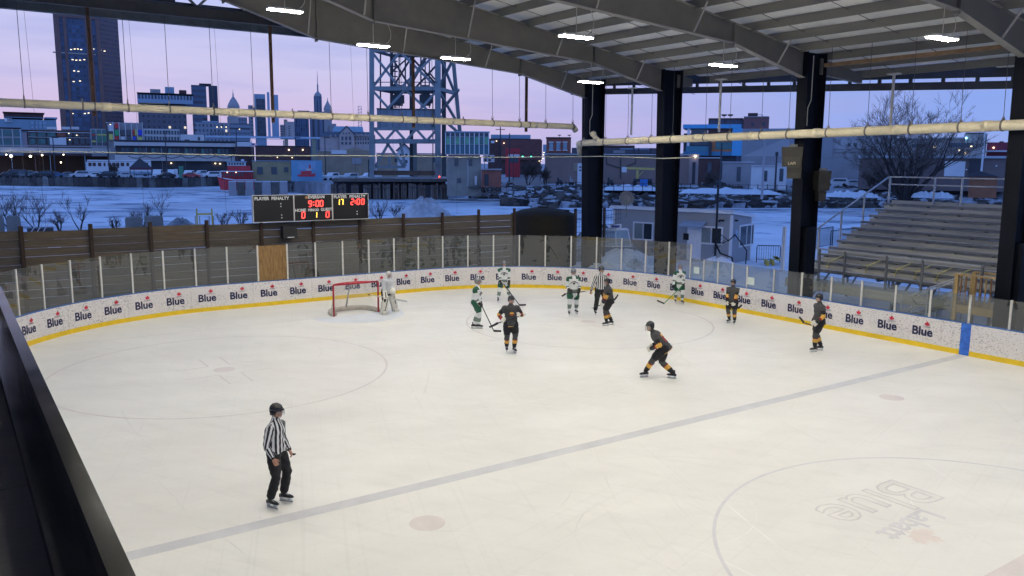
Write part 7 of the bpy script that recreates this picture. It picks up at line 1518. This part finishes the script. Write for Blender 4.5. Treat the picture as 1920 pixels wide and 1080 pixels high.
for px, pyt, pyb, D, lb in ((1842, 235, 322, 170, 'pale utility mast right of the willow'), (1432, 262, 376, 125, 'tall grey utility pole in the snow left of the third column'), (1352, 268, 355, 140, 'leaning utility pole in front of the orange panel'), (1456, 290, 342, 150, 'dark lamp post left of the loudspeakers'), (938, 238, 322, 200, 'wooden utility pole above the red shop'), (955, 250, 322, 205, 'dark pole right of the wooden utility pole')):
    b = Blk('utility_pole', lb, 'pole', px, D, 'poles on the far shore'); z = b.L(px, pyt)[1]; MB().cyl((0, 0, -.3), (0, 0, z), .2, .13, 7).build('pole', C_PALE if px == 1842 else (C_GREY if px == 1432 else C_DARK), b.t)
    if px in (938, 1842): MB().box((0, 0, z-.6), (2.2, .15, .15)).build('crossarm', C_DARK, b.t)
    if px == 1456: MB().box((0, 0, z+.1), (.5, .4, .7)).build('lamp_head', C_DARK, b.t)
for k, (px, w, py, D, m, lb) in enumerate(((1435, 52, 312, 165, C_WHITE, 'white box trailer left of the third column'), (1465, 18, 308, 160, C_WHITE, 'white truck box partly behind the third column'), (1385, 60, 305, 175, C_BLUE, 'pale flat roof left of the white trailers'), (1330, 40, 297, 178, C_DBRK, 'rust brown shed right of the brown warehouse'))):
    b = Blk('yard_shed', lb, 'shed', px, D, 'sheds by the modern building'); b.box('wall', px-w/2, py, px+w/2, 342, 0, 5, m if k != 2 else C_GREY, ground=True); b.box('roof', px-w/2-1, py-2, px+w/2+1, py-.1, -.3, 5.3, SNOW if k != 1 else C_WHITE); b.box('door', px-3, py+8, px+3, 340, -.1, -.01, G_DK)

mat = mat_near
# ================================================================== TREES, SHRUBS, RUBBLE
BARK = mat('bark_dark', (.055, .045, .042), .9, .3, 2); TWIG = mat('twig_brown', (.13, .10, .085), .9, .3, 1)
def bare_plant(name, label, cat, base, H, spread, seed, stems=3, levels=4, kids=4, r0=.3, fan=.5, up=.25, group=None, twigs=True, rmin=.009):
    rnd = random.Random(seed); t = thing(name, label, cat, base, 0, group); tr = MB(); cr_ = MB()
    def grow(p, d, L_, r, lv):
        n = 4; pts = [p]; q = p; dd = d
        for k in range(n):
            dd = (dd+Vector((rnd.gauss(0, .10), rnd.gauss(0, .10), rnd.gauss(up*.25, .06)))).normalized(); q = q+dd*L_/n; pts.append(q)
        rs = [r*(1-.5*k/n) for k in range(n+1)]; (tr if lv >= levels-1 else cr_).tube(pts, rs, 7 if lv >= levels-1 else (4 if lv > 1 else 3), False)
        if lv == 0: return
        for k in range(kids+(2 if lv == 1 and twigs else 0)):
            i = rnd.choice((1, 2, 2, 3, 3, 4)); pp = pts[i]; ax = Vector((rnd.gauss(0, 1), rnd.gauss(0, 1), rnd.gauss(0, .45))).normalized()
            nd = (dd*(1-fan*.55)+ax*fan*rnd.uniform(.7, 1.3)+Vector((0, 0, up*.5))).normalized(); grow(pp, nd, L_*rnd.uniform(.52, .8), max(rmin, rs[i]*rnd.uniform(.45, .65)), lv-1)
    for k in range(stems):
        a = 2*PI*k/stems+rnd.uniform(-.5, .5); lean = spread*rnd.uniform(.5, 1.1); d = Vector((math.cos(a)*lean, math.sin(a)*lean, 1)).normalized()
        grow(Vector((math.cos(a)*r0*.8, math.sin(a)*r0*.8, -.2)), d, H*.42, r0*rnd.uniform(.7, 1), levels)
    tr.build('trunk', BARK, t, True); cr_.build('crown', TWIG, t); return t
q = at_z(1697, 377, .4); q.z = .4
bare_plant('willow_tree', 'large bare willow tree with many spreading limbs behind the bleachers', 'tree', q, 18.0, .9, 12, 12, 5, 3, .45, .55, .16, rmin=.022)
def near_at(px, py, D): w_ = at_d(px, py, D); return w_
NB = 'bare shrubs on the near bank'
for k, (px, pyb, h, D, sp, st_, lb) in enumerate(((22, 428, 3.9, 70, .7, 7, 'big bare shrub at the far left above the plank fence'), (70, 428, 3.3, 70, .6, 5, 'bare shrub just right of the far left one'), (150, 426, 3.2, 70, .35, 3, 'slender forked bare sapling left of the concrete blocks'), (112, 428, 2.0, 69, .5, 5, 'low bare shrub left of the forked sapling'), (303, 424, 3.6, 72, .25, 2, 'tall thin bare sapling above the concrete blocks'), (268, 424, 2.4, 70, .6, 6, 'dense bare shrub behind the concrete blocks'), (420, 422, 1.8, 70, .6, 5, 'low bare shrub right of the yellow rack'), (452, 422, 2.0, 70, .6, 5, 'low bare shrub at the left edge of the scoreboard'), (215, 428, 1.5, 69, .6, 5, 'small bare shrub left of the dense one'), (712, 408, 2.2, 72, .7, 6, 'bare shrub just right of the scoreboard'), (745, 406, 1.9, 71, .7, 5, 'bare shrub left of the dirty snow mound'))):
    q = near_at(px, pyb, D); bare_plant('bare_shrub', lb, 'shrub', (q.x, q.y, q.z-.1), h, sp, 30+k, st_, 3, 3, .05, .55, .3, NB, rmin=.010)
for k, (px, D, h, lb) in enumerate(((1640, 150, 5.5, 'small bare tree left of the willow'), (1335, 165, 3.8, 'rust coloured bushes right of the brown warehouse'), (990, 175, 6.0, 'bare street tree under the left traffic light'), (1022, 180, 4.5, 'bare bush at the left corner of the brown warehouse'), (215, 240, 4.5, 'bare tree beside the coloured market panels'))):
    q = at_d(px, 340, D); bare_plant('bare_tree', lb, 'tree', (q.x, q.y, 1.1), h, .5, 60+k, 4, 4, 4, .10, .5, .25, 'small bare trees on the far shore', rmin=.03)
# near bank berm that carries the shrubs and blocks
def berm(px0, px1, D, ztop, nm, m, seed):
    rnd = random.Random(seed); mb = MB(); n = 40; prev = None
    for k in range(n+1):
        px = px0+(px1-px0)*k/n; c = at_d(px, 420, D); dv = (c.xy-CAM.xy).normalized(); z = ztop+rnd.uniform(-.15, .15)
        row = [(c.x-dv.x*9, c.y-dv.y*9, -.2), (c.x-dv.x*2, c.y-dv.y*2, z-.1), (c.x+dv.x*1.5, c.y+dv.y*1.5, z), (c.x+dv.x*6, c.y+dv.y*6, -.9)]
        if prev:
            for a in range(3): mb.quad(prev[a], row[a], row[a+1], prev[a+1])
        prev = row
    struct(mb.build(nm, m, smooth=True))
EARTH = mat('bank_earth', (.10, .085, .07), .95, .4, .7, col2=(.50, .51, .54))
berm(-200, 900, 70, .15, 'near_bank_berm', EARTH, 5)
BLKC = mat('block_concrete', (.22, .22, .21), .9, .25, 1.2)
for k, (p0, py0, p1, py1, lb) in enumerate(((-6, 405, 9, 430, 'grey concrete block cut off by the left edge'), (10.5, 406, 40, 430, 'grey concrete block below the big left shrub'), (234, 408, 268, 428, 'pale concrete block left of the pair by the sapling'), (270, 406, 307, 428, 'darker concrete block right of the pair by the sapling'))):
    b = Blk('concrete_block', lb, 'concrete block', (p0+p1)/2, 67, 'concrete blocks on the near bank', -.1); x0, z1 = b.L(p0, py0); x1, z0 = b.L(p1, py1)
    MB().span(x0, x1, 0, .8, 0, z1-.12).build('body', BLKC, b.t); MB().span(x0+.05, x1-.05, .05, .75, z1-.12, z1).build('top_chamfer', BLKC, b.t)
    for q in (.3, .7): MB().tube([(x0+(x1-x0)*q-.1, .4, z1-.02), (x0+(x1-x0)*q, .4, z1+.08), (x0+(x1-x0)*q+.1, .4, z1-.02)], .02, 5).build('lifting_loop', BST, b.t)
b = Blk('striped_barrier', 'leaning black and white striped boards on the near bank', 'barrier', 78, 66, None, -.1)
for k in range(3): x, z = b.L(62+k*11, 421); MB().bar((x-.2, 0, z-.6), (x+.25, 0, z+.1), .18, .05).build('white_board', TRIM, b.t)
x0, z = b.L(50, 424); x1, _ = b.L(100, 424); MB().span(x0, x1, .1, 1.4, 0, z-.2).build('dark_stack', C_DARK, b.t)
q = near_at(340, 424, 70); heap('dark earth mound left of the yellow rack', q.x, q.y, 1.3, .75, 21, EARTH, 'earth_mound', 'mound', None, q.z-.15)
q = near_at(795, 404, 70); heap('dirty snow mound right of the scoreboard', q.x, q.y, 2.3, 1.65, 22, SNOW2, z=q.z-.3)
q = at_z(1105, 478, 0); heap('brown earth heap with snow behind the farthest column', q.x-1, q.y, 2.6, 1.9, 23, EARTH, 'earth_mound', 'mound', None, -.1)
b = Blk('yellow_rack', 'yellow upright U shaped metal rack beyond the plank fence', 'rack', 383, 66, None, -.1)
for px in (368.5, 397): x, z = b.L(px, 391); MB().bar((x, 0, 0), (x, 0, z), .1, .1).build('upright', YM, b.t)
(x0, z), (x1, _) = b.L(368.5, 401.5), b.L(397, 401.5); MB().bar((x0, 0, z), (x1, 0, z), .12, .12).build('crossbar', YM, b.t)
for px in (366, 374, 392, 400): x, z = b.L(px, 405); MB().bar((x, .15, 0), (x, .15, z), .12, .08).build('grey_leg', GALV, b.t)
# rubble along the right far bank: too many stones to count
def rubble(nm, px0, px1, py_lo, py_hi, n, smin, smax, seed, mats):
    rnd = random.Random(seed); g = MB()
    for k in range(n):
        px = rnd.uniform(px0, px1); u = rnd.random(); py = py_lo(px)+(py_hi(px)-py_lo(px))*u; z = -1.45+2.7*u; q = at_z(px, py, z)
        s_ = rnd.uniform(smin, smax)*(1.2-.5*u); E = Matrix.Rotation(rnd.uniform(0, 6), 3, 'Z') @ Matrix.Rotation(rnd.uniform(-.6, .6), 3, 'X')
        P_ = [Vector((sx*rnd.uniform(.6, 1.1), sy*rnd.uniform(.45, .9), sz*rnd.uniform(.3, .62)))*s_ for sz in (-1, 1) for sx, sy in ((-1, -1), (1, -1), (1, 1), (-1, 1))]
        g.cur = rnd.choice((0, 0, 1, 1, 2, 2)); g.hexa([q+E @ v for v in P_])
    return stuff(g.build(nm, mats))
RUB = [mat('rubble_dark', (.06, .052, .048), .95, .4, .8), mat('rubble_brown', (.11, .09, .075), .95, .3, .8), mat('rubble_snowy', (.40, .41, .44), .9, .4, .8)]
rb = rubble('bank_rubble', 945, 1900, lambda x: 386 if x < 1000 else 389, lambda x: 352 if x < 1330 else 350, 2200, .3, 1.3, 3, RUB); rb['label'] = 'broken stones and snow along the far right river bank'; rb['category'] = 'rubble'
rb = rubble('bank_debris', 545, 640, lambda x: 359, lambda x: 338, 260, .3, .8, 4, RUB); rb['label'] = 'snowy stones on the bank left of the pilings'; rb['category'] = 'rubble'
rb = rubble('bank_debris', 880, 965, lambda x: 372, lambda x: 346, 260, .3, .9, 6, RUB); rb['label'] = 'broken timber and stones below the red shed'; rb['category'] = 'rubble'
g = MB(); rnd = random.Random(9)
for k in range(70):
    q = at_z(rnd.uniform(895, 960), rnd.uniform(352, 372), rnd.uniform(-1, .8)); d = Vector((rnd.gauss(0, 1), rnd.gauss(0, 1), rnd.uniform(-.1, .9))).normalized(); g.bar(q, q+d*rnd.uniform(1.2, 3.2), .09, .09)
o = stuff(g.build('driftwood', [TWIG])); o['label'] = 'tangle of driftwood below the control house'; o['category'] = 'driftwood'
# snow bank and low fence above the rubble
for p0, p1, D, lb in ((1130, 1240, 150, 'snow bank in front of the brown warehouse'), (1275, 1465, 140, 'snow bank between the second and third columns'), (1540, 1650, 135, 'snow bank left of the willow'), (1710, 1790, 140, 'snow patch right of the willow trunk')):
    a, c = at_d(p0, 350, D), at_d(p1, 350, D); g = MB(); n = 24; dv = ((a+c)/2-CAM).xy.normalized(); rnd = random.Random(p0); prev = None
    for k in range(n+1):
        q = a.lerp(c, k/n); h = .9*math.sin(PI*k/n)**.4*rnd.uniform(.7, 1.2) if 0 < k < n else 0; row = [(q.x-dv.x*2.2, q.y-dv.y*2.2, 1.1), (q.x-dv.x*.5, q.y-dv.y*.5, 1.15+h), (q.x+dv.x*1.2, q.y+dv.y*1.2, 1.15+h*.8), (q.x+dv.x*3, q.y+dv.y*3, 1.1)]
        if prev:
            for j in range(3): g.quad(prev[j], row[j], row[j+1], prev[j+1])
        prev = row
    tag(g.build('snow_bank', SNOW, smooth=True), lb, 'snow bank', 'snow banks on the far shore')
fw = thing('yard_fence', 'low dark post and rail fence above the rubble bank', 'fence', at_d(1300, 350, 143).to_tuple()[:2]+(1.1,))
prev = None
for k in range(26):
    px = 1025+k*18; q = at_d(px, 350, 148-.012*(px-1025)); q.z = 1.1; MB().bar(q, q+Vector((0, 0, 1.5)), .09, .09).build('post', C_DARK, fw, world=True)
    if prev is not None: MB().bar(prev+Vector((0, 0, 1.35)), q+Vector((0, 0, 1.35)), .06, .06).build('rail', C_DARK, fw, world=True); MB().bar(prev+Vector((0, 0, .75)), q+Vector((0, 0, .75)), .06, .06).build('rail', C_DARK, fw, world=True)
    prev = q
